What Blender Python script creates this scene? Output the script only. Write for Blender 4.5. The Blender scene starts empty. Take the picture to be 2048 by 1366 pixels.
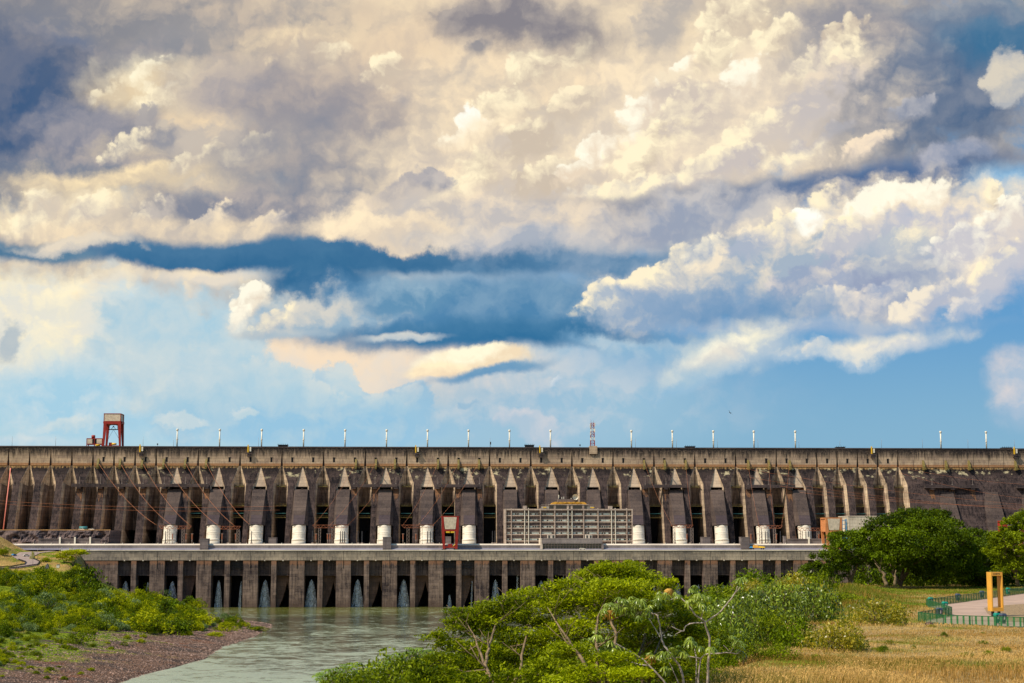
import bpy, bmesh, math, random
import numpy as np
from mathutils import Vector, Matrix, Euler, noise as mnoise

scene = bpy.context.scene
COL = scene.collection
R = math.radians

# ------------------------------------------------------------------ camera
FPX = 3175.0                                   # focal length in pixels of a 2048 px wide picture
PITCH = math.atan((1085 - 683) / FPX)
CAMZ = 47.0                                    # metres above the river
cam_d = bpy.data.cameras.new("camera")
cam_d.sensor_width = 36.0
cam_d.lens = 36.0 * FPX / 2048.0
cam_d.clip_start = 0.5
cam_d.clip_end = 20000
cam = bpy.data.objects.new("camera", cam_d)
cam.location = (0, 0, CAMZ)
cam.rotation_euler = (R(90) + PITCH, 0, 0)
COL.objects.link(cam)
scene.camera = cam
scene.view_settings.view_transform = 'Standard'
scene.view_settings.look = 'None'
scene.view_settings.exposure = 0.0
scene.view_settings.gamma = 1.0
scene.view_settings.use_curve_mapping = False
scene.cycles.max_bounces = 6
scene.cycles.use_adaptive_sampling = True
scene.cycles.adaptive_min_samples = 14
scene.cycles.adaptive_threshold = 0.012
scene.cycles.transparent_max_bounces = 24
scene.cycles.diffuse_bounces = 2
scene.cycles.glossy_bounces = 2
scene.cycles.caustics_reflective = False
scene.cycles.caustics_refractive = False

# ------------------------------------------------------------------ sun
SUN = Vector((0.72, 0.42, -1.0)).normalized()   # the way the light travels
sun_d = bpy.data.lights.new("sun", 'SUN')
sun_d.energy = 5.0
sun_d.angle = R(0.5)
sun_d.color = (1.0, 0.92, 0.78)
sun = bpy.data.objects.new("sun", sun_d)
sun.rotation_euler = SUN.to_track_quat('-Z', 'Y').to_euler()
sun.location = (-300, 200, 500)
COL.objects.link(sun)
SUN_EL = math.asin(-SUN.z)
SUN_AZ = math.atan2(-SUN.x, -SUN.y)

# ------------------------------------------------------------------ colour helpers
def s2l(c):
    c = c / 255.0
    return c / 12.92 if c <= 0.04045 else ((c + 0.055) / 1.055) ** 2.4
def rgb(r, g, b):
    return (s2l(r), s2l(g), s2l(b), 1.0)

# ------------------------------------------------------------------ node helpers
class NT:
    def __init__(self, tree):
        self.t = tree; self.n = tree.nodes; self.l = tree.links
    def put(self, sock, v):
        if v is None: return
        if isinstance(v, bpy.types.NodeSocket): self.l.new(v, sock)
        else: sock.default_value = v
    def math(self, op, a, b=None, c=None, clamp=False):
        n = self.n.new('ShaderNodeMath'); n.operation = op; n.use_clamp = clamp
        self.put(n.inputs[0], a); self.put(n.inputs[1], b); self.put(n.inputs[2], c)
        return n.outputs[0]
    def vmath(self, op, a, b=None, c=None, scale=None):
        n = self.n.new('ShaderNodeVectorMath'); n.operation = op
        self.put(n.inputs[0], a); self.put(n.inputs[1], b)
        if c is not None: self.put(n.inputs[2], c)
        if scale is not None: self.put(n.inputs['Scale'], scale)
        return n.outputs['Value'] if op in ('LENGTH', 'DOT_PRODUCT', 'DISTANCE') else n.outputs[0]
    def mix(self, f, a, b, blend='MIX'):
        n = self.n.new('ShaderNodeMix'); n.data_type = 'RGBA'; n.blend_type = blend
        n.clamp_factor = True
        self.put(n.inputs[0], f); self.put(n.inputs[6], a); self.put(n.inputs[7], b)
        return n.outputs[2]
    def ramp(self, v, a, b, lo=0.0, hi=1.0, smooth=True):
        n = self.n.new('ShaderNodeMapRange'); n.interpolation_type = 'SMOOTHSTEP' if smooth else 'LINEAR'
        self.put(n.inputs[0], v); self.put(n.inputs[1], a); self.put(n.inputs[2], b)
        self.put(n.inputs[3], lo); self.put(n.inputs[4], hi)
        return n.outputs[0]
    def noise(self, vec, scale, detail=4, rough=0.55, dims='3D', color=False, dist=0.0):
        n = self.n.new('ShaderNodeTexNoise'); n.noise_dimensions = dims
        self.put(n.inputs['Vector'], vec)
        n.inputs['Scale'].default_value = scale; n.inputs['Detail'].default_value = detail
        n.inputs['Roughness'].default_value = rough; n.inputs['Distortion'].default_value = dist
        return n.outputs['Color'] if color else n.outputs[0]
    def voro(self, vec, scale, detail=0, rough=0.5, dims='3D', feature='F1', out='Distance'):
        n = self.n.new('ShaderNodeTexVoronoi'); n.voronoi_dimensions = dims; n.feature = feature
        self.put(n.inputs['Vector'], vec)
        n.inputs['Scale'].default_value = scale
        if 'Detail' in n.inputs: n.inputs['Detail'].default_value = detail; n.inputs['Roughness'].default_value = rough
        return n.outputs[out]
    def mapping(self, vec, loc=(0, 0, 0), rot=(0, 0, 0), scale=(1, 1, 1), kind='POINT'):
        n = self.n.new('ShaderNodeMapping'); n.vector_type = kind
        self.put(n.inputs[0], vec)
        if kind == 'TEXTURE' or kind == 'POINT': n.inputs['Location'].default_value = loc
        n.inputs['Rotation'].default_value = rot; n.inputs['Scale'].default_value = scale
        return n.outputs[0]
    def sep(self, v):
        n = self.n.new('ShaderNodeSeparateXYZ'); self.put(n.inputs[0], v); return n.outputs
    def comb(self, x=0.0, y=0.0, z=0.0):
        n = self.n.new('ShaderNodeCombineXYZ')
        self.put(n.inputs[0], x); self.put(n.inputs[1], y); self.put(n.inputs[2], z); return n.outputs[0]
# ------------------------------------------------------------------ sky: clouds laid out over the directions of the northern sky
world = bpy.data.worlds.new("World")
scene.world = world
world.use_nodes = True
world.cycles.sampling_method = 'NONE'
world.node_tree.nodes.clear()
W = NT(world.node_tree)

def build_sky():
    tc = W.n.new('ShaderNodeTexCoord').outputs['Generated']
    # a tangent plane on the celestial sphere, centred where the clouds stand; 1 unit = 0.315 rad
    fw = (0, math.cos(PITCH), math.sin(PITCH)); up = (0, -math.sin(PITCH), math.cos(PITCH))
    dep = W.math('MAXIMUM', W.math('ABSOLUTE', W.vmath('DOT_PRODUCT', tc, fw)), 0.12)
    inv = W.math('DIVIDE', FPX / 1000.0, dep)
    x = W.math('MULTIPLY', W.vmath('DOT_PRODUCT', tc, (1, 0, 0)), inv)
    y = W.math('MULTIPLY', W.vmath('DOT_PRODUCT', tc, up), inv)
    p = W.comb(x, y, 0.0)                      # x right, y up, both 0 at the centre of the cloud field
    # billowing warp: broad, middle and fine curls
    def centred(c, amp):
        return W.vmath('MULTIPLY', W.vmath('SUBTRACT', c, (0.5, 0.5, 0.5)), (amp, amp, 0))
    n1 = centred(W.noise(p, 3.0, 2, 0.5, '2D', True), 0.13)
    n2 = centred(W.noise(p, 11.0, 7, 0.6, '2D', True), 0.085)
    pw = W.vmath('ADD', W.vmath('ADD', p, n1), n2)
    ps = W.vmath('ADD', p, W.vmath('SCALE', W.vmath('ADD', n1, n2), scale=0.42))
    # relief of the clouds, lit from the upper left
    ld = (-0.014, 0.02, 0.0)
    pr = W.vmath('MULTIPLY', W.vmath('ADD', p, W.vmath('SCALE', n2, scale=0.8)), (1.0, 1.3, 1.0))
    def dens(v, big):
        if big:
            return W.noise(v, 4.5, 5, 0.52, '2D')
        return W.voro(v, 9.0, 3.2, 0.5, '2D')
    b0 = dens(pr, True); b1 = dens(W.vmath('ADD', pr, tuple(2.6 * k for k in ld)), True)
    s0 = dens(pr, False); s1 = dens(W.vmath('ADD', pr, ld), False)
    relB = W.math('MULTIPLY', W.math('SUBTRACT', b0, b1), 3.0)
    relS = W.math('MULTIPLY', W.math('SUBTRACT', s1, s0), 0.85)
    rel = W.math('ADD', relB, relS)
    fine = W.math('MULTIPLY', W.math('SUBTRACT', W.noise(p, 24.0, 7, 0.66, '2D'), 0.5), 0.75)
    edge = W.math('MULTIPLY', W.math('ADD', W.math('SUBTRACT', s0, 0.45), fine), 0.6)
    knob = W.voro(W.vmath('ADD', p, W.vmath('SCALE', n2, scale=0.35)), 30.0, 2.5, 0.55, '2D')
    edge2 = W.math('MULTIPLY_ADD', W.math('SUBTRACT', knob, 0.42), 0.42, W.math('MULTIPLY_ADD', fine, 0.55, W.math('MULTIPLY', W.math('SUBTRACT', s0, 0.45), 0.5)))
    crumb = W.math('MULTIPLY', W.math('SUBTRACT', W.noise(W.vmath('ADD', p, n2), 22.0, 7, 0.68, '2D'), 0.5), 0.95)
    rel = W.math('ADD', rel, W.math('ADD', crumb, W.math('MULTIPLY', W.math('SUBTRACT', 0.42, knob), 0.35)))
    # clear air
    nis = W.n.new('ShaderNodeTexSky'); nis.sky_type = 'NISHITA'; nis.sun_disc = False
    nis.sun_elevation = SUN_EL; nis.sun_rotation = SUN_AZ
    nis.air_density = 1.0; nis.dust_density = 1.0; nis.ozone_density = 2.0
    clear = W.mix(1.0, nis.outputs[0], (0.085, 0.085, 0.085, 1), 'MULTIPLY')
    low = W.mix(W.ramp(x, -1.1, 0.6), rgb(164, 206, 226), rgb(126, 174, 208))
    high = W.mix(W.ramp(x, -0.6, 0.5), rgb(200, 214, 222), rgb(92, 152, 205))
    air = W.mix(W.ramp(y, -0.22, 0.12), low, high)
    acc = W.mix(0.85, clear, air)
    env = {}
    def layer(acc, cx, cy, rx, ry, top, bot, soft=0.35, op=1.0, rot=0.0, warp=1, ky=0.45, kr=1.0, en=0.6, bias=0.5):
        """one cloud bank: an ellipse on the sky, its sunlit and its shaded colour"""
        G = env['G']
        loc = ((cx - 1024) / 1000.0, (683 - cy) / 1000.0, 0)
        # (the tiny share of the layer below keeps the layers evaluated one after the other)
        q = G.vmath('MULTIPLY_ADD', acc, (1e-7, 1e-7, 1e-7), env['pw'] if warp == 1 else env['ps'])
        v = G.mapping(q, loc, (0, 0, R(rot)), (rx / 1000.0, ry / 1000.0, 1), 'TEXTURE')
        dd = G.math('MULTIPLY_ADD', env['edge'], en, G.vmath('LENGTH', v))
        m = G.ramp(dd, 1.0 + soft, 1.0 - soft, 0.0, op)
        ly = G.vmath('DOT_PRODUCT', v, (0, 1, 0))
        t = G.math('MULTIPLY_ADD', env['rel'], kr, G.math('MULTIPLY_ADD', ly, ky, bias))
        return G.mix(m, acc, G.mix(t, rgb(*bot), rgb(*top)))
    def puff(acc, cx, cy, rx, ry, top, bot, rot=28.0, op=0.92, en=0.8, ky=0.75, kr=1.15, bias=0.42, fade=1.15, crisp=0.2):
        """a cumulus head: crisp and bright towards the light, melting into its neighbours on the lee side"""
        G = env['G']
        loc = ((cx - 1024) / 1000.0, (683 - cy) / 1000.0, 0)
        q = G.vmath('MULTIPLY_ADD', acc, (1e-7, 1e-7, 1e-7), env['ps'])
        v = G.mapping(q, loc, (0, 0, R(rot)), (rx / 870.0, ry / 870.0, 1), 'TEXTURE')
        ly = G.vmath('DOT_PRODUCT', v, (0, 1, 0))
        dd = G.math('MULTIPLY_ADD', env['edge2'], en, G.vmath('LENGTH', v))
        wd = G.ramp(ly, 0.7, -0.9, crisp, fade)
        m = G.ramp(G.math('DIVIDE', G.math('SUBTRACT', 1.08, dd), wd), 0.0, 1.0, 0.0, op)
        t = G.math('MULTIPLY_ADD', env['rel'], kr, G.math('MULTIPLY_ADD', ly, ky, bias))
        return G.mix(m, acc, G.mix(t, rgb(*bot), rgb(*top)))
    # banks of clouds in node groups of a dozen, far ones first
    STEP = 12
    for i in range(0, len(CLOUDS), STEP):
        ng = bpy.data.node_groups.new('clouds', 'ShaderNodeTree')
        src = {'acc': acc, 'pw': pw, 'ps': ps, 'edge': edge, 'edge2': edge2, 'rel': rel}
        for k in src: ng.interface.new_socket(k, in_out='INPUT', socket_type='NodeSocketFloat' if k in ('edge', 'edge2', 'rel') else ('NodeSocketColor' if k == 'acc' else 'NodeSocketVector'))
        ng.interface.new_socket('acc', in_out='OUTPUT', socket_type='NodeSocketColor')
        gi = ng.nodes.new('NodeGroupInput'); go = ng.nodes.new('NodeGroupOutput')
        env.update({k: gi.outputs[k] for k in src}); env['G'] = NT(ng)
        a = gi.outputs['acc']
        for args, kw in CLOUDS[i:i + STEP]:
            kw = dict(kw); a = (puff if kw.pop('puff', False) else layer)(a, *args, **kw)
        ng.links.new(a, go.inputs['acc'])
        n = W.n.new('ShaderNodeGroup'); n.node_tree = ng
        for k in src: W.put(n.inputs[k], src[k])
        acc = n.outputs['acc']
    # outside the cloud field: broken grey cloud
    hs = W.n.new('ShaderNodeHueSaturation'); hs.inputs['Saturation'].default_value = 0.98; W.put(hs.inputs['Color'], acc)
    bc = W.n.new('ShaderNodeBrightContrast'); bc.inputs['Contrast'].default_value = 0.10; bc.inputs['Bright'].default_value = 0.018; W.l.new(hs.outputs[0], bc.inputs[0])
    acc = W.vmath('MULTIPLY', W.vmath('MAXIMUM', bc.outputs[0], (0.01, 0.01, 0.01)), (1.0, 1.012, 0.985))
    bg = W.n.new('ShaderNodeBackground')
    W.put(bg.inputs[0], acc); bg.inputs[1].default_value = 1.0
    out = W.n.new('ShaderNodeOutputWorld')
    W.l.new(bg.outputs[0], out.inputs[0])

def c(cx, cy, rx, ry, top, bot, **k): return ((cx, cy, rx, ry, top, bot), k)
CREAM = (250, 232, 200); WARM = (222, 202, 182); GREY = (168, 162, 168); SLATE = (118, 128, 152); DEEP = (66, 110, 150)
WHITE = (255, 247, 228); MIST = (205, 213, 218)
TH1 = (206, 214, 216); TH2 = (166, 200, 220)
CR = (255, 239, 206); SH = (204, 188, 172)
def pf(*a, **k): k['puff'] = True; return c(*a, **k)
CLOUDS = [
    # --- far pale thunderheads and haze low on the left
    c(330, 800, 760, 120, (210, 219, 222), (184, 210, 222), soft=0.6, warp=2, en=0.2, op=0.8), c(1000, 800, 420, 110, (196, 206, 216), (160, 192, 214), soft=0.7, warp=2, en=0.2, op=0.75), c(400, 700, 520, 150, (226, 222, 212), (196, 212, 220), soft=0.7, warp=2, en=0.3, op=0.8),
    c(300, 640, 620, 170, (238, 226, 204), (196, 214, 224), soft=0.5, warp=2),
    c(730, 725, 340, 105, (242, 218, 192), (230, 216, 202), soft=0.35, warp=2, en=0.2),
    c(60, 660, 210, 130, (255, 238, 200), (226, 222, 212), soft=0.4),
    c(250, 800, 420, 90, (196, 214, 224), (164, 202, 224), soft=0.5, warp=2),
    c(360, 690, 190, 190, (214, 218, 216), (170, 200, 218), soft=0.12, warp=2, kr=0.5),
    c(590, 800, 80, 90, (196, 210, 216), (160, 196, 218), soft=0.1, kr=0.5),
    c(690, 800, 75, 90, (190, 206, 216), (158, 194, 218), soft=0.1, kr=0.5),
    c(480, 770, 130, 130, (200, 212, 218), (164, 198, 218), soft=0.1, kr=0.5),
    c(815, 830, 65, 70, (182, 202, 216), (154, 192, 218), soft=0.1, kr=0.5),
    pf(400, 610, 90, 90, TH1, TH2, rot=-20, kr=0.5, fade=0.8), pf(330, 640, 120, 110, TH1, TH2, rot=20, kr=0.5), pf(480, 690, 70, 80, TH1, TH2, rot=-25, kr=0.5), pf(690, 782, 58, 62, TH1, TH2, rot=-20, kr=0.4), pf(590, 770, 52, 60, TH1, TH2, rot=-20, kr=0.4),
    pf(640, 800, 60, 50, TH1, TH2, rot=-20, kr=0.4), pf(750, 815, 50, 44, TH1, TH2, rot=-25, kr=0.4), pf(815, 826, 52, 62, TH1, TH2, rot=-20, kr=0.4), pf(530, 760, 60, 60, TH1, TH2, rot=-20, kr=0.4),
    pf(130, 610, 110, 60, (255, 240, 206), (226, 222, 210), kr=0.7), pf(240, 560, 120, 30, (250, 232, 200), (222, 216, 206), kr=0.6), pf(60, 700, 90, 50, (250, 236, 206), (214, 218, 216), kr=0.7), pf(380, 580, 40, 24, (250, 230, 200), (220, 214, 206), op=0.8),
    c(640, 850, 320, 50, (176, 202, 218), (150, 192, 220), soft=0.5, warp=2),
    c(1010, 790, 210, 90, (190, 200, 212), (150, 184, 210), soft=0.6, warp=2, op=0.7),
    c(1060, 865, 70, 28, (206, 206, 214), (176, 194, 212), soft=0.3, op=0.8),
    c(370, 836, 60, 14, (218, 222, 222), (190, 208, 218), soft=0.3),
    c(500, 834, 45, 13, (208, 216, 220), (184, 206, 218), soft=0.3),
    c(160, 845, 60, 14, (205, 216, 220), (180, 206, 220), soft=0.4),
    c(60, 885, 140, 16, (205, 216, 222), (180, 206, 222), soft=0.4, warp=2),
    c(20, 690, 30, 40, (190, 196, 200), (180, 190, 198), soft=0.3),
    c(2040, 780, 70, 70, (216, 208, 210), (170, 188, 210), soft=0.5, warp=2),
    # --- the great cloud deck filling the upper sky
    c(900, 120, 1700, 420, (238, 216, 184), (198, 184, 170), soft=0.22, warp=2, ky=0.0), c(1120, 260, 520, 240, (250, 228, 198), (220, 204, 188), soft=0.8, warp=2),
    c(250, 470, 520, 110, (238, 216, 186), (190, 182, 178), soft=0.4),
    # top left greys
    c(80, 190, 320, 280, (148, 144, 150), (104, 114, 136), soft=0.6, kr=0.9),
    c(-10, 240, 170, 190, (106, 116, 140), (78, 100, 134), soft=0.6),
    c(125, 55, 80, 38, (122, 128, 150), (102, 118, 150), soft=0.6),
    c(300, 30, 300, 60, (176, 166, 160), (140, 140, 148), soft=0.6),
    c(330, 100, 130, 40, (160, 154, 158), (140, 142, 152), soft=0.45),
    c(560, 60, 240, 90, (198, 182, 168), (160, 156, 158), soft=0.5),
    c(285, 180, 130, 60, (252, 236, 204), (226, 204, 172), soft=0.7), pf(300, 175, 90, 50, (255, 244, 216), (226, 206, 176), fade=1.2, op=0.7), pf(230, 195, 60, 44, (252, 238, 208), (216, 198, 172), op=0.75), pf(330, 205, 70, 40, CR, (200, 184, 168)), pf(420, 170, 60, 40, (236, 214, 184), (176, 168, 166), op=0.7),
    c(620, 85, 130, 55, (246, 222, 186), (206, 188, 170), soft=0.5),
    c(470, 200, 130, 90, (188, 176, 170), (160, 156, 164), soft=0.5),
    c(430, 290, 150, 60, (240, 214, 180), (198, 186, 176), soft=0.5),
    c(170, 270, 150, 60, (158, 154, 162), (124, 130, 150), soft=0.5),
    c(250, 330, 120, 50, (214, 196, 172), (158, 156, 164), soft=0.4),
    c(160, 340, 190, 40, (170, 162, 164), (130, 136, 152), soft=0.5),
    c(240, 365, 240, 30, (248, 224, 184), (214, 196, 172), soft=0.5),
    c(680, 220, 190, 140, (188, 174, 166), (152, 148, 156), soft=0.5, kr=0.8),
    pf(780, 150, 80, 46, WHITE, (222, 202, 178), bias=0.5), pf(805, 205, 36, 30, (180, 174, 176), (146, 148, 162), ky=0.4), pf(520, 310, 90, 40, CR, (186, 176, 172), op=0.8), pf(400, 330, 90, 40, CR, (196, 184, 174), op=0.8), pf(340, 280, 60, 34, (200, 188, 176), (150, 150, 160), op=0.9), pf(300, 235, 50, 30, (170, 164, 166), (140, 142, 154), op=0.9), pf(250, 300, 60, 34, CR, (170, 164, 166), op=0.8),
    c(640, 390, 190, 150, (170, 162, 162), (128, 136, 154), soft=0.5, kr=0.6),
    c(440, 425, 260, 44, (180, 170, 168), (134, 138, 154), soft=0.5, warp=2),
    c(100, 425, 200, 44, (252, 232, 196), (216, 200, 182), soft=0.4), pf(60, 440, 90, 50, CR, (206, 194, 182)), pf(170, 430, 90, 40, CR, (204, 192, 182)), pf(280, 440, 90, 36, CR, (196, 186, 180), op=0.9), pf(400, 460, 100, 36, (244, 224, 196), (186, 180, 180), op=0.9), pf(520, 470, 90, 34, (236, 218, 194), (180, 176, 182), op=0.9),
    c(300, 465, 300, 30, (240, 218, 188), (200, 188, 178), soft=0.4, warp=2),
    # middle creams
    c(850, 120, 180, 130, (230, 206, 178), (206, 188, 172), soft=0.6),
    pf(770, 150, 80, 46, CR, SH), pf(660, 110, 60, 40, CR, SH, op=0.8), pf(600, 110, 70, 40, (244, 222, 188), (196, 182, 170), op=0.7),
    c(1010, 210, 220, 130, (246, 222, 190), (206, 192, 178), soft=0.5),
    pf(1130, 110, 100, 70, CR, SH), pf(1060, 150, 80, 60, CR, SH, op=0.9), pf(1000, 240, 120, 70, CR, SH),
    pf(925, 280, 90, 34, WHITE, (238, 214, 184), rot=15), pf(945, 245, 38, 40, (255, 254, 248), (255, 238, 208), bias=0.7), pf(1130, 225, 90, 50, CR, SH, op=0.8),
    pf(915, 60, 80, 56, (180, 168, 162), (146, 142, 148), ky=0.3, rot=0, op=0.8), c(1030, 40, 190, 60, (176, 166, 162), (138, 134, 142), soft=0.5, rot=-6, kr=0.9), pf(955, 95, 40, 22, (190, 178, 172), (138, 138, 148), op=0.8),
    pf(1330, 60, 100, 90, (214, 198, 182), (182, 174, 170), ky=0.4), c(1000, 370, 300, 130, (250, 228, 196), (208, 194, 182), soft=0.45),
    pf(1060, 300, 90, 60, CR, SH), pf(960, 350, 130, 60, CR, SH), pf(1080, 380, 120, 60, CR, SH), pf(900, 420, 130, 50, CR, SH, op=0.9),
    pf(880, 368, 60, 44, (190, 182, 182), (150, 152, 166), rot=-10, ky=0.4, fade=0.7), pf(800, 390, 70, 30, (186, 178, 178), (156, 156, 168), ky=0.4, op=0.8),
    # right slate shoulder
    c(1850, 160, 330, 260, (138, 144, 160), (92, 112, 142), soft=0.45, kr=0.5),
    c(2010, 70, 130, 90, (104, 132, 160), (74, 116, 152), soft=0.6, kr=0.5),
    c(1700, 40, 130, 60, (184, 174, 170), (152, 150, 158), soft=0.5),
    c(1930, 20, 110, 30, (150, 156, 168), (120, 134, 156), soft=0.5),
    # the big lit cumulus right of centre
    c(1480, 240, 350, 170, (246, 226, 198), (212, 198, 186), soft=0.4, rot=10, kr=1.0),
    pf(1470, 40, 110, 60, CR, SH), pf(1560, 75, 66, 58, CR, SH), pf(1690, 80, 76, 50, CR, SH), pf(1440, 115, 76, 52, CR, SH), pf(1375, 125, 44, 26, WHITE, (252, 232, 204), bias=0.65),
    pf(1650, 140, 120, 62, CR, (204, 192, 184)), pf(1500, 170, 78, 56, WHITE, (232, 214, 194), bias=0.5, rot=40), pf(1640, 220, 160, 90, (232, 214, 194), (196, 188, 188), ky=0.5),
    pf(1340, 185, 64, 50, (240, 222, 196), (208, 194, 184)), pf(1285, 240, 84, 76, WHITE, (228, 210, 192), rot=40), pf(1385, 245, 120, 80, CR, (208, 194, 184)),
    pf(1195, 305, 62, 46, WHITE, (236, 216, 194), bias=0.5), pf(1150, 340, 84, 28, (255, 248, 230), (232, 212, 190)), pf(1290, 310, 110, 56, CR, SH),
    pf(1530, 275, 100, 56, CR, (208, 196, 188)), pf(1470, 300, 80, 44, CR, (212, 198, 188)), pf(1430, 345, 170, 42, CR, (200, 190, 188), rot=12), pf(1570, 330, 110, 40, CR, (194, 186, 188), rot=16),
    pf(1735, 310, 80, 34, (248, 226, 200), (206, 194, 188), rot=30), pf(1845, 222, 70, 30, (184, 182, 188), (146, 152, 170), rot=15, ky=0.5), pf(1690, 270, 60, 26, (206, 196, 192), (176, 174, 182), op=0.7),
    pf(1250, 375, 200, 34, CR, (202, 194, 192), rot=6, op=0.9),
    c(1500, 394, 470, 26, (100, 122, 156), (80, 108, 150), soft=0.6, rot=3.5, warp=2, kr=0.3, en=0.3),
    c(1780, 368, 230, 34, (94, 116, 154), (78, 106, 148), soft=0.7, rot=9, warp=2, kr=0.3, en=0.3),
    c(1930, 330, 80, 24, (176, 176, 188), (140, 150, 174), soft=0.4, rot=18),
    c(2035, 165, 50, 80, (214, 204, 190), (176, 178, 184), soft=0.12),
    c(2010, 380, 90, 40, (146, 184, 216), (120, 168, 210), soft=0.5, warp=2),
    # --- the lower creamy shelf and the dark blue base
    c(1130, 440, 420, 60, (238, 218, 194), (194, 188, 188), soft=0.45),
    c(1400, 440, 230, 60, (196, 192, 194), (154, 162, 182), soft=0.5),
    c(740, 514, 720, 34, (84, 124, 160), DEEP, soft=0.3, rot=-1, warp=2, kr=0.4, en=0.3), c(380, 515, 260, 26, (84, 124, 160), DEEP, soft=0.3, warp=2, kr=0.4, en=0.3),
    c(60, 505, 140, 22, (104, 136, 162), (84, 122, 154), soft=0.5, rot=-6, warp=2),
    c(800, 470, 190, 38, (252, 230, 198), (224, 206, 186), soft=0.3, bias=0.6),
    c(1080, 480, 240, 30, (210, 202, 198), (170, 176, 190), soft=0.5),
    c(640, 555, 130, 34, (80, 122, 158), (60, 106, 148), soft=0.4, kr=0.4, en=0.35),
    c(1250, 530, 250, 40, (128, 154, 182), (96, 134, 170), soft=0.6, warp=2),
    c(130, 495, 110, 24, (226, 212, 194), (190, 188, 188), soft=0.35),
    c(420, 552, 130, 14, (246, 226, 196), (226, 214, 200), soft=0.5, warp=2),
    # --- blue mass in the middle
    c(940, 622, 430, 82, (122, 156, 186), (88, 134, 174), soft=0.3, warp=2, kr=0.8, en=0.4),
    c(660, 615, 150, 42, (210, 206, 200), (150, 176, 198), soft=0.35),
    c(830, 590, 130, 34, (146, 174, 196), (104, 146, 180), soft=0.5),
    c(1000, 670, 330, 30, (84, 130, 168), (66, 116, 158), soft=0.5, warp=2, kr=0.4, en=0.3),
    c(560, 658, 90, 10, (190, 196, 200), (170, 186, 200), soft=0.5, warp=2),
    c(800, 672, 90, 9, (206, 206, 204), (176, 190, 202), soft=0.5, warp=2),
    # --- the bright cumulus on the right
    c(1330, 590, 170, 70, (214, 208, 202), (146, 168, 196), soft=0.4, rot=10),
    pf(1210, 605, 80, 46, CR, (176, 186, 200), rot=35), pf(1300, 565, 70, 44, CR, (170, 180, 198)), pf(1360, 530, 80, 46, CR, (168, 178, 198)), pf(1430, 505, 74, 40, (255, 244, 218), (176, 182, 198)),
    c(1860, 510, 330, 135, (248, 230, 204), (196, 194, 204), soft=0.3, kr=1.1), c(1640, 540, 300, 100, (240, 224, 202), (164, 178, 196), soft=0.4, kr=1.1),
    pf(1990, 412, 28, 44, CR, SH, rot=10), pf(1880, 405, 66, 34, WHITE, (232, 214, 194)), pf(1815, 405, 70, 34, WHITE, (236, 216, 194)), pf(1745, 425, 90, 42, WHITE, (240, 222, 200), bias=0.55), pf(1640, 430, 70, 34, CR, (214, 204, 200)),
    pf(1615, 455, 48, 42, (255, 254, 246), (244, 226, 204), bias=0.7), pf(1555, 475, 54, 46, CR, (190, 190, 200)), pf(1500, 500, 60, 40, (246, 230, 206), (172, 180, 198), op=0.9),
    pf(2030, 450, 60, 60, WHITE, (222, 210, 202)), pf(1700, 480, 100, 50, CR, (196, 194, 202)), pf(1820, 490, 90, 56, CR, (184, 190, 200), op=0.9), pf(1930, 500, 100, 64, WHITE, (204, 200, 206)), pf(1990, 560, 90, 60, CR, (196, 196, 206)),
    c(1770, 555, 130, 56, (176, 184, 198), (148, 158, 186), soft=0.6, kr=0.9), pf(1660, 560, 90, 60, (236, 222, 204), (166, 174, 196)), pf(1590, 570, 80, 50, (214, 206, 204), (152, 166, 192)),
    pf(1740, 600, 110, 40, (232, 220, 208), (166, 176, 198)), pf(1860, 600, 120, 40, (244, 230, 210), (178, 184, 202)), pf(1640, 610, 90, 34, (244, 230, 210), (176, 184, 202)), pf(1950, 610, 90, 30, (226, 218, 212), (180, 188, 206)),
    c(1480, 612, 180, 34, (140, 164, 194), (108, 148, 188), soft=0.6, kr=0.6),
    c(1640, 652, 260, 16, (170, 184, 204), (146, 172, 204), soft=0.7, warp=2, en=0.3),
    # --- fragments below
    c(1430, 730, 110, 34, (186, 202, 214), (140, 182, 214), soft=0.5, rot=14), c(1470, 700, 120, 50, (255, 244, 214), (196, 204, 212), soft=0.6, rot=18, warp=2, op=0.9), c(1430, 712, 70, 32, (255, 248, 226), (226, 218, 208), soft=0.5, rot=30, warp=2, op=0.9), c(1390, 745, 70, 22, (180, 198, 212), (150, 186, 212), soft=0.7, rot=14, warp=2, op=0.8),
    c(1760, 688, 150, 20, (255, 240, 214), (206, 208, 214), soft=0.6, rot=6, warp=2, op=0.9), c(1670, 706, 100, 20, (226, 222, 214), (170, 192, 214), soft=0.6, rot=4),  pf(1640, 700, 50, 22, (236, 226, 212), (180, 196, 212), op=0.8), c(1250, 690, 130, 22, (176, 196, 212), (140, 178, 208), soft=0.6),
    c(945, 724, 132, 28, (255, 244, 216), (238, 216, 186), soft=0.2, rot=6, warp=2, bias=0.6), c(880, 745, 70, 18, (255, 236, 200), (240, 216, 186), soft=0.3, warp=2), c(985, 750, 115, 11, (128, 164, 192), (112, 154, 190), soft=0.5, rot=10, warp=2, en=0.3),
    pf(510, 600, 64, 36, WHITE, (232, 216, 196), rot=30), pf(475, 635, 44, 28, WHITE, (226, 212, 198), rot=30), pf(560, 630, 60, 30, CR, (196, 196, 198)),
    c(1105, 775, 18, 8, (206, 214, 222), (180, 198, 216), soft=0.4, rot=30), c(935, 822, 18, 10, (160, 188, 210), (148, 182, 208), soft=0.5),
]
build_sky()
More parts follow.
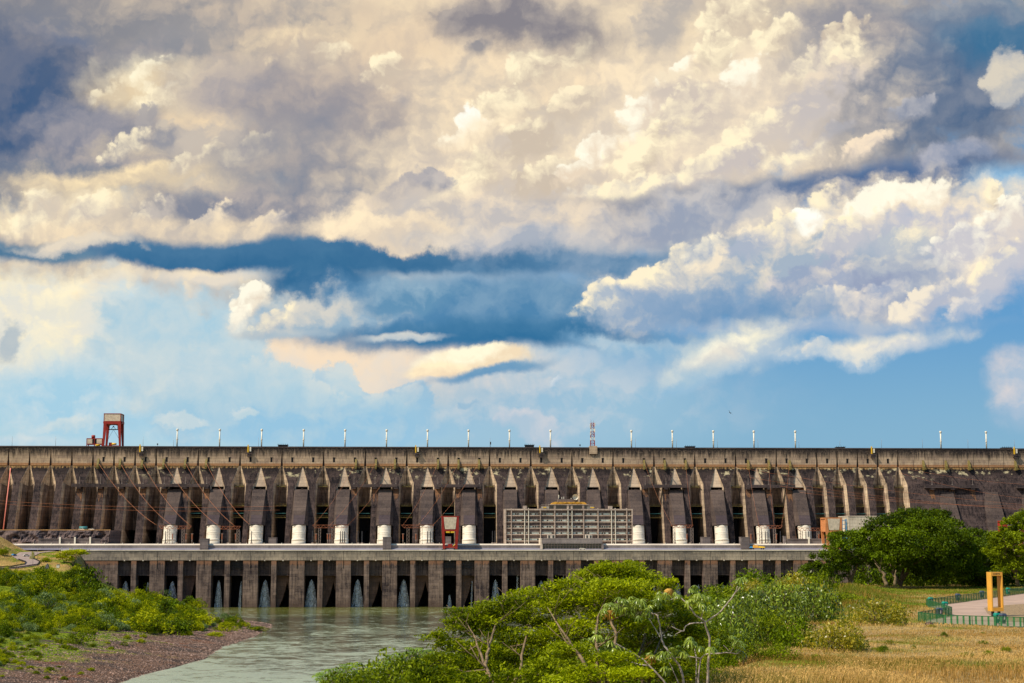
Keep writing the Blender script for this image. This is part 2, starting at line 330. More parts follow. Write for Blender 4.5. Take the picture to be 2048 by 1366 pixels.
# ------------------------------------------------------------------ picture-to-place helpers
_F = Vector((0, math.cos(PITCH), math.sin(PITCH))); _U = Vector((0, -math.sin(PITCH), math.cos(PITCH)))
CAM = Vector((0, 0, CAMZ))
def ray(px, py):
    return Vector(((px - 1024) / FPX, 0, 0)) + _U * ((683 - py) / FPX) + _F
def on_z(px, py, z):                       # ground point seen at a picture position
    d = ray(px, py); return CAM + d * ((z - CAMZ) / d.z)
def at_Y(px, py, Y):
    d = ray(px, py); return CAM + d * (Y / d.y)
def to_px(P):
    d = Vector(P) - CAM; z = d.dot(_F)
    return 1024 + FPX * d.x / z, 683 - FPX * d.dot(_U) / z
# the dam's own axes: u along the crest, v upstream, z up
TH = R(2.5)
DU = Vector((math.cos(TH), math.sin(TH), 0)); DV = Vector((-math.sin(TH), math.cos(TH), 0))
DO = Vector((0, 1180, 0))
def loc(u, v, z=0.0): return DO + DU * u + DV * v + Vector((0, 0, z))
def uz(px, py, v):                         # (u, z) where the line of sight meets the plane v
    d = ray(px, py); t = (DO + DV * v - CAM).dot(DV) / d.dot(DV)
    P = CAM + d * t - DO
    return P.dot(DU), P.z
def u_at(px, v, py=1000): return uz(px, py, v)[0]
def z_at(px, py, v): return uz(px, py, v)[1]

# ------------------------------------------------------------------ mesh and object helpers
class MB:
    """gathers faces; build() links them as one mesh object"""
    def __init__(self): self.v = []; self.f = []; self.s = []
    def face(self, *pts, smooth=False):
        n = len(self.v); self.v.extend(tuple(p) for p in pts); self.f.append(tuple(range(n, n + len(pts)))); self.s.append(smooth)
        return self
    def box(self, x0, x1, y0, y1, z0, z1):
        if x0 > x1: x0, x1 = x1, x0
        if y0 > y1: y0, y1 = y1, y0
        if z0 > z1: z0, z1 = z1, z0
        n = len(self.v)
        self.v += [(x0, y0, z0), (x1, y0, z0), (x1, y1, z0), (x0, y1, z0), (x0, y0, z1), (x1, y0, z1), (x1, y1, z1), (x0, y1, z1)]
        for q in ((0, 3, 2, 1), (4, 5, 6, 7), (0, 1, 5, 4), (1, 2, 6, 5), (2, 3, 7, 6), (3, 0, 4, 7)):
            self.f.append(tuple(n + i for i in q)); self.s.append(False)
        return self
    def hexa(self, lo, hi):
        """solid between two quads given as 4 points each, counter-clockwise seen from hi"""
        n = len(self.v); self.v += [tuple(p) for p in lo] + [tuple(p) for p in hi]
        for q in ((3, 2, 1, 0), (4, 5, 6, 7), (0, 1, 5, 4), (1, 2, 6, 5), (2, 3, 7, 6), (3, 0, 4, 7)):
            self.f.append(tuple(n + i for i in q)); self.s.append(False)
        return self
    def prism(self, poly, y0, y1):
        """a polygon in the x-z plane (counter-clockwise seen from -y) given depth from y0 (front) to y1"""
        n = len(self.v); k = len(poly)
        self.v += [(p[0], y0, p[1]) for p in poly] + [(p[0], y1, p[1]) for p in poly]
        self.f.append(tuple(range(n, n + k))); self.s.append(False)
        self.f.append(tuple(range(n + 2 * k - 1, n + k - 1, -1))); self.s.append(False)
        for i in range(k):
            j = (i + 1) % k
            self.f.append((n + j, n + i, n + k + i, n + k + j)); self.s.append(False)
        return self
    def tube(self, path, rad, seg=8, cap=True, smooth=True):
        path = [Vector(p) for p in path]; k = len(path)
        if not hasattr(rad, '__len__'): rad = [rad] * k
        n0 = len(self.v); side = None
        for i, p in enumerate(path):
            t = (path[min(i + 1, k - 1)] - path[max(i - 1, 0)])
            t = t.normalized() if t.length > 1e-9 else Vector((0, 0, 1))
            if side is None:
                side = t.cross(Vector((0, 0, 1)) if abs(t.z) < 0.9 else Vector((1, 0, 0))).normalized()
            else:
                side = (side - t * side.dot(t)); side = side.normalized() if side.length > 1e-6 else t.orthogonal().normalized()
            b = t.cross(side)
            for s in range(seg):
                a = 2 * math.pi * s / seg
                self.v.append(tuple(p + (side * math.cos(a) + b * math.sin(a)) * rad[i]))
        for i in range(k - 1):
            for s in range(seg):
                a = n0 + i * seg + s; b = n0 + i * seg + (s + 1) % seg
                self.f.append((a, b, b + seg, a + seg)); self.s.append(smooth)
        if cap:
            self.f.append(tuple(n0 + s for s in reversed(range(seg)))); self.s.append(False)
            self.f.append(tuple(n0 + (k - 1) * seg + s for s in range(seg))); self.s.append(False)
        return self
    def bar(self, a, b, w, h=None):
        """square bar from a to b"""
        a, b = Vector(a), Vector(b); h = h or w
        t = (b - a).normalized(); s = t.cross(Vector((0, 0, 1)) if abs(t.z) < 0.95 else Vector((0, 1, 0))).normalized(); n = s.cross(t)
        lo = [a + s * w / 2 * i + n * h / 2 * j for i, j in ((-1, -1), (1, -1), (1, 1), (-1, 1))]
        hi = [p + (b - a) for p in lo]
        return self.hexa(lo, hi)
    def build(self, name, mat, parent=None, loc_=None, rz=None):
        me = bpy.data.meshes.new(name)
        me.from_pydata(self.v, [], self.f); me.update()
        if any(self.s): me.polygons.foreach_set('use_smooth', self.s)
        return link(name, me, mat, parent, loc_, rz)
def link(name, me, mat, parent=None, loc_=None, rz=None):
    o = bpy.data.objects.new(name, me); COL.objects.link(o)
    if mat:
        for m in (mat if isinstance(mat, (list, tuple)) else [mat]): me.materials.append(m)
    if parent: o.parent = parent
    if loc_ is not None: o.location = loc_
    if rz is not None: o.rotation_euler = (0, 0, rz)
    return o
def tag(o, label=None, cat=None, group=None, kind=None):
    if label: o['label'] = label
    if cat: o['category'] = cat
    if group: o['group'] = group
    if kind: o['kind'] = kind
    return o
def empty(name, location, rz=0.0, label=None, cat=None, group=None):
    o = bpy.data.objects.new(name, None); COL.objects.link(o)
    o.location = location; o.rotation_euler = (0, 0, rz); o.empty_display_size = 1
    return tag(o, label, cat, group)
def kids(o): return [c for c in COL.objects if c.parent == o]
def copy_tree(o, parent=None, table=None):
    c = o.copy(); COL.objects.link(c)
    if parent: c.parent = parent
    for ch in o.children: copy_tree(ch, c)
    return c
def fast_mesh(name, verts, quads=None, tris=None, smooth=False, cols=None):
    """mesh straight from numpy arrays"""
    me = bpy.data.meshes.new(name)
    nq = 0 if quads is None else len(quads); nt = 0 if tris is None else len(tris)
    me.vertices.add(len(verts)); me.vertices.foreach_set('co', np.asarray(verts, np.float32).ravel())
    li = np.concatenate([a for a in ((np.asarray(quads, np.int32).ravel() if nq else None), (np.asarray(tris, np.int32).ravel() if nt else None)) if a is not None])
    me.loops.add(len(li)); me.loops.foreach_set('vertex_index', li)
    st = np.concatenate([np.arange(nq) * 4, nq * 4 + np.arange(nt) * 3]).astype(np.int32)
    me.polygons.add(nq + nt); me.polygons.foreach_set('loop_start', st)
    me.update(calc_edges=True)
    if smooth: me.polygons.foreach_set('use_smooth', np.ones(nq + nt, bool))
    if cols is not None:                    # a tint that belongs to each leaf or blade itself
        a = me.attributes.new('tint', 'FLOAT', 'POINT'); a.data.foreach_set('value', np.asarray(cols, np.float32))
    me.validate()
    return me

# ------------------------------------------------------------------ materials
def new_mat(name):
    m = bpy.data.materials.new(name); m.use_nodes = True
    T = NT(m.node_tree); bs = next(n for n in T.n if n.type == 'BSDF_PRINCIPLED')
    return m, T, bs
def plain(name, col, rough=0.6, metal=0.0, vary=0.12, scale=2.0, spec=0.4):
    m, T, bs = new_mat(name)
    co = T.n.new('ShaderNodeTexCoord').outputs['Object']
    n = T.noise(co, scale, 4, 0.6)
    dark = tuple(c * (1 - vary * 2) for c in col[:3]) + (1,)
    lite = tuple(min(1, c * (1 + vary)) for c in col[:3]) + (1,)
    T.put(bs.inputs['Base Color'], T.mix(T.ramp(n, 0.3, 0.7), dark, lite))
    bs.inputs['Roughness'].default_value = rough; bs.inputs['Metallic'].default_value = metal
    bs.inputs['Specular IOR Level'].default_value = spec
    return m
def concrete(name, light, dark, stain, streak=0.6, pour=2.5, block=9.0, drip=None, gold=None, foot=None, soot=None, rough=0.9, amp=1.0):
    """weathered cast concrete: pour lines, blocks of different age, runs of dirt.
    drip=(z0,z1): black runs from z1 that thin out towards z0; gold=(z0,z1): a mineral-stained belt; foot=(z0,z1,col) tide mark"""
    m, T, bs = new_mat(name)
    co = T.n.new('ShaderNodeTexCoord').outputs['Object']
    xyz = T.sep(co)
    blot = T.noise(co, 0.05, 5, 0.6)
    run = T.noise(T.vmath('MULTIPLY', co, (0.75, 0.75, 0.045)), 1.0, 6, 0.65)
    thin = T.noise(T.vmath('MULTIPLY', co, (2.2, 2.2, 0.10)), 1.0, 3, 0.6)
    grain = T.noise(co, 0.9, 5, 0.7)
    zz = T.math('DIVIDE', xyz[2], pour)
    lay = T.math('FLOOR', zz)
    cell = T.n.new('ShaderNodeTexWhiteNoise'); cell.noise_dimensions = '2D'
    T.put(cell.inputs['Vector'], T.comb(T.math('FLOOR', T.math('DIVIDE', T.math('ADD', xyz[0], T.math('MULTIPLY', lay, 3.7)), block)), lay, 0))
    f = T.math('MULTIPLY_ADD', T.math('SUBTRACT', blot, 0.5), 1.5 * amp, 0.5)
    f = T.math('MULTIPLY_ADD', T.math('SUBTRACT', run, 0.5), 2.0 * streak * amp, f)
    f = T.math('MULTIPLY_ADD', T.math('SUBTRACT', thin, 0.5), 1.1 * streak * amp, f)
    f = T.math('MULTIPLY_ADD', T.math('SUBTRACT', grain, 0.5), 0.9 * amp, f)
    f = T.math('MULTIPLY_ADD', T.math('SUBTRACT', cell.outputs[0], 0.5), 0.35 * amp, f, clamp=True)
    col = T.mix(f, dark, light)
    line = T.ramp(T.math('ABSOLUTE', T.math('SUBTRACT', T.math('FRACT', zz), 0.5)), 0.44, 0.5, 0.0, 0.55)
    col = T.mix(line, col, stain)
    if soot:                                 # dark runs below a ledge, with mineral bloom in patches
        t = T.math('MULTIPLY_ADD', T.math('SUBTRACT', run, 0.5), 9.0, xyz[2])
        s_ = T.math('MULTIPLY', T.ramp(t, soot[0], soot[1]), T.ramp(blot, 0.3, 0.55, 0.2, 0.85))
        col = T.mix(s_, col, stain)
        pat = T.ramp(T.noise(T.vmath('MULTIPLY', co, (0.12, 0.12, 0.2)), 1.0, 5, 0.7), 0.56, 0.66, 0.0, 0.75)
        col = T.mix(T.math('MULTIPLY', pat, T.math('MULTIPLY', T.ramp(xyz[2], 97.0, 103.0), T.ramp(xyz[0], -340.0, -250.0))), col, rgb(206, 190, 150))
    if gold:
        g = T.ramp(T.math('MULTIPLY_ADD', T.math('SUBTRACT', run, 0.5), 7.0, xyz[2]), gold[0], gold[0] + 2.5)
        g = T.math('MULTIPLY', g, T.ramp(xyz[2], gold[1] + 0.6, gold[1] - 0.4))
        col = T.mix(T.math('MULTIPLY', g, T.ramp(grain, 0.25, 0.6, 0.3, 0.95)), col, gold[2])
    if drip:
        t = T.math('MULTIPLY_ADD', T.math('SUBTRACT', run, 0.5), (drip[1] - drip[0]) * 2.6, xyz[2])
        t = T.math('MULTIPLY_ADD', T.math('SUBTRACT', thin, 0.5), (drip[1] - drip[0]) * 1.0, t)
        col = T.mix(T.math('MULTIPLY', T.ramp(t, drip[0], drip[1]), T.ramp(grain, 0.2, 0.55, 0.55, 0.97)), col, stain)
    if foot:
        t = T.math('MULTIPLY_ADD', T.math('SUBTRACT', grain, 0.5), 4.0, xyz[2])
        col = T.mix(T.math('MULTIPLY', T.ramp(t, foot[1], foot[0]), 0.75), col, foot[2])
    T.put(bs.inputs['Base Color'], col)
    bs.inputs['Roughness'].default_value = rough
    bs.inputs['Specular IOR Level'].default_value = 0.2
    b = T.n.new('ShaderNodeBump'); b.inputs['Strength'].default_value = 0.5; b.inputs['Distance'].default_value = 0.25
    T.put(b.inputs['Height'], T.math('ADD', grain, T.math('MULTIPLY', line, -0.8)))
    T.l.new(b.outputs[0], bs.inputs['Normal'])
    return m

M = {}
M['face'] = concrete('dam_face_concrete', rgb(88, 72, 67), rgb(26, 21, 24), rgb(12, 10, 12), streak=1.1, gold=(107.0, 109.9, rgb(186, 146, 92)), soot=(100.0, 108.5), amp=1.05)
M['crest'] = concrete('crest_concrete', rgb(206, 178, 146), rgb(128, 108, 94), rgb(30, 27, 29), streak=0.8, drip=(114.0, 122.5), gold=(96, 111.2, rgb(160, 112, 72)), pour=2.4, block=12)
M['slab'] = concrete('housing_slab_concrete', rgb(92, 78, 78), rgb(48, 40, 46), rgb(26, 22, 26), streak=0.5, pour=3.0, block=30, amp=0.6)
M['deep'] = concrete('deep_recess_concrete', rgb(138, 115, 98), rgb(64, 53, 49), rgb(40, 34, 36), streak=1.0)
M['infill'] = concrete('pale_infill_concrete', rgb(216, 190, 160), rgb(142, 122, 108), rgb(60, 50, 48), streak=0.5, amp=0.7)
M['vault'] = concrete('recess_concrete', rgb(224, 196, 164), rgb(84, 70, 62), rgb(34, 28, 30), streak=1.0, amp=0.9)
M['housing'] = concrete('housing_concrete', rgb(106, 89, 80), rgb(46, 39, 40), rgb(24, 20, 22), streak=0.5, pour=3.0, block=30, amp=0.8)
M['beam'] = concrete('beam_concrete', rgb(96, 82, 78), rgb(44, 38, 40), rgb(26, 24, 26), streak=0.5)
M['rust_concrete'] = concrete('ochre_stained_concrete', rgb(134, 94, 64), rgb(58, 46, 42), rgb(36, 30, 30), streak=1.4)
M['band'] = concrete('parapet_band_concrete', rgb(186, 166, 144), rgb(98, 90, 84), rgb(40, 38, 42), streak=0.9, drip=(36.5, 46.0), pour=2.6, block=7)
M['pier'] = concrete('pier_concrete', rgb(142, 119, 106), rgb(50, 41, 43), rgb(34, 29, 32), streak=0.9, gold=(30.0, 34.2, rgb(142, 100, 74)), pour=2.2, block=4, foot=(0.0, 9.0, rgb(84, 66, 58)))
M['bay'] = concrete('bay_concrete', rgb(112, 93, 88), rgb(44, 36, 40), rgb(30, 26, 30), streak=0.9, pour=3, block=6)
M['bay_brown'] = concrete('bay_brown_concrete', rgb(136, 106, 92), rgb(78, 61, 56), rgb(60, 48, 46), streak=0.5, pour=3, block=6)
M['deck'] = concrete('deck_concrete', rgb(225, 208, 186), rgb(176, 160, 146), rgb(120, 110, 104), streak=0.2)
M['kerb'] = concrete('grey_upstand_concrete', rgb(150, 138, 132), rgb(96, 88, 88), rgb(60, 55, 56), streak=0.4)
M['apron'] = concrete('pale_apron', rgb(148, 143, 154), rgb(110, 106, 120), rgb(96, 92, 104), streak=0.3, rough=0.5)
M['office'] = concrete('office_concrete', rgb(206, 184, 164), rgb(136, 118, 108), rgb(80, 70, 68), streak=0.7, pour=3.8)
M['office_dark'] = concrete('office_spandrel_concrete', rgb(150, 130, 120), rgb(80, 68, 66), rgb(52, 44, 46), streak=0.9, pour=3.8)
M['block'] = concrete('grey_block_concrete', rgb(128, 116, 112), rgb(84, 76, 76), rgb(54, 48, 50), streak=0.5)
M['pale_wall'] = concrete('pale_ribbed_wall', rgb(214, 200, 176), rgb(160, 146, 126), rgb(110, 98, 86), streak=1.0)
M['pit'] = plain('deep_shade_backing', rgb(30, 27, 32), 0.9)  # near-black colour stands in for deep shade inside recesses, niches and bays
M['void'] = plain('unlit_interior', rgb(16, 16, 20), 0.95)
M['penstock'] = concrete('cream_penstock_paint', rgb(236, 224, 204), rgb(204, 192, 172), rgb(170, 156, 136), streak=0.4, pour=5.9, block=40, rough=0.5, amp=0.7)
M['white_steel'] = plain('white_painted_steel', rgb(222, 212, 192), 0.45, scale=0.4, vary=0.05)
M['red'] = plain('red_painted_steel', rgb(150, 34, 22), 0.55, scale=0.3)
M['orange'] = plain('orange_painted_steel', rgb(196, 124, 72), 0.6, scale=0.3)
M['panel'] = plain('corrugated_cabin_sheet', rgb(206, 186, 162), 0.6, scale=0.5)
M['yellow'] = plain('yellow_paint', rgb(236, 186, 42), 0.5)
M['ochre'] = plain('ochre_yellow_paint', rgb(222, 160, 58), 0.45, scale=0.6, vary=0.06)
M['black_steel'] = plain('black_steel', rgb(38, 36, 40), 0.5)
M['galv'] = plain('galvanised_steel', rgb(150, 132, 120), 0.5, metal=0.3)
M['rusty'] = plain('rusty_steel', rgb(150, 88, 58), 0.7)
M['wire'] = plain('rust_brown_cable', rgb(188, 116, 76), 0.6)
M['teal'] = plain('teal_pipe', rgb(60, 120, 120), 0.5)
M['rail_yellow'] = plain('mossy_yellow_railing', rgb(120, 104, 52), 0.7)
M['dark_glass'] = plain('dark_window_glass', rgb(28, 40, 44), 0.08, spec=0.8)
M['blue_steel'] = plain('blue_painted_steel', rgb(54, 132, 178), 0.5)
M['pink'] = plain('pale_red_pipe_paint', rgb(226, 130, 110), 0.6)
# ------------------------------------------------------------------ the dam
VC = 132.0                    # plane of the crest wall
ZC = z_at(700, 893.3, VC)     # crest height
ZL = 109.3                    # ledge under the crest wall
SL = 0.36                     # slope of the downstream face
ZB = 43.0
def vf(z): return VC - SL * (ZL - z)
PEN_PX = [337, 424, 511, 597, 683, 769, 853, 938, 1022, 1107, 1192, 1278, 1361, 1446, 1531, 1614]
_us = np.array([u_at(p, 101.0, 1068) for p in PEN_PX]); _k = np.arange(16)
UNIT, U0 = np.polyfit(_k, _us, 1)
print('unit', UNIT, 'U0', U0, 'ZC', ZC, 'mast px', to_px(loc(U0, VC + 3, ZC)), to_px(loc(U0 + 15 * UNIT, VC + 3, ZC)))
H = UNIT / 2
dam = empty('dam', DO, TH, 'huge dark stained concrete dam crossing the whole valley under the clouds', 'dam')
# half-unit grid: j even -> unit axis, j odd -> joint between units; j = 0 is the first penstock
def uj(j): return U0 + j * H
J0, J1 = -11, 35              # left end, last joint recess on the right
def is_axis(j): return j % 2 == 0 and 0 <= j <= 30
UL, UR = uj(J0) - H - 60, uj(J1) + 330
# crest wall: panels between the joints, their lower corners cut into tapering slits
AP = 0.9
mb = MB()
js = [j for j in range(J0, J1 + 1) if not is_axis(j)]
edges = [UL] + [uj(j) for j in js] + [UR]
VW = VC - 0.6
for a, b, first, last in [(edges[i], edges[i + 1], i == 0, i == len(edges) - 2) for i in range(len(edges) - 1)]:
    poly = []
    if first: poly += [(a, ZL)]
    else: poly += [(a + 0.12, ZC - 2.5), (a + 0.35, ZC - 6), (a + AP, ZL)]
    if last: poly += [(b, ZL)]
    else: poly += [(b - AP, ZL), (b - 0.35, ZC - 6), (b - 0.12, ZC - 2.5)]
    poly += [(b - (0 if last else 0.02), ZC), (a + (0 if first else 0.02), ZC)]
    mb.prism(poly, VW, VW + 1.6)
crest = mb.build('crest_wall', M['crest'], dam)
MB().box(UL, UR, VW + 1.7, VW + 18, ZL - 6, ZC - 0.4).build('crest_road', M['beam'], dam)
mb = MB()
mb.box(UL, UR, VW - 0.35, VW - 0.003, ZC - 1.0, ZC - 0.15)
mb.build('crest_cornice', M['beam'], dam)
# window openings, two per unit, as proud boxes with shade put into their colour
jw = [j + 0.5 for j in range(-4, J1)]
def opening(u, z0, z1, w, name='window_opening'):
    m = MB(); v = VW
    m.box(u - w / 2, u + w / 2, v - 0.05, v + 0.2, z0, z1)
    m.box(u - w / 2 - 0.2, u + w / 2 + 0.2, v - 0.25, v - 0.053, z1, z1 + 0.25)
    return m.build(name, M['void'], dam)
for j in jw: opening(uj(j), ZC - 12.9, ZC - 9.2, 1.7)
opening(uj(-9.5) , ZC - 12.2, ZC - 9.9, 1.6)
# buttresses: sloping faces with the pointed recesses between them
ZS = 95.0; WA = 5.9; WB = 5.7
ZI = 92.2                     # foot of the pale infill panels
ZT = 61.0                     # mouth of the penstock housing
def P(u, z, d=0.0): return (u, vf(z) + d, z)
def recess_half(m, u, s, low=None):
    """one side wall of the pointed recess at u; s=+1 wall on its right"""
    j = round((u - U0) / H); kz, kd = (77.0, 17.0) if 0 < j < 31 else (57.0, 25.0)
    A = P(u + s * AP * 0.9, ZL, 0.0); A2 = P(u + s * 0.05, ZL, 0.8)
    S = P(u + s * WA, ZS); B = P(u + s * (WA - 0.5), ZB)
    S1 = P(u + s * (WA - 1.5), ZS - 0.5, 4.6); B1 = P(u + s * (WA - 1.4), ZB, 46)
    K = P(u + s * (WA - 0.3), kz + 2.0); K1 = P(u + s * (WA - 0.8), kz, 9.0); K2 = P(u + s * (WA - 1.0), kz - 0.1, 46.0)
    CS = P(u + s * 0.9, ZS - 2.5, 8.5); CK = P(u + s * 1.5, kz, kd)
    fs = [(A, A2, S1, S), (S, S1, K1, K), (A2, CS, S1), (K, K1, B1, B), (S1, CS, CK, K1), (K1, K2, B1)]
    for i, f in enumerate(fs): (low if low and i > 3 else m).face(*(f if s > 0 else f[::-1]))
def recess_back(u):
    j = round((u - U0) / H); kz, kd = (77.0, 17.0) if 0 < j < 31 else (57.0, 25.0)
    m = MB()
    m.face(P(u - 0.06, ZL, 0.8), P(u - 0.9, ZS - 2.5, 8.5), P(u + 0.9, ZS - 2.5, 8.5), P(u + 0.06, ZL, 0.8))
    m.face(P(u - 0.9, ZS - 2.5, 8.5), P(u - 1.5, kz, kd), P(u + 1.5, kz, kd), P(u + 0.9, ZS - 2.5, 8.5))
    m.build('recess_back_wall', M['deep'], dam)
for j in range(J0 - 1, J1):
    a, b = uj(j), uj(j + 1)
    m = MB(); w = MB(); lw = MB()
    L = []                   # the face polygon, anticlockwise from the downstream side
    if is_axis(j):
        L += [P(a + 0.02, ZL), P(a + WB, ZI), P(a + WB + 0.7, 88), P(a + WB + 1.0, ZB)]
        w.face(P(a + 0.05, ZL, 0.02), P(a + 0.05, ZL, 0.6), P(a + WB - 1.0, ZI, 2.0), P(a + WB, ZI, 0.01))
        w.face(P(a + WB, ZI, 0), P(a + WB - 1.0, ZI, 2.0), P(a + WB + 0.2, ZB, 9), P(a + WB + 1.0, ZB))
    else:
        L += [P(a + AP * 0.9, ZL), P(a + WA, ZS), P(a + WA - 0.5, ZB)]
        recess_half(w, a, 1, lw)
    if is_axis(j + 1):
        L += [P(b - WB - 1.0, ZB), P(b - WB - 0.7, 88), P(b - WB, ZI), P(b - 0.02, ZL)]
        w.face(P(b - 0.05, ZL, 0.02), P(b - WB, ZI, 0.01), P(b - WB + 1.0, ZI, 2.0), P(b - 0.05, ZL, 0.6))
        w.face(P(b - WB, ZI, 0), P(b - WB - 1.0, ZB), P(b - WB - 0.2, ZB, 9), P(b - WB + 1.0, ZI, 2.0))
    else:
        L += [P(b - WA + 0.5, ZB), P(b - WA, ZS), P(b - AP * 0.9, ZL)]
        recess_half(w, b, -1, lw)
    m.face(*L)
    bt = m.build('buttress', M['face'], dam)
    w.build('flank_wall', M['vault'], bt)
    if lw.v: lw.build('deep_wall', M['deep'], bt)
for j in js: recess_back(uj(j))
# dark floor and backing far inside the recesses
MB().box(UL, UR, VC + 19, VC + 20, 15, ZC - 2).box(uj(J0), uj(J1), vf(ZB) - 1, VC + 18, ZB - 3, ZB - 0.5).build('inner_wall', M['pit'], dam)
# walkways across the recesses
for j in js:
    if j < 1: continue
    u = uj(j)
    for z, d, w in ((ZS - 2.2, 4.5, 3.6), (77.0, 8.5, 4.6), (67.5, 9.5, 4.7)):
        m = MB(); v = vf(z) + d
        m.box(u - w, u + w, v, v + 1.6, z - 0.6, z)
        for k in range(9): m.bar((u - w + k * w / 4, v, z), (u - w + k * w / 4, v, z + 1.2), 0.14)
        m.box(u - w, u + w, v - 0.06, v + 0.06, z + 1.15, z + 1.3)
        m.build('walkway', M['rail_yellow'], dam)
    m = MB(); m.tube([(u - 4.6, vf(70) + 8, 70.5), (u + 4.6, vf(70) + 8, 70.5)], 0.3)
    m.build('service_pipe', M['teal'], dam)
# units with penstocks
def unit(u, pen=True):
    m = MB()
    m.face(P(u, ZL - 0.1, 0.2), P(u - WB + 1.0, ZI, 1.9), P(u + WB - 1.0, ZI, 1.9))
    m.face(P(u - WB + 1.0, ZI, 1.9), P(u - WB + 1.0, ZI, 9), P(u + WB - 1.0, ZI, 9), P(u + WB - 1.0, ZI, 1.9))
    m.build('infill_panel', M['infill'], dam)
    m = MB()
    zt, zm, zb = ZI - 2.4, 73.0, ZT
    wt, wb, wf = WB + 0.3, WB + 0.9, 4.75
    ft, fm, fb = vf(zt) - 0.4, vf(zm) - 7.2, vf(zb) - 10.6
    TL, TR = (u - wt, vf(zt) + 1, zt), (u + wt, vf(zt) + 1, zt)
    tl, tr = (u - wf - 0.5, ft, zt - 0.6), (u + wf + 0.5, ft, zt - 0.6)
    ml, mr = (u - wf, fm, zm), (u + wf, fm, zm)
    bl, br = (u - wf + 0.2, fb, zb), (u + wf - 0.2, fb, zb)
    ML, MR = (u - wb - 0.1, vf(zm) + 0.5, zm), (u + wb + 0.1, vf(zm) + 0.5, zm)
    BL, BR = (u - wb - 0.2, vf(zb) - 3, zb - 0.6), (u + wb + 0.2, vf(zb) - 3, zb - 0.6)
    DL, DR = (u - wb - 0.2, vf(zb) + 8, zb - 4), (u + wb + 0.2, vf(zb) + 8, zb - 4)
    m.face(tl, ml, mr, tr); m.face(ml, bl, br, mr)
    m.face(TL, ML, ml, tl); m.face(ML, BL, bl, ml)
    m.face(tr, mr, MR, TR); m.face(mr, br, BR, MR)
    m.face(TL, tl, tr, TR); m.face(TL, TR, (u + wt, vf(zt) + 9, zt + 0.8), (u - wt, vf(zt) + 9, zt + 0.8))
    m.face(bl, (u - wf, fb + 8, zb + 1.5), (u + wf, fb + 8, zb + 1.5), br)
    m.face(BL, (u - wf, fb + 8, zb + 1.5), bl); m.face(br, (u + wf, fb + 8, zb + 1.5), BR)
    # rubble on the shelf
    rnd = random.Random(int(u * 10))
    for k in range(5):
        x = u + rnd.uniform(-4, 4); s = rnd.uniform(0.3, 0.8)
        m.tube([(x - s, ft + 1.2, zt + 0.1), (x, ft + 1.2, zt + s * 0.8), (x + s, ft + 1.3, zt + 0.1)], [0.1, s * 0.5, 0.1], 5)
    hs = m.build('penstock_housing', M['housing'], dam)
    MB().face((u - wf + 0.15, fm - 0.06, zm - 0.4), (u - wf + 0.35, fb - 0.06, zb + 0.5), (u + wf - 0.35, fb - 0.06, zb + 0.5), (u + wf - 0.15, fm - 0.06, zm - 0.4)).build('front_slab', M['slab'], hs)
    for s in (-1, 1):          # cheeks of the niche
        MB().face((u + s * (WB + 1.2), vf(57) - 2.5, 57), (u + s * (WB + 1.2), vf(44) - 5, ZB), (u + s * (WB + 0.1), vf(44) + 6, ZB), (u + s * (WB + 0.1), vf(57) + 6, 57)).build('niche_cheek', M['rust_concrete'], hs)
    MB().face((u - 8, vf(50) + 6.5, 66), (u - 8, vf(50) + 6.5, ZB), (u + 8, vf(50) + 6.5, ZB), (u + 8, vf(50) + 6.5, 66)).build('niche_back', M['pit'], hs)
    if pen: penstock(u)
def penstock(u):
    r = 5.35; vt, vb = 109.6, 105.0; zt, zb = 60.8, 44.2
    def ax(z): return vb + (vt - vb) * (z - zb) / (zt - zb)
    m = MB(); m.tube([(u, ax(z), z) for z in (zb, 50, 56, 59, zt)], r, 40)
    p = m.build('penstock', M['penstock'], dam)
    for z, e, h in ((59.0, 0.05, 0.2), (54.2, 0.07, 0.25), (48.6, 0.32, 0.5)):
        MB().tube([(u, ax(z - h), z - h), (u, ax(z - h) , z - h * 0.95), (u, ax(z + h), z + h)], [r + e * .9, r + e, r + e], 40).build('flange_ring', M['penstock'], p)
    MB().tube([(u, ax(46), 44.2), (u, ax(46), 48)], [r + 0.35, r + 0.3], 40).build('collar', M['penstock'], p)
for j in range(0, 31, 2): unit(uj(j))
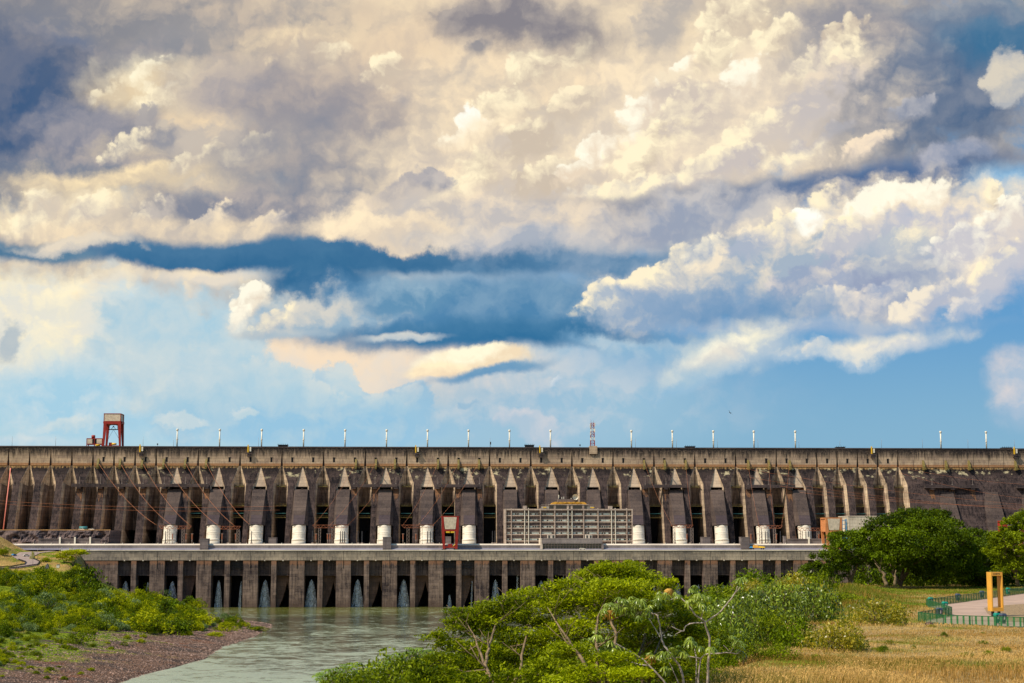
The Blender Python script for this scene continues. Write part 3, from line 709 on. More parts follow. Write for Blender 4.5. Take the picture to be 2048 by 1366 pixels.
# right wing: solid sloping face with two more housings
ua = uj(J1)
m = MB()
m.face(P(ua + AP, ZL), P(ua + WA, ZS), P(ua + WA - 0.5, 20), P(UR, 20), P(UR, ZL))
w = MB(); recess_half(w, ua, 1)
rw = m.build('wing_face', M['face'], dam); w.build('flank_wall', M['vault'], rw)
for k in range(1, 12):        # joints in the crest wall of the wing
    u = ua + k * H * 0.75
    MB().box(u - 0.12, u + 0.12, VW - 0.03, VW + 0.1, ZL + 0.2, ZC - 5).build('joint', M['void'], dam)
for px in (1898, 1987, 2062):
    u = u_at(px, vf(85), 1010)
    m = MB(); zt, zb = 88.5, 40
    A = [(u - 5.6, vf(zt) - 0.3, zt), (u - 8.4, vf(zt - 9) - 0.3, zt - 9), (u - 9.2, vf(zb) - 2, zb), (u + 7, vf(zb) - 8, zb), (u + 4.8, vf(zt - 9) - 2.0, zt - 9), (u + 4.0, vf(zt) - 0.8, zt)]
    m.face(*A)
    m.face((u + 4.0, vf(zt) - 0.8, zt), (u + 4.8, vf(zt - 9) - 2.0, zt - 9), (u + 7, vf(zb) - 8, zb), (u + 8.2, vf(zb) + 2, zb), (u + 5.2, vf(zt) + 1, zt))
    m.face((u - 5.6, vf(zt) - 0.3, zt), (u + 4.0, vf(zt) - 0.8, zt), (u + 5.2, vf(zt) + 1, zt), (u - 5.8, vf(zt) + 1, zt))
    m.face((u - 9.2, vf(zb) - 2, zb), (u - 8.4, vf(zt - 9) - 0.3, zt - 9), (u - 5.6, vf(zt) - 0.3, zt), (u - 6.2, vf(zt) + 1, zt), (u - 9.8, vf(zb) + 2, zb))
    m.build('penstock_housing', M['housing'], dam)
# line platforms on the face
def platform(px0, px1, brk=True, vshift=0.0):
    z = 93.4; v = vf(z) - 3.2
    u0, u1 = u_at(px0, v, 975), u_at(px1, v, 975)
    m = MB(); m.box(u0, u1, v - 1.5, v + 3.0, z - 1.7, z)
    m.box(u0, u1, v - 1.5, v - 1.2, z + 0.01, z + 0.8)
    p = m.build('line_platform', M['beam'], dam)
    j = math.ceil((u0 + 1 - U0) / H * 2) / 2
    for jj in [x + 0.5 for x in range(-14, 50)]:
        u = uj(jj)
        if not u0 + 1 < u < u1 - 1: continue
        MB().box(u - 1.6, u + 1.6, v - 1.2, v + 2.5, z - 3.0, z - 1.71).build('bracket', M['beam'], p)
        rq = random.Random(int(u)); MB().face(P(u - 2.2, z - 2.9, -0.12), P(u - 2.0, z - rq.uniform(6, 10), -0.15), P(u - 0.6, z - rq.uniform(8, 15), -0.15), P(u + 0.9, z - rq.uniform(6, 11), -0.15), P(u + 2.3, z - rq.uniform(8, 14), -0.15), P(u + 2.2, z - 2.9, -0.12)).build('stained_panel', M['rust_concrete'], p)
        m = MB(); m.bar((u, v, z), (u, v, z + 1.6), 0.9); m.bar((u, v, z + 1.6), (u, v, z + 6.5), 0.28)
        m.build('post_insulator', M['galv'], p)
    return p
PLAT = [(143, 418), (703, 795), (872, 963), (1287, 1375), (1494, 1590), (1850, 1956), (2034, 2120)]
for a in PLAT: platform(*a)
# line anchors sticking out under some openings, with conduits running down
for px in (197, 241, 285, 328, 371, 413, 712, 752, 790, 876, 917, 958, 1288, 1329, 1371, 1496, 1537, 1579, 1846, 1891, 1937, 2030):
    u = u_at(px, VW, 920); m = MB()
    m.hexa([(u - 0.8, VW - 3.4, ZL - 2.6), (u + 0.8, VW - 3.4, ZL - 2.6), (u + 0.8, VW, ZL - 2.6), (u - 0.8, VW, ZL - 2.6)],
           [(u - 0.8, VW - 3.4, ZL + 0.6), (u + 0.8, VW - 3.4, ZL + 0.6), (u + 0.8, VW, ZC - 10.2), (u - 0.8, VW, ZC - 10.2)])
    m.bar((u, VW - 3.2, ZL - 1.5), (u, VW - 9.5, ZL - 1.9), 0.5)
    m.build('line_anchor', M['rail_yellow'], dam)
# inspection brackets with a yellow hoist on the crest wall
for px in (283, 499, 834, 1082, 1745, 2030):
    u = u_at(px, VW, 900)
    hp = empty('hoist', loc(u, VW - 1.0, ZC), TH, None, 'hoist', 'small yellow and white hoists on the crest wall')
    MB().box(-1.5, -0.6, -0.6, 0.4, -5.0, 1.2).build('post', M['yellow'], hp)
    MB().box(0.2, 1.5, -0.6, 0.4, -4.2, -0.6).build('cabinet', M['white_steel'], hp)
    m = MB(); m.box(-3.2, 2.6, -1.6, 0.38, -6.2, -5.4); m.box(-1.4, 1.4, -1.2, 0.38, -8.4, -6.21); m.build('bracket', M['beam'], hp)
    nm = {283: 'yellow hoist on the crest wall just right of the red crane on top', 499: 'yellow hoist on the crest wall left of the first dark shed', 834: 'yellow hoist on the crest wall midway along the row of masts',
          1082: 'yellow hoist on the crest wall left of the lattice tower', 1745: 'yellow hoist on the crest wall above the plain narrow buttresses', 2030: 'yellow hoist on the crest wall at the far right end'}[px]
    hp['label'] = nm
# a pale red pipe down the face at the far left
a = uz(21, 926, vf(105) - 1); b = uz(7, 1058, vf(58) - 1)
MB().tube([(a[0], vf(107) - 0.6, 107), (b[0], vf(50) - 0.6, 50)], 0.45, 6).build('drain_pipe', M['pink'], dam)
# ------------------------------------------------------------------ the powerhouse at the foot of the dam
ZD = z_at(1000, 1099.4, 0)            # kerb of the front deck
ZO = z_at(1000, 1120.3, 0)            # tops of the bays
_bp = [(311, 0), (407, 1), (595.3, 3), (687.5, 4), (779.8, 5), (873.6, 6), (964, 7), (1054.6, 8), (1147.5, 9), (1328.5, 11), (1420, 12), (1512, 13), (1603, 14)]
BUN, BU0 = np.polyfit([k for _, k in _bp], [u_at(p, 0, 1150) for p, _ in _bp], 1)   # centres of the wide piers
print('bay unit', BUN, BU0, 'ZD', ZD, 'ZO', ZO)
ph = empty('powerhouse', DO, TH, 'long low concrete powerhouse with dark open bays along the river below the dam', 'powerhouse')
NB = 17
PL = u_at(120, 0, 1150); PR = BU0 + NB * BUN
WW, WN, WO = 10.8, 3.7, 9.75          # wide pier, narrow pier, bay opening
k_ = BUN / (WW + WN + 2 * WO); WW *= k_; WN *= k_; WO *= k_
m = MB(); m.box(PL, PR, 0, 3.0, ZO, ZD - 0.9); m.build('parapet_band', M['band'], ph)
MB().box(PL, PR, -0.35, 9, ZD - 0.9 + 0.003, ZD).build('deck_edge', M['deck'], ph)
MB().box(PL, PR, 3.003, 97, ZO, ZO + 1.5).build('bay_soffit', M['bay'], ph)
u_first = BU0 - WW / 2 - 2 * WO - WN
MB().box(PL, u_first, 0.25, 30, -4, ZO - 0.003).build('end_wall', M['pier'], ph)
def pier(u0, u1):
    o = MB().box(u0, u1, 0.2, 12, -4, ZO - 0.003)
    o.build('pier', M['pier'], ph)
JETS = {}
for k in range(NB):
    c0 = BU0 + k * BUN - WW / 2          # left side of the wide pier of this unit
    a1 = c0 - WO; n1 = a1 - WN; a0 = n1 - WO
    pier(c0, c0 + WW); pier(n1, a1)
    for (x0, x1, typ) in ((a0, n1, 'A'), (a1, c0, 'B')):
        zg = ZO - 11.2
        m = MB(); m.box(x0, x1, 4.2, 5.0, zg, ZO - 0.003); g = m.build('gate_panel', M['bay'], ph)
        if k in (2, 7) or (k == 16):
            m = MB()
            for q in range(5): m.box(x0 + 0.5, x1 - 0.5, 3.7, 4.19, ZO - 1.6 - q * 1.1, ZO - 1.1 - q * 1.1)
            m.build('grille', M['black_steel'], g)
        arch = typ == 'B' and k in (1, 3, 4, 5, 6, 7, 10)
        m = MB()
        if arch:                       # brown wall pierced by a tall pointed opening
            ap = x0 + WO * 0.74; l0 = x0 + 1.2; pts = []
            for t in range(9):
                f = t / 8; pts.append((ap - (ap - l0) * (f ** 1.6), 19.5 - 20.5 * f))
            rt = [(x1 - 0.05, -1), (x1 - 0.05, 10)] + [(x1 - 0.05 - (x1 - ap) * ((q / 5) ** 0.8), 10 + 9.5 * q / 5) for q in range(1, 5)]
            v = 8.0
            for a, b in zip(pts[:-1], pts[1:]):
                m.face((x0, v, a[1]), (x0, v, b[1]), (b[0], v, b[1]), (a[0], v, a[1]))
                m.face((a[0], v, a[1]), (b[0], v, b[1]), (b[0], v + 9, b[1]), (a[0], v + 9, a[1]))
            m.face((x0, v, zg), (x0, v, 19.5), (x1, v, 19.5), (x1, v, zg))
            q = rt[1:] + [(ap, 19.5)]
            for a, b in zip(q[:-1], q[1:]):
                m.face((a[0], v, a[1]), (x1, v, a[1]), (x1, v, b[1]), (b[0], v, b[1]))
            m.build('bay_wall', M['bay_brown'], ph)
        JETS[(k, typ)] = ((x0 + x1) / 2, arch)
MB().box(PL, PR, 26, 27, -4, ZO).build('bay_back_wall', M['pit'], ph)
for k in range(NB):                     # lamp over each bay
    for s in (0, 1):
        x = BU0 + k * BUN - WW / 2 - WO / 2 - s * (WO + WN)
        MB().box(x - 0.45, x + 0.45, -0.5, -0.002, ZO - 0.5, ZO + 0.3).build('bay_lamp', M['deck'], ph)
        MB().box(x - 0.10, x + 0.10, -0.14, -0.002, ZO + 0.6, ZD - 1.0).build('cable_duct', M['galv'], ph)
for k in range(NB):                     # expansion joints of the band
    x = BU0 + k * BUN
    MB().box(x - 0.12, x + 0.12, -0.03, 0.1, ZO - 6, ZD - 1.0).build('joint', M['void'], ph)
# deck: carriageway, pale apron, upstand wall and roof
RZ = 46.0
RL, RR = u_at(-40, 12, 1095), PR + 60
def strip(name, mat, prof, u0=RL, u1=RR):
    m = MB()
    for (v0, z0), (v1, z1) in zip(prof[:-1], prof[1:]):
        m.face((u0, v0, z0), (u1, v0, z0), (u1, v1, z1), (u0, v1, z1))
    return m.build(name, mat, ph)
strip('carriageway', M['kerb'], [(9.0, ZD - 0.05), (10.2, ZD - 0.05)])
strip('apron', M['apron'], [(10.2, ZD - 0.05), (10.9, ZD + 0.35), (12.6, ZD + 1.15)])
strip('upstand', M['kerb'], [(12.62, ZD + 1.15), (12.7, ZD + 3.1)])
strip('roof_kerb', M['deck'], [(12.5, ZD + 3.103), (12.5, ZD + 3.35), (15.0, RZ + 0.1), (15.4, RZ + 0.1), (15.4, RZ)])
MB().box(RL, RR, 15.4, 98.5, RZ - 1.0, RZ).build('roof', M['deck'], ph)
MB().box(RL, RR, 98.5, 112, 40, RZ - 0.3).build('rear_deck', M['kerb'], ph)
for k in range(46):
    x = RL + 12 + k * 13.0
    MB().box(x - 0.25, x + 0.25, 14.4, 14.9, RZ + 0.05, RZ + 0.75).build('edge_lamp', M['white_steel'], ph)
for px0, px1, yt, yb, v0, v1, nm in ((399.5, 416, 1078, 1100, 10, 18, 'stair_block'), (765.5, 782, 1075, 1098, 10, 18, 'stair_block'), (1482.5, 1499.5, 1075, 1099, 10, 18, 'stair_block'),
                                     (537, 552, 1076, 1089, 40, 50, 'stair_block'), (1405, 1421, 1075, 1089, 40, 50, 'stair_block'), (891, 902, 1074, 1088, 60, 70, 'stair_block'), (1568, 1573, 1073, 1090, 40, 44, 'stair_block')):
    z0 = ZD if v0 < 20 else RZ
    m = MB(); u0, u1 = u_at(px0, v0, yb), u_at(px1, v0, yb)
    m.box(u0, u1, v0, v1, z0, z_at(px0, yt, v0)); m.box(u0 - 0.15, u1 + 0.15, v0 - 0.15, v1 + 0.15, z_at(px0, yt, v0) + 0.003, z_at(px0, yt, v0) + 0.4)
    m.build(nm, M['block'], ph)
# low walls with white posts at both ends of the roof
for (p0, p1, posts) in ((76, 200, (119.5, 149.5, 180)), (1575, 1700, (1618, 1645))):
    m = MB(); m.box(u_at(p0, 60, 1090), u_at(p1, 60, 1090), 60, 61, RZ - 0.5, RZ + 3.4); m.box(u_at(p0, 60, 1090), u_at(p1, 60, 1090), 59.5, 61.5, RZ + 3.403, RZ + 4.0)
    w = m.build('screen_wall', M['block'], ph)
    for p in posts:
        u = u_at(p, 59, 1090); MB().box(u - 0.6, u + 0.6, 58.6, 59.45, RZ, RZ + 5.2).build('wall_post', M['white_steel'], w)

# ------------------------------------------------------------------ water shooting out of the bays
def jet_mat():
    m, T, bs = new_mat('falling_spray')
    co = T.n.new('ShaderNodeTexCoord').outputs['Object']
    st = T.noise(T.vmath('MULTIPLY', co, (1.6, 1.6, 0.22)), 1.0, 6, 0.7)
    sp = T.noise(co, 1.4, 5, 0.75)
    lw = T.n.new('ShaderNodeLayerWeight'); lw.inputs[0].default_value = 0.35
    a = T.math('MULTIPLY', T.ramp(T.math('ADD', T.math('MULTIPLY', st, 0.6), T.math('MULTIPLY', sp, 0.4)), 0.38, 0.68, 0.0, 0.5), T.ramp(lw.outputs['Facing'], 0.9, 0.15))
    bs.inputs['Base Color'].default_value = rgb(232, 240, 252); bs.inputs['Roughness'].default_value = 0.9
    T.put(bs.inputs['Alpha'], a)
    return m
M['spray'] = jet_mat()
def jet(u, z1, half, v=7.0, lean=0.0, core=True):
    def shell(w0, w1, pw, dep):
        path = []; rad = []
        for i in range(13):
            f = i / 12; z = z1 * (1 - f) - 0.3 * f
            path.append((u + lean * f, v - 3.0 * f, z)); rad.append(w0 + (w1 - w0) * f ** pw)
        m = MB(); m.tube(path, rad, 28, cap=False)
        m.v = [(x, v + (y - v) * dep, z) for x, y, z in m.v]
        return m
    o = shell(0.2, half * 1.04, 0.55, 0.45).build('water_jet', M['spray'])
    o.location = DO; o.rotation_euler = (0, 0, TH)
    shell(0.2, half * 0.4, 0.6, 0.3).build('core', M['spray'], o)
    return o
jl = {(0, 'A'): (19, 4.2, 0, 'broad white water jet in the first bay above the bushes on the left bank'), (0, 'B'): (18.5, 2.0, 3.0, 'thin water jet hugging the pier in the second bay from the left'),
      (1, 'A'): (19, 4.4, 0, 'broad water jet half hidden by the round bushes on the left bank'), (2, 'A'): (19.5, 3.0, 0, 'narrow upright water jet in the leftmost bay clear of the bushes'),
      (2, 'B'): (19, 1.2, 3.2, 'thin slanting jet beside the pier, just right of the leftmost clear bay'), (3, 'A'): (20, 4.3, 0, 'cone shaped jet below the third white penstock'),
      (4, 'A'): (20, 4.6, 0, 'cone shaped jet below the dam unit left of the deck stair block'), (5, 'A'): (20, 4.6, 0, 'cone shaped jet below the middle grey stair block on the deck'),
      (6, 'A'): (20, 4.6, 0, 'cone shaped jet nearest to the red crane on its left'), (7, 'A'): (9, 1.6, 0, 'weak straight jet below the dark stop log grille under the red crane'),
      (7, 'B'): (19, 0.7, 3.6, 'thread of falling water beside the pier right of the red crane'), (8, 'A'): (20, 3.6, 0, 'tall misty jet in the first bay right of the red crane'),
      (8, 'B'): (28, 1.1, 3.4, 'high thin jet along the pier behind the top of the near tree'), (9, 'A'): (19, 4.6, 0, 'wide jet just above the feathery tree left of the office block'),
      (9, 'B'): (32, 1.0, 3.6, 'faint water curtain falling from the top of its bay below the office block'), (11, 'B'): (26, 1.0, 3.6, 'thin bluish jet seen over the feathery tree right of the office block'),
      (12, 'A'): (17, 4.2, -1, 'split jet with two plumes above the treetops right of centre'), (12, 'B'): (16, 2.2, 2.6, 'single plume above the treetops right of the split jet'),
      (13, 'A'): (16, 3.6, 0, 'rightmost water jet barely rising above the dark shrub crowns')}
for key, (z, w, ln, lab) in jl.items():
    u, arch = JETS[key]
    o = jet(u + ln * 0.9 if ln > 1.5 else u, z, w, lean=(-0.6 if ln > 1.5 else ln))
    tag(o, lab, 'water jet', 'water jets from the bays of the powerhouse')
# ------------------------------------------------------------------ gantry cranes
def deck_crane(px0, px1, ytop, ybot, v, leg, lab, name='gantry_crane', sheet='panel', base=None, depth=9.0, grp=None):
    """portal crane whose legs lean in towards the rails; hung cabin between the legs"""
    u0, u1 = u_at(px0, v, ytop), u_at(px1, v, ytop); W_ = u1 - u0; c = (u0 + u1) / 2
    zb = base if base is not None else z_at(px0, ybot, v); Hh = z_at(px0, ytop, v) - zb
    cr = empty(name, loc(c, v, zb), TH, lab, 'crane', grp)
    L = M[leg]; hw = W_ / 2; tb = 0.36 * 2 * 0.5; bx = hw * 0.70; hg = Hh * 0.40
    for y in (0.0, depth):
        for s in (-1, 1):
            m = MB(); ty = 1.3; xo, xi = hw, hw - 1.5
            top = [(s * xo, y, Hh - 0.8), (s * xi, y, Hh - 0.8), (s * xi, y + ty, Hh - 0.8), (s * xo, y + ty, Hh - 0.8)]
            mid = [(s * (hw - 0.0), y, Hh * 0.6), (s * (hw - 2.1), y, Hh * 0.6), (s * (hw - 2.1), y + ty, Hh * 0.6), (s * (hw - 0.0), y + ty, Hh * 0.6)]
            bot = [(s * (bx + 0.9), y, 0.6), (s * (bx - 0.9), y, 0.6), (s * (bx - 0.9), y + ty, 0.6), (s * (bx + 0.9), y + ty, 0.6)]
            if s > 0: top, mid, bot = [q[::-1] for q in (top, mid, bot)]
            m.hexa(mid[::-1] if False else mid, top); m.hexa(bot, mid)
            m.build('leg', L, cr)
            MB().box(s * bx - 1.8, s * bx + 1.8, y - 0.2, y + ty + 0.2, -0.1, 0.6).build('bogie', M['black_steel'], cr)
        MB().box(-hw, hw, y + 0.02, y + 1.25, Hh - 0.79, Hh).build('top_beam', L, cr)
        MB().box(-hw + 0.1, hw - 0.1, y + 0.03, y + 1.2, Hh * 0.55, Hh * 0.60 - 0.004).build('cross_beam', L, cr)
        MB().box(-bx + 0.8, bx - 0.8, y + 0.05, y + 1.0, 1.4, 2.4).build('sill_beam', L, cr)
    for s in (-1, 1):
        MB().box(s * hw - 0.5, s * hw + 0.5, 1.32, depth - 0.02, Hh - 0.8, Hh - 0.05).build('side_beam', L, cr)
        MB().bar((s * bx, 1.3, 1.0), (s * bx, depth, 1.0), 0.9).build('side_beam', L, cr)
        MB().box(s * (hw - 0.4) - 0.2, s * (hw - 0.4) + 0.2, 1.3, depth, Hh * 0.56, Hh - 0.9).build('side_sheet', L, cr)
    m = MB(); y0, y1 = -0.1, depth + 1.2
    t0, t1 = -(hw - 1.55), hw - 1.55; b0, b1 = -(hw - 2.5), hw - 2.5
    m.hexa([(b0, y0, Hh * 0.61), (b1, y0, Hh * 0.61), (b1, y1, Hh * 0.61), (b0, y1, Hh * 0.61)], [(t0, y0, Hh - 0.82), (t1, y0, Hh - 0.82), (t1, y1, Hh - 0.82), (t0, y1, Hh - 0.82)])
    m.build('machine_cabin', M[sheet], cr)
    m = MB(); m.box(-1.6, 1.6, 0.2, 2.5, 2.41, 4.2); m.build('winch', M['red'] if leg == 'red' else L, cr)
    m = MB(); m.tube([(1.8, 0.8, 2.0), (bx - 0.2, 0.6, 4.4)], 0.35, 6); m.tube([(1.8, 0.8, 2.0), (bx + 0.2, 0.6, 1.0)], 0.35, 6); m.build('service_stair', M['yellow'], cr)
    MB().box(-hw + 3.2, -hw + 6.0, -0.3, 0.0, Hh * 0.50, Hh * 0.545).box(hw - 6.0, hw - 3.2, -0.3, 0.0, Hh * 0.50, Hh * 0.545).build('warning_plate', M['yellow'], cr)
    return cr
deck_crane(883.3, 917.6, 1032, 1098.8, 2.0, 'red', 'red gantry crane with a pale hung cabin standing on the powerhouse deck in mid picture', base=ZD, grp='gantry cranes')
deck_crane(1651, 1684, 1035, 1101, 2.0, 'orange', 'orange gantry crane on the powerhouse deck beside the big dark tree', base=ZD, depth=15, grp='gantry cranes')
deck_crane(2010, 2046, 1041, 1100, 20.0, 'red', 'red and white crane mostly hidden by the trees at the right edge', base=ZD, depth=15, grp='gantry cranes')
# crane on the crest
def crest_crane():
    v = VC + 3; u0, u1 = u_at(205.5, v, 893), u_at(240, v, 893); c = (u0 + u1) / 2; hw = (u1 - u0) / 2
    Hh = z_at(220, 825.7, v) - ZC; D = 12.0
    cr = empty('gantry_crane', loc(c, v, ZC - 0.4), TH, 'tall red gantry crane with a beige machine house on top of the dam', 'crane', 'gantry cranes')
    for y in (0.0, D):
        for s in (-1, 1):
            top = [(s * hw, y, Hh * 0.74), (s * (hw - 2.6), y, Hh * 0.74), (s * (hw - 2.6), y + 1.5, Hh * 0.74), (s * hw, y + 1.5, Hh * 0.74)]
            bot = [(s * (hw + 0.5), y, 0.3), (s * (hw - 0.9), y, 0.3), (s * (hw - 0.9), y + 1.5, 0.3), (s * (hw + 0.5), y + 1.5, 0.3)]
            if s > 0: top, bot = top[::-1], bot[::-1]
            MB().hexa(bot, top).build('leg', M['red'], cr)
        MB().box(-hw, hw, y + 0.01, y + 1.49, Hh * 0.68, Hh * 0.768).build('main_girder', M['red'], cr)
        MB().box(-hw + 0.2, hw - 0.2, y + 0.3, y + 1.2, 0.4, 1.1).build('sill_beam', M['red'], cr)
    for s in (-1, 1): MB().box(s * hw - 0.6, s * hw + 0.6, 1.5, D, Hh * 0.70, Hh * 0.765).build('end_girder', M['red'], cr)
    hs = MB().box(-hw + 0.5, hw - 0.5, 0.2, D + 1.2, Hh * 0.771, Hh - 0.3).build('machine_house', M['panel'], cr)
    m = MB()
    for x in (-hw, hw - 0.5):
        for y in (0.1, D + 0.8): m.box(x, x + 0.5, y, y + 0.6, Hh * 0.771, Hh)
    m.box(-hw, hw, 0.0, 0.19, Hh - 0.5, Hh); m.box(-hw, hw, D + 1.21, D + 1.4, Hh - 0.5, Hh); m.box(-hw, -hw + 0.45, 0.7, D + 0.8, Hh - 0.5, Hh); m.box(hw - 0.45, hw, 0.7, D + 0.8, Hh - 0.5, Hh)
    m.build('house_frame', M['red'], hs)
    m = MB(); z = Hh * 0.53
    m.bar((-hw * 0.62, D / 2, z), (hw * 0.62, D / 2, z), 0.8, 0.7)
    for x in (-0.62, -0.48, 0.48, 0.62): m.bar((hw * x, D / 2, z), (hw * x, D / 2, Hh * 0.67), 0.28)
    m.bar((-hw * 0.3, D / 2, z), (0, D / 2, z + 2.4), 0.3); m.bar((hw * 0.3, D / 2, z), (0, D / 2, z + 2.4), 0.3); m.box(-0.5, 0.5, D / 2 - 0.4, D / 2 + 0.4, z + 2.1, z + 3.0)
    m.build('lifting_beam', M['black_steel'], cr)
    m = MB(); m.tube([(-hw * 0.62, D / 2, Hh * 0.69), (-hw * 0.35, D / 2, Hh * 0.69)], 1.2, 10); m.tube([(hw * 0.35, D / 2, Hh * 0.69), (hw * 0.62, D / 2, Hh * 0.69)], 1.2, 10)
    m.build('hoist_drum', M['rusty'], cr)
    m = MB(); m.tube([(0, D / 2, z), (-hw * 0.7, D / 2, 5.2)], 0.1, 5); m.tube([(0, D / 2, z), (hw * 0.72, D / 2, 6.5)], 0.1, 5); m.build('sling', M['black_steel'], cr)
    m = MB(); m.box(-2.6, -0.4, 2, 4, 1.11, 3.6); m.build('winch', M['red'], cr)
    MB().tube([(-0.2, 3, 2.4), (3.4, 3, 2.4)], [1.0, 0.8], 10).build('motor', M['yellow'], cr)
    # trolley beside it
    u0, u1 = u_at(172.5, v, 893), u_at(204.5, v, 893); c = (u0 + u1) / 2; hw = (u1 - u0) / 2; Ht = z_at(190, 875.5, v) - ZC
    tr = empty('crane_trolley', loc(c, v, ZC - 0.4), TH, 'low red and beige machine cabin left of the tall crest crane', 'trolley')
    m = MB(); z0 = Ht * 0.26
    for x in (-hw, -hw * 0.05, hw - 0.7): m.box(x, x + 0.7, 0, 0.7, 0.2, z0); m.box(x, x + 0.7, 6.3, 7.0, 0.2, z0)
    m.box(-hw, hw, 0, 7, z0 + 0.002, z0 + 0.7); m.box(-hw, hw, 0, 7, Ht - 0.6, Ht)
    for x in (-hw, -hw * 0.05, hw - 0.5): m.box(x, x + 0.5, -0.05, 0.4, z0 + 0.7, Ht - 0.602)
    m.build('frame', M['red'], tr)
    for a, b in ((-0.95, -0.28), (0.28, 0.93)): MB().box(hw * a, hw * b, 0.05, 6.9, z0 + 0.71, Ht - 0.61).build('sheet_panel', M['panel'], tr)
    MB().box(-hw * 0.27, hw * 0.27, 0.6, 6.5, z0 + 0.71, Ht - 0.61).build('louvre', M['black_steel'], tr)
    MB().tube([(-hw * 0.45, 3, Ht + 1.4), (-hw * 0.05, 3, Ht + 1.4)], 1.4, 12).build('drum', M['red'], tr)
    MB().tube([(hw * 0.15, 0.5, 1.2), (hw * 0.7, 0.5, 1.4)], 0.8, 10).build('motor', M['yellow'], tr)
crest_crane()

# ------------------------------------------------------------------ row of white masts, rods, sheds and the lattice tower on the crest
ORD = ['first', 'second', 'third', 'fourth', 'fifth', 'sixth', 'seventh', 'eighth', 'ninth', 'tenth', 'eleventh', 'twelfth']
def build_mast():
    mt = empty('vent_mast', (0, 0, 0), TH, 'x', 'mast', 'white vent masts along the crest')
    MB().tube([(0, 0, -0.5), (0, 0, 13.4)], 0.56, 12).build('tube', M['white_steel'], mt)
    MB().tube([(0, 0, 13.2), (0, 0, 13.5), (0, 0, 14.6), (0, 0, 15.0)], [0.62, 0.95, 0.95, 0.7], 14).build('cowl', M['white_steel'], mt)
    MB().tube([(0, 0, 5.9), (0, 0, 6.5)], 0.88, 12).build('collar', M['white_steel'], mt)
    return mt
proto = build_mast()
MASTS = [354, 439, 523, 607, 690, 773, 855, 937, 1019, 1101, 1263, 1345, 1427, 1508, 1591, 1882, 1973]
for i, px in enumerate(MASTS):
    o = proto if i == 0 else copy_tree(proto)
    v = VC + 3; o.location = loc(u_at(px, v, 893), v, ZC - 0.4)
    if i < 10: lab = '%s white vent mast to the right of the red crest crane' % ORD[i]
    elif i < 15: lab = '%s white vent mast to the right of the lattice tower' % ORD[i - 10]
    else: lab = 'white vent mast far right, %s of the last lone pair' % ('left one' if i == 15 else 'right one')
    o['label'] = lab
RODS = [24, 111, 286, 347, 517, 980, 1271, 1353, 1435, 1516, 1598, 1680, 1763, 1845, 1936, 2029]
rp = None
for i, px in enumerate(RODS):
    if rp is None:
        rp = empty('lightning_rod', (0, 0, 0), TH, 'thin grey lightning rod on the dam crest', 'lightning rod', 'lightning rods along the crest')
        MB().tube([(0, 0, -0.4), (0, 0, 4), (0, 0, 8.2)], [0.13, 0.1, 0.05], 6).build('rod', M['galv'], rp)
        MB().box(-0.5, 0.5, -0.3, 0.3, -0.4, 0.5).build('foot', M['galv'], rp); o = rp
    else: o = copy_tree(rp)
    o.location = loc(u_at(px, VC + 2, 893), VC + 2, ZC - 0.4)
def shed(px0, px1, yt, lab):
    v = VC + 5; u0, u1 = u_at(px0, v, 893), u_at(px1, v, 893); c = (u0 + u1) / 2; w = (u1 - u0) / 2; h = z_at(px0, yt, v) - ZC
    s = empty('crest_shed', loc(c, v, ZC - 0.4), TH, lab, 'shed', 'low dark sheds on the crest')
    MB().box(-w, w, 0, 5, 0, h + 0.1).build('body', M['black_steel'], s)
    MB().box(-w - 0.4, w + 0.4, -0.4, 5.4, h + 0.103, h + 0.5).build('roof', M['black_steel'], s)
    m = MB()
    for k in range(6): m.box(-w + k * w * 0.39, -w + k * w * 0.39 + 0.25, -0.25, -0.01, h + 0.51, h + 1.3)
    m.build('railing', M['black_steel'], s)
shed(556, 575, 889.5, 'low dark shed on the crest between the third and fourth masts'); shed(1050, 1068, 889.8, 'low dark shed on the crest between the two masts left of the lattice tower')
shed(1371, 1390, 892.5, 'low dark shed on the crest between the second and third masts right of the tower'); shed(1673, 1690, 894.0, 'low dark shed on the crest above the plain narrow buttresses'); shed(2005, 2024, 895.0, 'low dark shed at the far right end of the crest')
def lattice():
    v = VC + 4; u = u_at(1185, v, 893)
    t = empty('lattice_tower', loc(u, v, ZC), TH, 'red and white lattice radio tower on a concrete plinth on the dam', 'tower')
    MB().box(-3.0, 3.4, -6.0, 1.0, -5.5, 1.0).build('plinth', M['crest'], t)
    h = z_at(1185, 846, v) - ZC; n = 8; ms = {0: MB(), 1: MB()}
    for k in range(n):
        z0, z1 = 1.0 + (h - 1) * k / n, 1.0 + (h - 1) * (k + 1) / n; w0, w1 = 1.75 - k * 0.07, 1.75 - (k + 1) * 0.07; m = ms[1 if k in (2, 5) else 0]
        cs = ((-1, -1), (1, -1), (1, 1), (-1, 1))
        for i, (a, b) in enumerate(cs):
            c2 = cs[(i + 1) % 4]
            m.bar((a * w0, b * w0, z0), (a * w1, b * w1, z1), 0.42); m.bar((a * w0, b * w0, z0), (c2[0] * w1, c2[1] * w1, z1), 0.24)
            m.bar((a * w1, b * w1, z1), (c2[0] * w1, c2[1] * w1, z1), 0.18)
    ms[0].build('red_bays', M['red'], t); ms[1].build('white_bays', M['white_steel'], t)
    m = MB()
    for x, z, hh in ((1.9, h * 0.62, 3.0), (-1.9, h * 0.8, 3.4), (2.0, h * 0.86, 3.0), (-1.8, h * 0.5, 2.2)): m.box(x - 0.35, x + 0.35, -1.8, -1.2, z, z + hh)
    m.build('antenna', M['white_steel'], t)
    for s in (-1, 1): MB().tube([(s * 1.1, 0, h), (s * 1.1, 0, h + 2.8)], 0.08, 5).build('whip', M['red'], t)
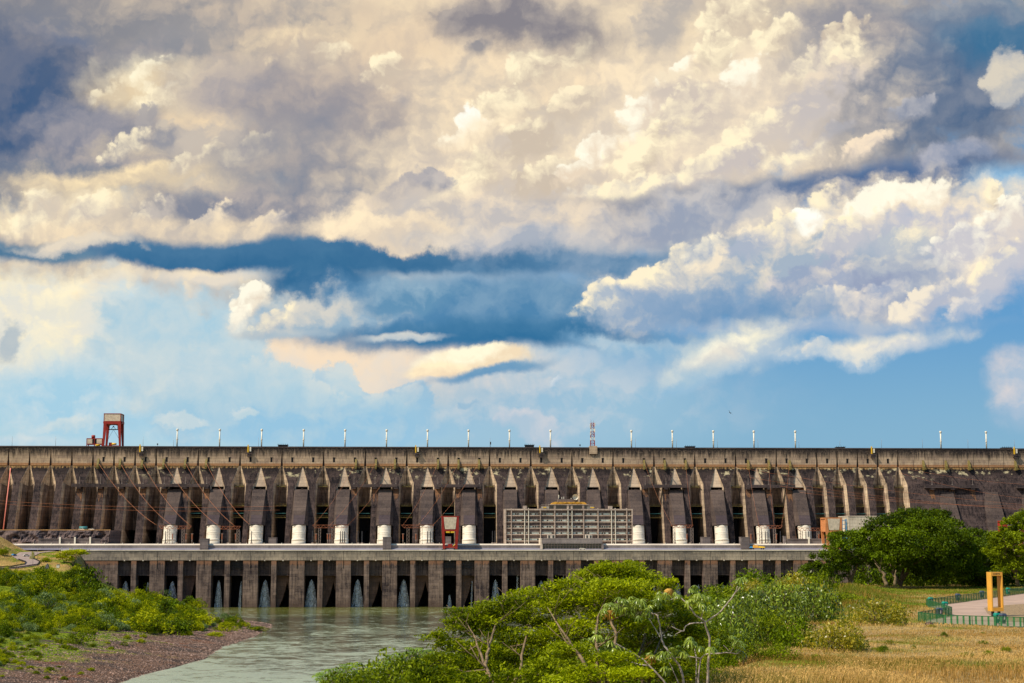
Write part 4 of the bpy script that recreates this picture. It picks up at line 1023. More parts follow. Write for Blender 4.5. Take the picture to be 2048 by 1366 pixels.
lattice()
def small_post(px, h, lab):
    o = MB().tube([(0, 0, -0.4), (0, 0, h)], 0.12, 6).box(-0.5, 0.5, -0.3, 0.3, h * 0.5, h).build('signal_post', M['black_steel'], None, loc(u_at(px, VC + 3, 893), VC + 3, ZC), TH)
    tag(o, lab, 'post')
small_post(981, 4.5, 'short dark signal post on the crest left of the tenth mast'); small_post(1160, 2.5, 'short yellowish post on the crest just left of the lattice tower'); small_post(315, 2.4, 'short dark post on the crest left of the first white mast')

# ------------------------------------------------------------------ take-off gantries and their cables, bushings on the roof
GANT = [(318, 383, (337, 366), 1052, 'steel lattice gantry in front of the leftmost white penstock'), (437, 481, (458, 476), 1052.5, 'steel lattice gantry between the second and third penstocks'),
        (625, 697, (639, 666), 1050, 'steel lattice gantry between the fourth and fifth penstocks'), (803, 868, (816, 843), 1050, 'steel lattice gantry left of the red deck crane'),
        (1342, 1386, (1348, 1384), 1050, 'steel lattice gantry in front of the second penstock right of the offices'), (1516, 1565, (1521, 1549), 1051, 'steel lattice gantry right of the right hand stair block'),
        (1594, 1646, (1603, 1636), 1056, 'slim pipe gantry in front of the rightmost penstock')]
VG = 86.0
def gantry(px0, px1, legs, y, lab):
    zt = z_at(px0, y, VG); u0, u1 = u_at(px0, VG, y), u_at(px1, VG, y); c = (u0 + u1) / 2
    g = empty('line_gantry', loc(c, VG, RZ), TH, lab, 'gantry', 'line gantries on the powerhouse roof')
    h = zt - RZ; a, b = u0 - c, u1 - c
    m = MB(); n = max(6, int((b - a) / 2.4))
    for yy in (-0.7, 0.7):
        m.bar((a, yy, h), (b, yy, h), 0.24); m.bar((a + 2, yy, h - 2.2), (b - 2, yy, h - 2.2), 0.24); m.bar((a, yy, h), (a + 2, yy, h - 2.2), 0.2); m.bar((b, yy, h), (b - 2, yy, h - 2.2), 0.2)
        for k in range(n):
            x0, x1 = a + 2 + (b - a - 4) * k / n, a + 2 + (b - a - 4) * (k + 1) / n
            m.bar((x0, yy, h - 2.2 if k % 2 == 0 else h), (x1, yy, h if k % 2 == 0 else h - 2.2), 0.16)
    m.build('truss', M['rusty'], g)
    for p in legs:
        x = u_at(p, VG, 1070) - c; m = MB(); k = 9
        for s in (-0.9, 0.9):
            for yy in (-0.6, 0.6): m.bar((x + s, yy, 0), (x + s, yy, h - 2.21), 0.2)
        for i in range(k):
            z0, z1 = (h - 2.3) * i / k, (h - 2.3) * (i + 1) / k
            for yy in (-0.6, 0.6): m.bar((x - 0.9 if i % 2 else x + 0.9, yy, z0), (x + 0.9 if i % 2 else x - 0.9, yy, z1), 0.12)
        m.build('leg', M['galv'], g)
for a in GANT: gantry(*a)
LINES = [(198, 928, 313, 1050), (242, 929, 343, 1050), (286, 928, 382, 1052), (329, 927, 438, 1052), (371, 927, 470, 1052), (413, 927, 498, 1048),
         (712, 926, 627, 1050), (752, 926, 660, 1050), (790, 926, 696, 1050), (876, 926, 806, 1050), (917, 926, 836, 1050), (957, 926, 866, 1050),
         (1289, 926, 1344, 1050), (1371, 926, 1385, 1050), (1496, 926, 1518, 1051), (1537, 926, 1548, 1051), (1579, 926, 1563, 1051)]
def cable(pts, r, lab, grp, sag=2.0, name='power_line'):
    a, b = Vector(pts[0]), Vector(pts[1]); path = []
    for i in range(17):
        t = i / 16; p = a.lerp(b, t); p.z -= sag * 4 * t * (1 - t); path.append(p)
    o = MB().tube(path, r, 5).build(name, M['wire'], None)
    tag(o, lab, 'cable', grp); return o
for i, (x0, y0, x1, y1) in enumerate(LINES):
    a = loc(*uz(x0, y0, VC - 9.0)[:1], VC - 9.0, z_at(x0, y0, VC - 9.0)); b = loc(u_at(x1, VG, y1), VG, z_at(x1, y1, VG))
    thick = 0.12 if i < 6 else 0.065
    side = 'left' if i < 6 else ('middle' if i < 12 else 'right')
    lab = {'left': 'thick rusty cable from the crest to the roof gantries, %s of six at left' % ORD[i % 6],
           'middle': 'thin rusty cable sloping down leftwards, %s of six left of the red crane' % ORD[i % 6],
           'right': 'thin rusty cable falling steeply beside the right penstocks, %s of five' % ORD[(i - 12) % 6]}[side]
    cable((a, b), thick, lab, 'cables from the dam crest to the powerhouse', 5.0 if i < 6 else 3.5)
# long lines strung across the face
for i, (x0, y0, x1, y1) in enumerate([(-20, 1000, 560, 1012), (-20, 1006, 560, 1020), (1470, 934, 2080, 1012), (1500, 955, 2080, 1022), (1560, 972, 2080, 1018), (1600, 985, 2080, 1012), (1800, 946, 2080, 1000), (1780, 930, 2080, 970)]):
    v = 96.0
    a, b = loc(u_at(x0, v, y0), v, z_at(x0, y0, v)), loc(u_at(x1, v, y1), v, z_at(x1, y1, v))
    cable((a, b), 0.06, 'faint rust brown line strung level across the lower dam face at left' if i < 2 else 'faint rust brown line strung across the right wing of the dam',
          'lines across the left of the dam' if i < 2 else 'lines across the right wing of the dam', 3.0)
# bushings, arresters and breakers standing on the roof
def bushing(kind):
    b = empty('bushing', (0, 0, 0), TH, 'x', 'bushing', 'high voltage bushings on the powerhouse roof')
    if kind == 0:
        MB().tube([(0, 0, 0), (0, 0, 1.2), (0, 0, 9.5), (0, 0, 10)], [0.55, 0.4, 0.3, 0.1], 8).build('insulator', M['black_steel'], b)
        MB().box(-0.8, 0.8, -0.8, 0.8, 0, 1.0).build('base', M['galv'], b)
    else:
        MB().tube([(0, 0, 0), (0, 0, 3.4)], 0.2, 8).build('stand', M['galv'], b)
        m = MB()
        for k in range(7): m.tube([(0, 0, 3.4 + k * 0.6), (0, 0, 3.7 + k * 0.6), (0, 0, 4.0 + k * 0.6)], [0.3, 0.55, 0.3], 8)
        m.build('insulator', M['rusty'], b); MB().box(-0.9, 0.9, -0.15, 0.15, 7.61, 7.9).build('terminal', M['galv'], b)
    return b
pb = [bushing(0), bushing(1)]; used = [0, 0]
BUSH = [(331, 0), (345, 1), (353, 0), (372, 1), (384, 1), (444, 1), (456, 0), (471, 1), (480, 0), (503, 0), (625, 0), (632, 1), (655, 1), (660, 1), (681, 0), (685, 0), (689, 0), (716, 0), (724, 0), (806, 1), (832, 1), (855, 0), (861, 0), (866, 0),
        (985, 0), (990, 0), (1350, 0), (1374, 1), (1380, 0), (1502, 1), (1524, 0), (1531, 0), (1536, 0), (1553, 1), (1561, 0), (1612, 0), (1617, 0), (1622, 0), (1638, 1)]
for px, k in BUSH:
    o = pb[k] if not used[k] else copy_tree(pb[k]); used[k] = 1
    v = 80.0; o.location = loc(u_at(px, v, 1080), v, RZ)
    o['label'] = 'slim black bushing standing on the pale roof in front of the dam' if k == 0 else 'ribbed rusty arrester on a stand on the pale roof before the dam'
    o['group'] = 'slim black bushings on the powerhouse roof' if k == 0 else 'ribbed arresters on the powerhouse roof'

# ------------------------------------------------------------------ office block and entrance hall
def office():
    v = 46.0; u0, u1 = u_at(1010, v, 1050), u_at(1264.5, v, 1050); zt = z_at(1137, 1017.5, v); zb = RZ
    of = empty('office_building', loc(u0, v, zb), TH, 'six storey concrete office block with window ribbons between white fins before the dam', 'building')
    Wd = u1 - u0; Ht = zt - zb
    kx = Wd / (1865 - 66.0)              # zoomed picture columns to metres
    def X(c): return (c - 66.0) * kx
    rows = [338, 425, 513, 600, 688]     # window ribbon centres in the same zoomed picture
    kz = Ht / (750 - 265.0)
    def Z(r): return (750 - r) * kz
    MB().box(1.2, Wd - 0.4, 1.0, 14, 0, Ht - 0.4).build('core', M['office_dark'], of)
    cols = [155, 343, 398, 565, 768, 955, 1012, 1177, 1380, 1570, 1625, 1788]
    m = MB()
    for r in rows: m.box(0.0, Wd, -0.5, 1.2, Z(r + 29), Z(r + 15)).box(0.0, Wd, 0.2, 1.1, Z(r - 12), Z(r - 17))
    m.box(0.0, Wd, -1.0, 1.2, Ht - 1.2, Ht)
    m.build('floor_slabs', M['office'], of)
    for c_ in cols:
        w = 0.27 if c_ in (343, 398, 955, 1012, 1570, 1625) else 0.36
        MB().box(X(c_) - w, X(c_) + w, -0.9, 1.4, 0, Ht + 0.5).build('fin', M['white_steel'] if w < 0.3 else M['office'], of)
    MB().box(-0.5, 0.9, -1.3, 14, 0, Ht - 0.2).build('end_fin', M['office'], of); MB().box(Wd - 0.5, Wd + 0.3, -1.0, 14, 0, Ht - 0.2).build('end_fin', M['office'], of)
    rnd = random.Random(4)
    ed = [82] + cols + [1855]
    for r in rows:
        for a, b in zip(ed[:-1], ed[1:]):
            x0, x1 = X(a) + 0.85, X(b) - 0.85
            if x1 - x0 < 1.0: x0, x1 = X(a) + 0.6, X(b) - 0.6
            n = max(2, round((x1 - x0) / 1.75)); m = MB(); d = MB()
            for k in range(n):
                q0 = x0 + (x1 - x0) * (k + 0.14) / n; q1 = x0 + (x1 - x0) * (k + 0.86) / n
                if rnd.random() < 0.38: d.box(q0, q1, 0.44, 0.497, Z(r + 11), Z(r - 10))
            fr = MB().box(x0, x1, 0.71, 0.99, Z(r + 14), Z(r - 13)).build('window_band', M['office'], of)
            m.box(x0 + 0.15, x1 - 0.15, 0.5, 0.7, Z(r + 11), Z(r - 10)); m.build('blind', M['blind'], fr)
            if d.v: d.build('pane', M['dark_glass'], fr)
    for c0, c1, r1 in ((325, 380, 222), (1538, 1592, 225)): MB().box(X(c0), X(c1), 3, 8, Ht - 0.39, Z(r1)).build('roof_hut', M['office'], of)
    # roof storey: open canteen under yellow vaults, plant room
    for c_ in (770, 955, 1010, 1172): MB().box(X(c_) - 0.8, X(c_) + 0.8, 0.6, 2.4, Ht + 0.003, Z(209)).build('roof_pillar', M['office'], of)
    MB().box(X(700), X(1240), 2.6, 12, Ht + 0.003, Z(215)).build('roof_lounge', M['dark_glass'], of)
    MB().box(X(690), X(1245), 0.3, 13, Z(213), Z(203)).build('roof_slab', M['office'], of)
    for k in range(7):
        c_ = 788 + k * 61; path = []
        for i in range(9):
            a = math.pi * i / 8; path.append((X(c_) - math.cos(a) * 3.6, Z(203) + math.sin(a) * 1.9))
        MB().prism(path[::-1], 0.5, 12).build('vault_shell', M['ochre'], of)
    MB().box(X(822), X(1075), 4, 14, Z(203), Z(128)).build('plant_room', M['block'], of)
    MB().box(X(590), X(690), 1.5, 6, Ht + 0.003, Z(232)).box(X(1228), X(1320), 1.5, 6, Ht + 0.003, Z(232)).build('chiller', M['white_steel'], of)
    MB().box(X(610), X(650), 1.0, 1.45, Z(255), Z(242)).box(X(1275), X(1330), 1.0, 1.45, Z(255), Z(242)).build('duct', M['yellow'], of)
    m = MB()
    for c_ in range(578, 700, 20): m.bar((X(c_), 1.2, Ht), (X(c_), 1.2, Z(205)), 0.2)
    m.bar((X(578), 1.2, Z(205)), (X(700), 1.2, Z(205)), 0.25)
    for c_ in range(1240, 1330, 20): m.bar((X(c_), 1.2, Ht), (X(c_), 1.2, Z(208)), 0.2)
    m.bar((X(1240), 1.2, Z(208)), (X(1330), 1.2, Z(208)), 0.25)
    m.build('roof_railing', M['galv'], of)
    dsh = MB()
    n0 = 18
    for i in range(5):
        r0, r1 = 2.3 * math.sin(i * 0.3), 2.3 * math.sin((i + 1) * 0.3); y0, y1 = 2.0 * (1 - math.cos(i * 0.3)), 2.0 * (1 - math.cos((i + 1) * 0.3))
        for k in range(n0):
            a0, a1 = 2 * math.pi * k / n0, 2 * math.pi * (k + 1) / n0
            f = lambda r, a, y: (X(1066) + r * math.cos(a), 5 - y, Z(100) + r * math.sin(a))
            dsh.face(f(r0, a0, y0), f(r0, a1, y0), f(r1, a1, y1), f(r1, a0, y1))
    dsh.bar((X(1066), 5.2, Z(128)), (X(1066), 5.2, Z(100)), 0.4)
    dsh.build('dish_antenna', M['white_steel'], of)
    m = MB()
    for c_, r in ((832, 70), (878, 100), (905, 95), (1010, 112)): m.bar((X(c_), 6, Z(128)), (X(c_), 6, Z(r)), 0.5)
    m.box(X(826), X(838), 5, 6, Z(112), Z(72)); m.build('aerial', M['white_steel'], of)
    for p in (1000, 1270): pass
    # entrance hall on the deck
    v = 13.0; u0, u1 = u_at(1083, v, 1090), u_at(1204, v, 1090); zt = z_at(1140, 1076.5, v); zm = z_at(1140, 1087, v)
    eh = empty('entrance_hall', loc(u0, v - 3, ZD), TH, 'glazed entrance pavilion with heavy concrete fascia in front of the office block', 'building')
    W2 = u1 - u0; z1 = zt - ZD; z2 = zm - ZD
    MB().box(0, W2, 0, 22, z2, z1).build('fascia', M['kerb'], eh)
    MB().box(-1.0, 0.6, 0.3, 20, 0, z1 - 0.003).build('side_wall', M['deck'], eh); MB().box(W2 - 0.6, W2 + 1.0, 0.3, 20, 0, z2).build('side_wall', M['kerb'], eh)
    MB().box(0.61, W2 - 0.61, 1.6, 1.9, 0.2, z2 - 0.003).build('glazing', M['dark_glass'], eh)
    n = 20
    for k in range(n + 1):
        x = 0.7 + (W2 - 1.4) * k / n; MB().box(x - 0.12, x + 0.12, 1.3, 1.597, 0.2, z2 - 0.004).build('mullion', M['galv'], eh)
    MB().box(0.7, W2 - 0.7, 1.25, 1.295, z2 * 0.62, z2 * 0.62 + 0.22).build('transom', M['galv'], eh)
    for a, b in ((0.105, 0.225), (0.735, 0.845)):
        rb = MB().box(W2 * a, W2 * b, 6, 10, z1 + 0.003, z1 + 2.6).build('roof_box', M['deck'], eh)
        MB().box(W2 * a + 0.5, W2 * a + 1.8, 5.9, 5.997, z1 + 0.2, z1 + 2.2).box(W2 * b - 1.8, W2 * b - 0.5, 5.9, 5.997, z1 + 0.2, z1 + 2.2).build('louvre', M['dark_glass'], rb)
    return of
M['blind'] = plain('pale_window_blind', rgb(206, 214, 200), 0.5, vary=0.1, scale=0.6)
office()
# pale hall beyond the trees on the right
v = 30.0; u0, u1 = u_at(1697, v, 1050), u_at(1800, v, 1050)
hl = empty('ribbed_hall', loc(u0, v, RZ - 2), TH, 'pale ribbed hall rising behind the big tree right of the orange crane', 'building')
Hh = z_at(1720, 1033, v) - RZ + 2
MB().box(0, u1 - u0, 0, 30, 0, Hh).build('wall', M['pale_wall'], hl)
MB().box(-0.3, u1 - u0 + 0.3, -0.3, 30.3, Hh + 0.003, Hh + 0.5).build('roof', M['deck'], hl)
v = 34.0
o = empty('service_tower', loc(u_at(1687.5, v, 1050), v, RZ - 2), TH, 'narrow blue steel frame squeezed between the orange crane and the pale hall', 'tower')
m = MB(); w = 1.6; h = z_at(1688, 1038, v) - RZ + 2
for x in (-w, w):
    for y in (-w, w): m.bar((x, y, 0), (x, y, h), 0.5)
for k in range(7):
    z = h * (k + 0.5) / 7; m.box(-w, w, -w, w, z, z + 0.35)
m.build('frame', M['blue_steel'], o)
MB().box(-1.0, 1.0, -1.0, 1.0, 0.4, h * 0.5).build('cabinet', M['blue_steel'], o)

# ------------------------------------------------------------------ vehicles and market of coloured boats on the deck
def car(P, rz, body, lab, grp=None):
    c_ = empty('parked_car', P, rz, lab, 'car', grp)
    prof = [(-2.15, 0.35), (2.15, 0.35), (2.2, 0.75), (1.3, 0.95), (0.6, 1.45), (-1.1, 1.47), (-1.9, 1.0), (-2.2, 0.9)]
    m = MB(); m.prism(prof, -0.85, 0.85); m.build('body', body, c_)
    m = MB(); m.prism([(1.22, 0.98), (0.58, 1.40), (-1.06, 1.42), (-1.78, 1.02)], -0.87, 0.87); m.build('windows', M['dark_glass'], c_)
    for x in (-1.35, 1.35):
        for y in (-0.86, 0.86):
            w_ = MB().tube([(x, y - 0.1, 0.33), (x, y + 0.1, 0.33)], 0.33, 14).build('wheel', M['black_steel'], c_)
    for y in (-0.6, 0.6): MB().box(2.15, 2.23, y - 0.18, y + 0.18, 0.62, 0.75).build('headlight', M['white_steel'], c_)
    return c_
car(loc(u_at(1165, 6, 1096), 6, ZD), TH + 0.05, M['white_steel'], 'small white car parked before the glazed entrance pavilion', None)
# barge of coloured canvas rolls
v = 6.0; u0, u1 = u_at(1499, v, 1098), u_at(1531, v, 1098)
o = empty('equipment_trailer', loc(u0, v, ZD), TH, 'long trailer heaped with teal, yellow and orange tarpaulins beside the right stair block', 'trailer')
L_ = u1 - u0
MB().box(0, L_, 0, 2.4, 0.9, 1.3).build('bed', M['black_steel'], o)
for x in (1.5, 3.0, L_ - 3, L_ - 1.5): MB().tube([(x, 0.1, 0.5), (x, 0.45, 0.5)], 0.5, 12).build('wheel', M['black_steel'], o)
for a, b, z0, z1, mt in ((0.2, 0.6, 1.31, 3.6, 'ochre'), (0.55, 0.98, 1.31, 2.6, 'yellow'), (0.3, 0.75, 1.31, 2.4, 'teal'), (0.02, 0.25, 1.31, 2.5, 'blue_steel')):
    m = MB(); q = L_ * a; w_ = L_ * b
    m.hexa([(q, 0.1, z0), (w_, 0.1, z0), (w_, 2.2, z0), (q, 2.2, z0)], [(q + 1, 0.5, z1), (w_ - 0.4, 0.4, z0 + (z1 - z0) * 0.7), (w_ - 0.4, 1.9, z0 + (z1 - z0) * 0.7), (q + 1, 1.9, z1)])
    m.build('tarpaulin', M[mt], o)
# a bird over the crest
B = at_Y(1459.5, 825, 420)
m = MB()
for s in (-1, 1):
    m.face((0, 0.1, 0), (0, -0.35, 0.02), (s * 0.45, -0.25, 0.22), (s * 0.45, 0.02, 0.22)); m.face((s * 0.45, 0.02, 0.22), (s * 0.45, -0.25, 0.22), (s * 0.95, -0.22, 0.06))
m.tube([(0, 0.4, 0.0), (0, 0.3, 0.02), (0, -0.1, 0), (0, -0.45, 0), (0, -0.75, 0)], [0.02, 0.07, 0.11, 0.06, 0.09], 6)
o = m.build('bird', M['black_steel'], None, B); o.rotation_euler = (0.5, 0.6, 0.5)
tag(o, 'small dark bird gliding in the clear blue sky above the masts', 'bird')
# ------------------------------------------------------------------ land and water
def interp(x, pts):
    return np.interp(x, [p[0] for p in pts], [p[1] for p in pts])
def sstep(x, a, b):
    t = np.clip((np.asarray(x, float) - a) / (b - a), 0, 1); return t * t * (3 - 2 * t)
_rng = np.random.default_rng(7)
_perm = _rng.permutation(512)
def vnoise(x, y, seed=0):
    """smooth value noise on arrays"""
    x = np.asarray(x, float); y = np.asarray(y, float)
    xi = np.floor(x).astype(int); yi = np.floor(y).astype(int); fx = x - xi; fy = y - yi
    fx = fx * fx * (3 - 2 * fx); fy = fy * fy * (3 - 2 * fy)
    def h(i, j): return _perm[(_perm[(i + seed * 31) & 511] + j) & 511] / 511.0
    a = h(xi, yi); b = h(xi + 1, yi); c = h(xi, yi + 1); d = h(xi + 1, yi + 1)
    return (a * (1 - fx) + b * fx) * (1 - fy) + (c * (1 - fx) + d * fx) * fy
def fbm(x, y, oct=4, seed=0):
    s = 0.0; a = 0.5; n = 0.0
    for o in range(oct):
        s = s + a * vnoise(x * 2 ** o, y * 2 ** o, seed + o); n += a; a *= 0.5
    return s / n
SHORE = [(-2000, -150), (450, -133), (535, -132), (602, -129.5), (650, -125), (700, -128), (734, -131), (800, -129), (850, -132), (900, -134), (930, -139), (970, -160), (1060, -206), (1130, -223), (1180, -226), (1300, -230)]
def h_left(X, Y):
    d = interp(Y, SHORE) - X + 5.0 * (fbm(X / 17, Y / 17, 3, 3) - 0.5)
    low = interp(d, [(-400, -8), (-40, -6), (0, -0.05), (6, 1.0), (15, 2.0), (40, 5), (80, 9.5), (120, 13), (160, 17), (250, 26), (420, 40), (900, 60)])
    zt = np.clip(29 + (Y - 1050) * 0.105, 26, 40.6)
    ter = np.minimum(interp(d, [(-400, -8), (-40, -6), (0, -0.05), (30, 3.5), (62, 9), (78, 16), (100, 60)]), zt)
    ter = ter + sstep(-X, 352, 385) * 13 * sstep(Y, 1060, 1100)
    h = low + (ter - low) * sstep(Y, 955, 1045)
    rough = np.where(d > 4, 1.0, 0.0) * (1 - 0.85 * sstep(Y, 1030, 1060) * (d > 92))
    return h + rough * (2.4 * (fbm(X / 22, Y / 22, 4, 11) - 0.5) + 1.0 * (fbm(X / 5, Y / 5, 3, 17) - 0.5))
GZ = 38.5
def xe(Y): return 10.0 + (Y - 96) * 0.24 + 3.0 * np.sin(Y * 0.07)
def MOUND(X, Y): return np.exp(-(((X - 0.21 * Y) / 5.0) ** 2 + ((Y - 238) / 44) ** 2))
def h_right(X, Y):
    e = xe(Y) - X
    h = GZ - np.where(e > 0, 0.42 * e ** 1.05, 0.0) if np.isscalar(X) is False else GZ - (0.42 * max(e, 0) ** 1.05)
    h = h + 1.7 * MOUND(X, Y)
    h = np.maximum(h, -4.0)
    h = h - np.where(Y > 330, 0.10 * (Y - 330), 0.0)
    flat = sstep(-e, 8, 20)
    return h + (0.5 + 0.6 * (1 - flat)) * (fbm(X / 9, Y / 9, 3, 5) - 0.5) * np.where(PLAZA_IN(X, Y), 0.0, 1.0)
# fence line and paved viewpoint (ground points on the plateau)
def gp(px, py, z=GZ): return on_z(px, py, z)
FENCE_PX = [(2120, 1178), (2048, 1187.5), (1901, 1208), (1853, 1214.5), (1904, 1232.5), (1837, 1244), (1887, 1250.5), (2048, 1256), (2130, 1259)]
FENCE = [gp(*p) for p in FENCE_PX]
PLZ = [(p.x, p.y) for p in FENCE] + [(FENCE[0].x + 30, 170.0)]
def PLAZA_IN(X, Y):
    X = np.asarray(X, float); Y = np.asarray(Y, float); c = np.zeros(np.broadcast(X, Y).shape, bool)
    n = len(PLZ)
    for i in range(n):
        x0, y0 = PLZ[i]; x1, y1 = PLZ[(i + 1) % n]
        cond = ((y0 > Y) != (y1 > Y)) & (X < (x1 - x0) * (Y - y0) / ((y1 - y0) if y1 != y0 else 1e-9) + x0)
        c = c ^ cond
    return c
def HR(x, y): return float(h_right(np.array([x]), np.array([y]))[0])
def HL(x, y): return float(h_left(np.array([x]), np.array([y]))[0])
def march(px, py, hf, t0, t1, n=400):
    """where the line of sight first meets the land"""
    d = ray(px, py); ts = np.linspace(t0, t1, n); X = CAM.x + d.x * ts; Y = CAM.y + d.y * ts; Z = CAM.z + d.z * ts
    below = Z < hf(X, Y)
    i = int(np.argmax(below)) if below.any() else n - 1
    return Vector((X[i], Y[i], float(hf(X[i:i + 1], Y[i:i + 1])[0])))
def green_of(X, Y):
    g = fbm(X / 11, Y / 11, 3, 21); mound = np.exp(-(((X - 0.205 * Y) / 8.0) ** 2 + ((Y - 225) / 60) ** 2)); edge = sstep(xe(Y) + 2 - X, -1, 8)
    return np.clip(0.97 - 3.4 * np.clip(g - 0.48, 0, 0.2) - 0.95 * mound - 0.65 * edge - 0.35 * sstep(Y, 170, 230) + 0.35 * (fbm(X / 2.5, Y / 2.5, 3, 33) - 0.5), 0.05, 1)
def grid(name, x0, x1, y0, y1, sx, sy, hf, mat, kind='structure', tint=None):
    nx = int((x1 - x0) / sx) + 1; ny = int((y1 - y0) / sy) + 1
    X, Y = np.meshgrid(np.linspace(x0, x1, nx), np.linspace(y0, y1, ny))
    Z = hf(X, Y); V = np.stack([X, Y, Z], -1).reshape(-1, 3)
    i = (np.arange(ny - 1)[:, None] * nx + np.arange(nx - 1)[None, :]).ravel()
    Q = np.stack([i, i + 1, i + nx + 1, i + nx], -1)
    o = link(name, fast_mesh(name, V, Q, smooth=True, cols=None if tint is None else tint(X, Y).ravel()), mat)
    return tag(o, kind=kind)

# materials of the ground
def ground_left():
    m, T, bs = new_mat('left_bank_ground')
    co = T.n.new('ShaderNodeTexCoord').outputs['Object']; xyz = T.sep(co)
    n1 = T.noise(co, 0.035, 5, 0.6); n2 = T.noise(co, 0.35, 5, 0.7); vo = T.voro(co, 0.9, 1.5, 0.5)
    stone = T.mix(T.ramp(T.math('ADD', T.math('MULTIPLY', vo, 0.6), T.math('MULTIPLY', n2, 0.5)), 0.3, 0.85), rgb(40, 30, 26), rgb(116, 88, 72))
    red = T.mix(T.ramp(T.noise(co, 0.05, 3, 0.5), 0.55, 0.68), stone, rgb(118, 78, 58))
    grass = T.mix(T.ramp(n2, 0.3, 0.7), rgb(66, 88, 10), rgb(134, 142, 30))
    dry = T.mix(T.ramp(n2, 0.3, 0.7), rgb(116, 96, 44), rgb(166, 142, 78))
    veg = T.mix(T.ramp(n1, 0.54, 0.64), grass, dry)
    f = T.math('MULTIPLY_ADD', T.math('SUBTRACT', n1, 0.5), 16.0, T.math('MULTIPLY_ADD', T.math('SUBTRACT', n2, 0.5), 4.0, xyz[2]))
    col = T.mix(T.ramp(f, 3.4, 5.6), red, veg)
    rub = T.math('MULTIPLY', T.ramp(T.noise(co, 0.06, 4, 0.6), 0.5, 0.6), T.ramp(xyz[2], 16.0, 10.0))
    col = T.mix(rub, col, T.mix(T.ramp(vo, 0.1, 0.6), rgb(22, 18, 18), rgb(86, 70, 62)))
    ter = T.math('MULTIPLY', T.ramp(xyz[2], 27.0, 30.0), T.ramp(T.noise(co, 0.05, 4, 0.6), 0.42, 0.55))
    col = T.mix(ter, col, T.mix(T.ramp(n2, 0.3, 0.7), rgb(140, 108, 58), rgb(196, 160, 96)))
    wet = T.ramp(T.math('MULTIPLY_ADD', T.math('SUBTRACT', n2, 0.5), 0.8, xyz[2]), 0.9, 0.1)
    col = T.mix(T.math('MULTIPLY', wet, 0.6), col, rgb(52, 42, 38))
    T.put(bs.inputs['Base Color'], col); bs.inputs['Roughness'].default_value = 0.95; bs.inputs['Specular IOR Level'].default_value = 0.1
    b = T.n.new('ShaderNodeBump'); b.inputs['Strength'].default_value = 1.0; b.inputs['Distance'].default_value = 0.9
    T.put(b.inputs['Height'], T.math('ADD', vo, n2)); T.l.new(b.outputs[0], bs.inputs['Normal'])
    return m
def ground_right():
    m, T, bs = new_mat('dry_meadow_ground')
    co = T.n.new('ShaderNodeTexCoord').outputs['Object']
    n1 = T.noise(co, 0.07, 4, 0.55); n2 = T.noise(co, 1.6, 5, 0.7)
    dry = T.mix(T.ramp(n2, 0.3, 0.7), rgb(112, 90, 56), rgb(186, 156, 104))
    grn = T.mix(T.ramp(n2, 0.3, 0.7), rgb(62, 76, 10), rgb(126, 134, 30))
    at = T.n.new('ShaderNodeAttribute'); at.attribute_name = 'tint'
    T.put(bs.inputs['Base Color'], T.mix(T.ramp(at.outputs['Fac'], 0.75, 0.25), dry, grn)); bs.inputs['Roughness'].default_value = 0.95; bs.inputs['Specular IOR Level'].default_value = 0.1
    b = T.n.new('ShaderNodeBump'); b.inputs['Strength'].default_value = 0.8; b.inputs['Distance'].default_value = 0.15
    T.put(b.inputs['Height'], n2); T.l.new(b.outputs[0], bs.inputs['Normal'])
    return m
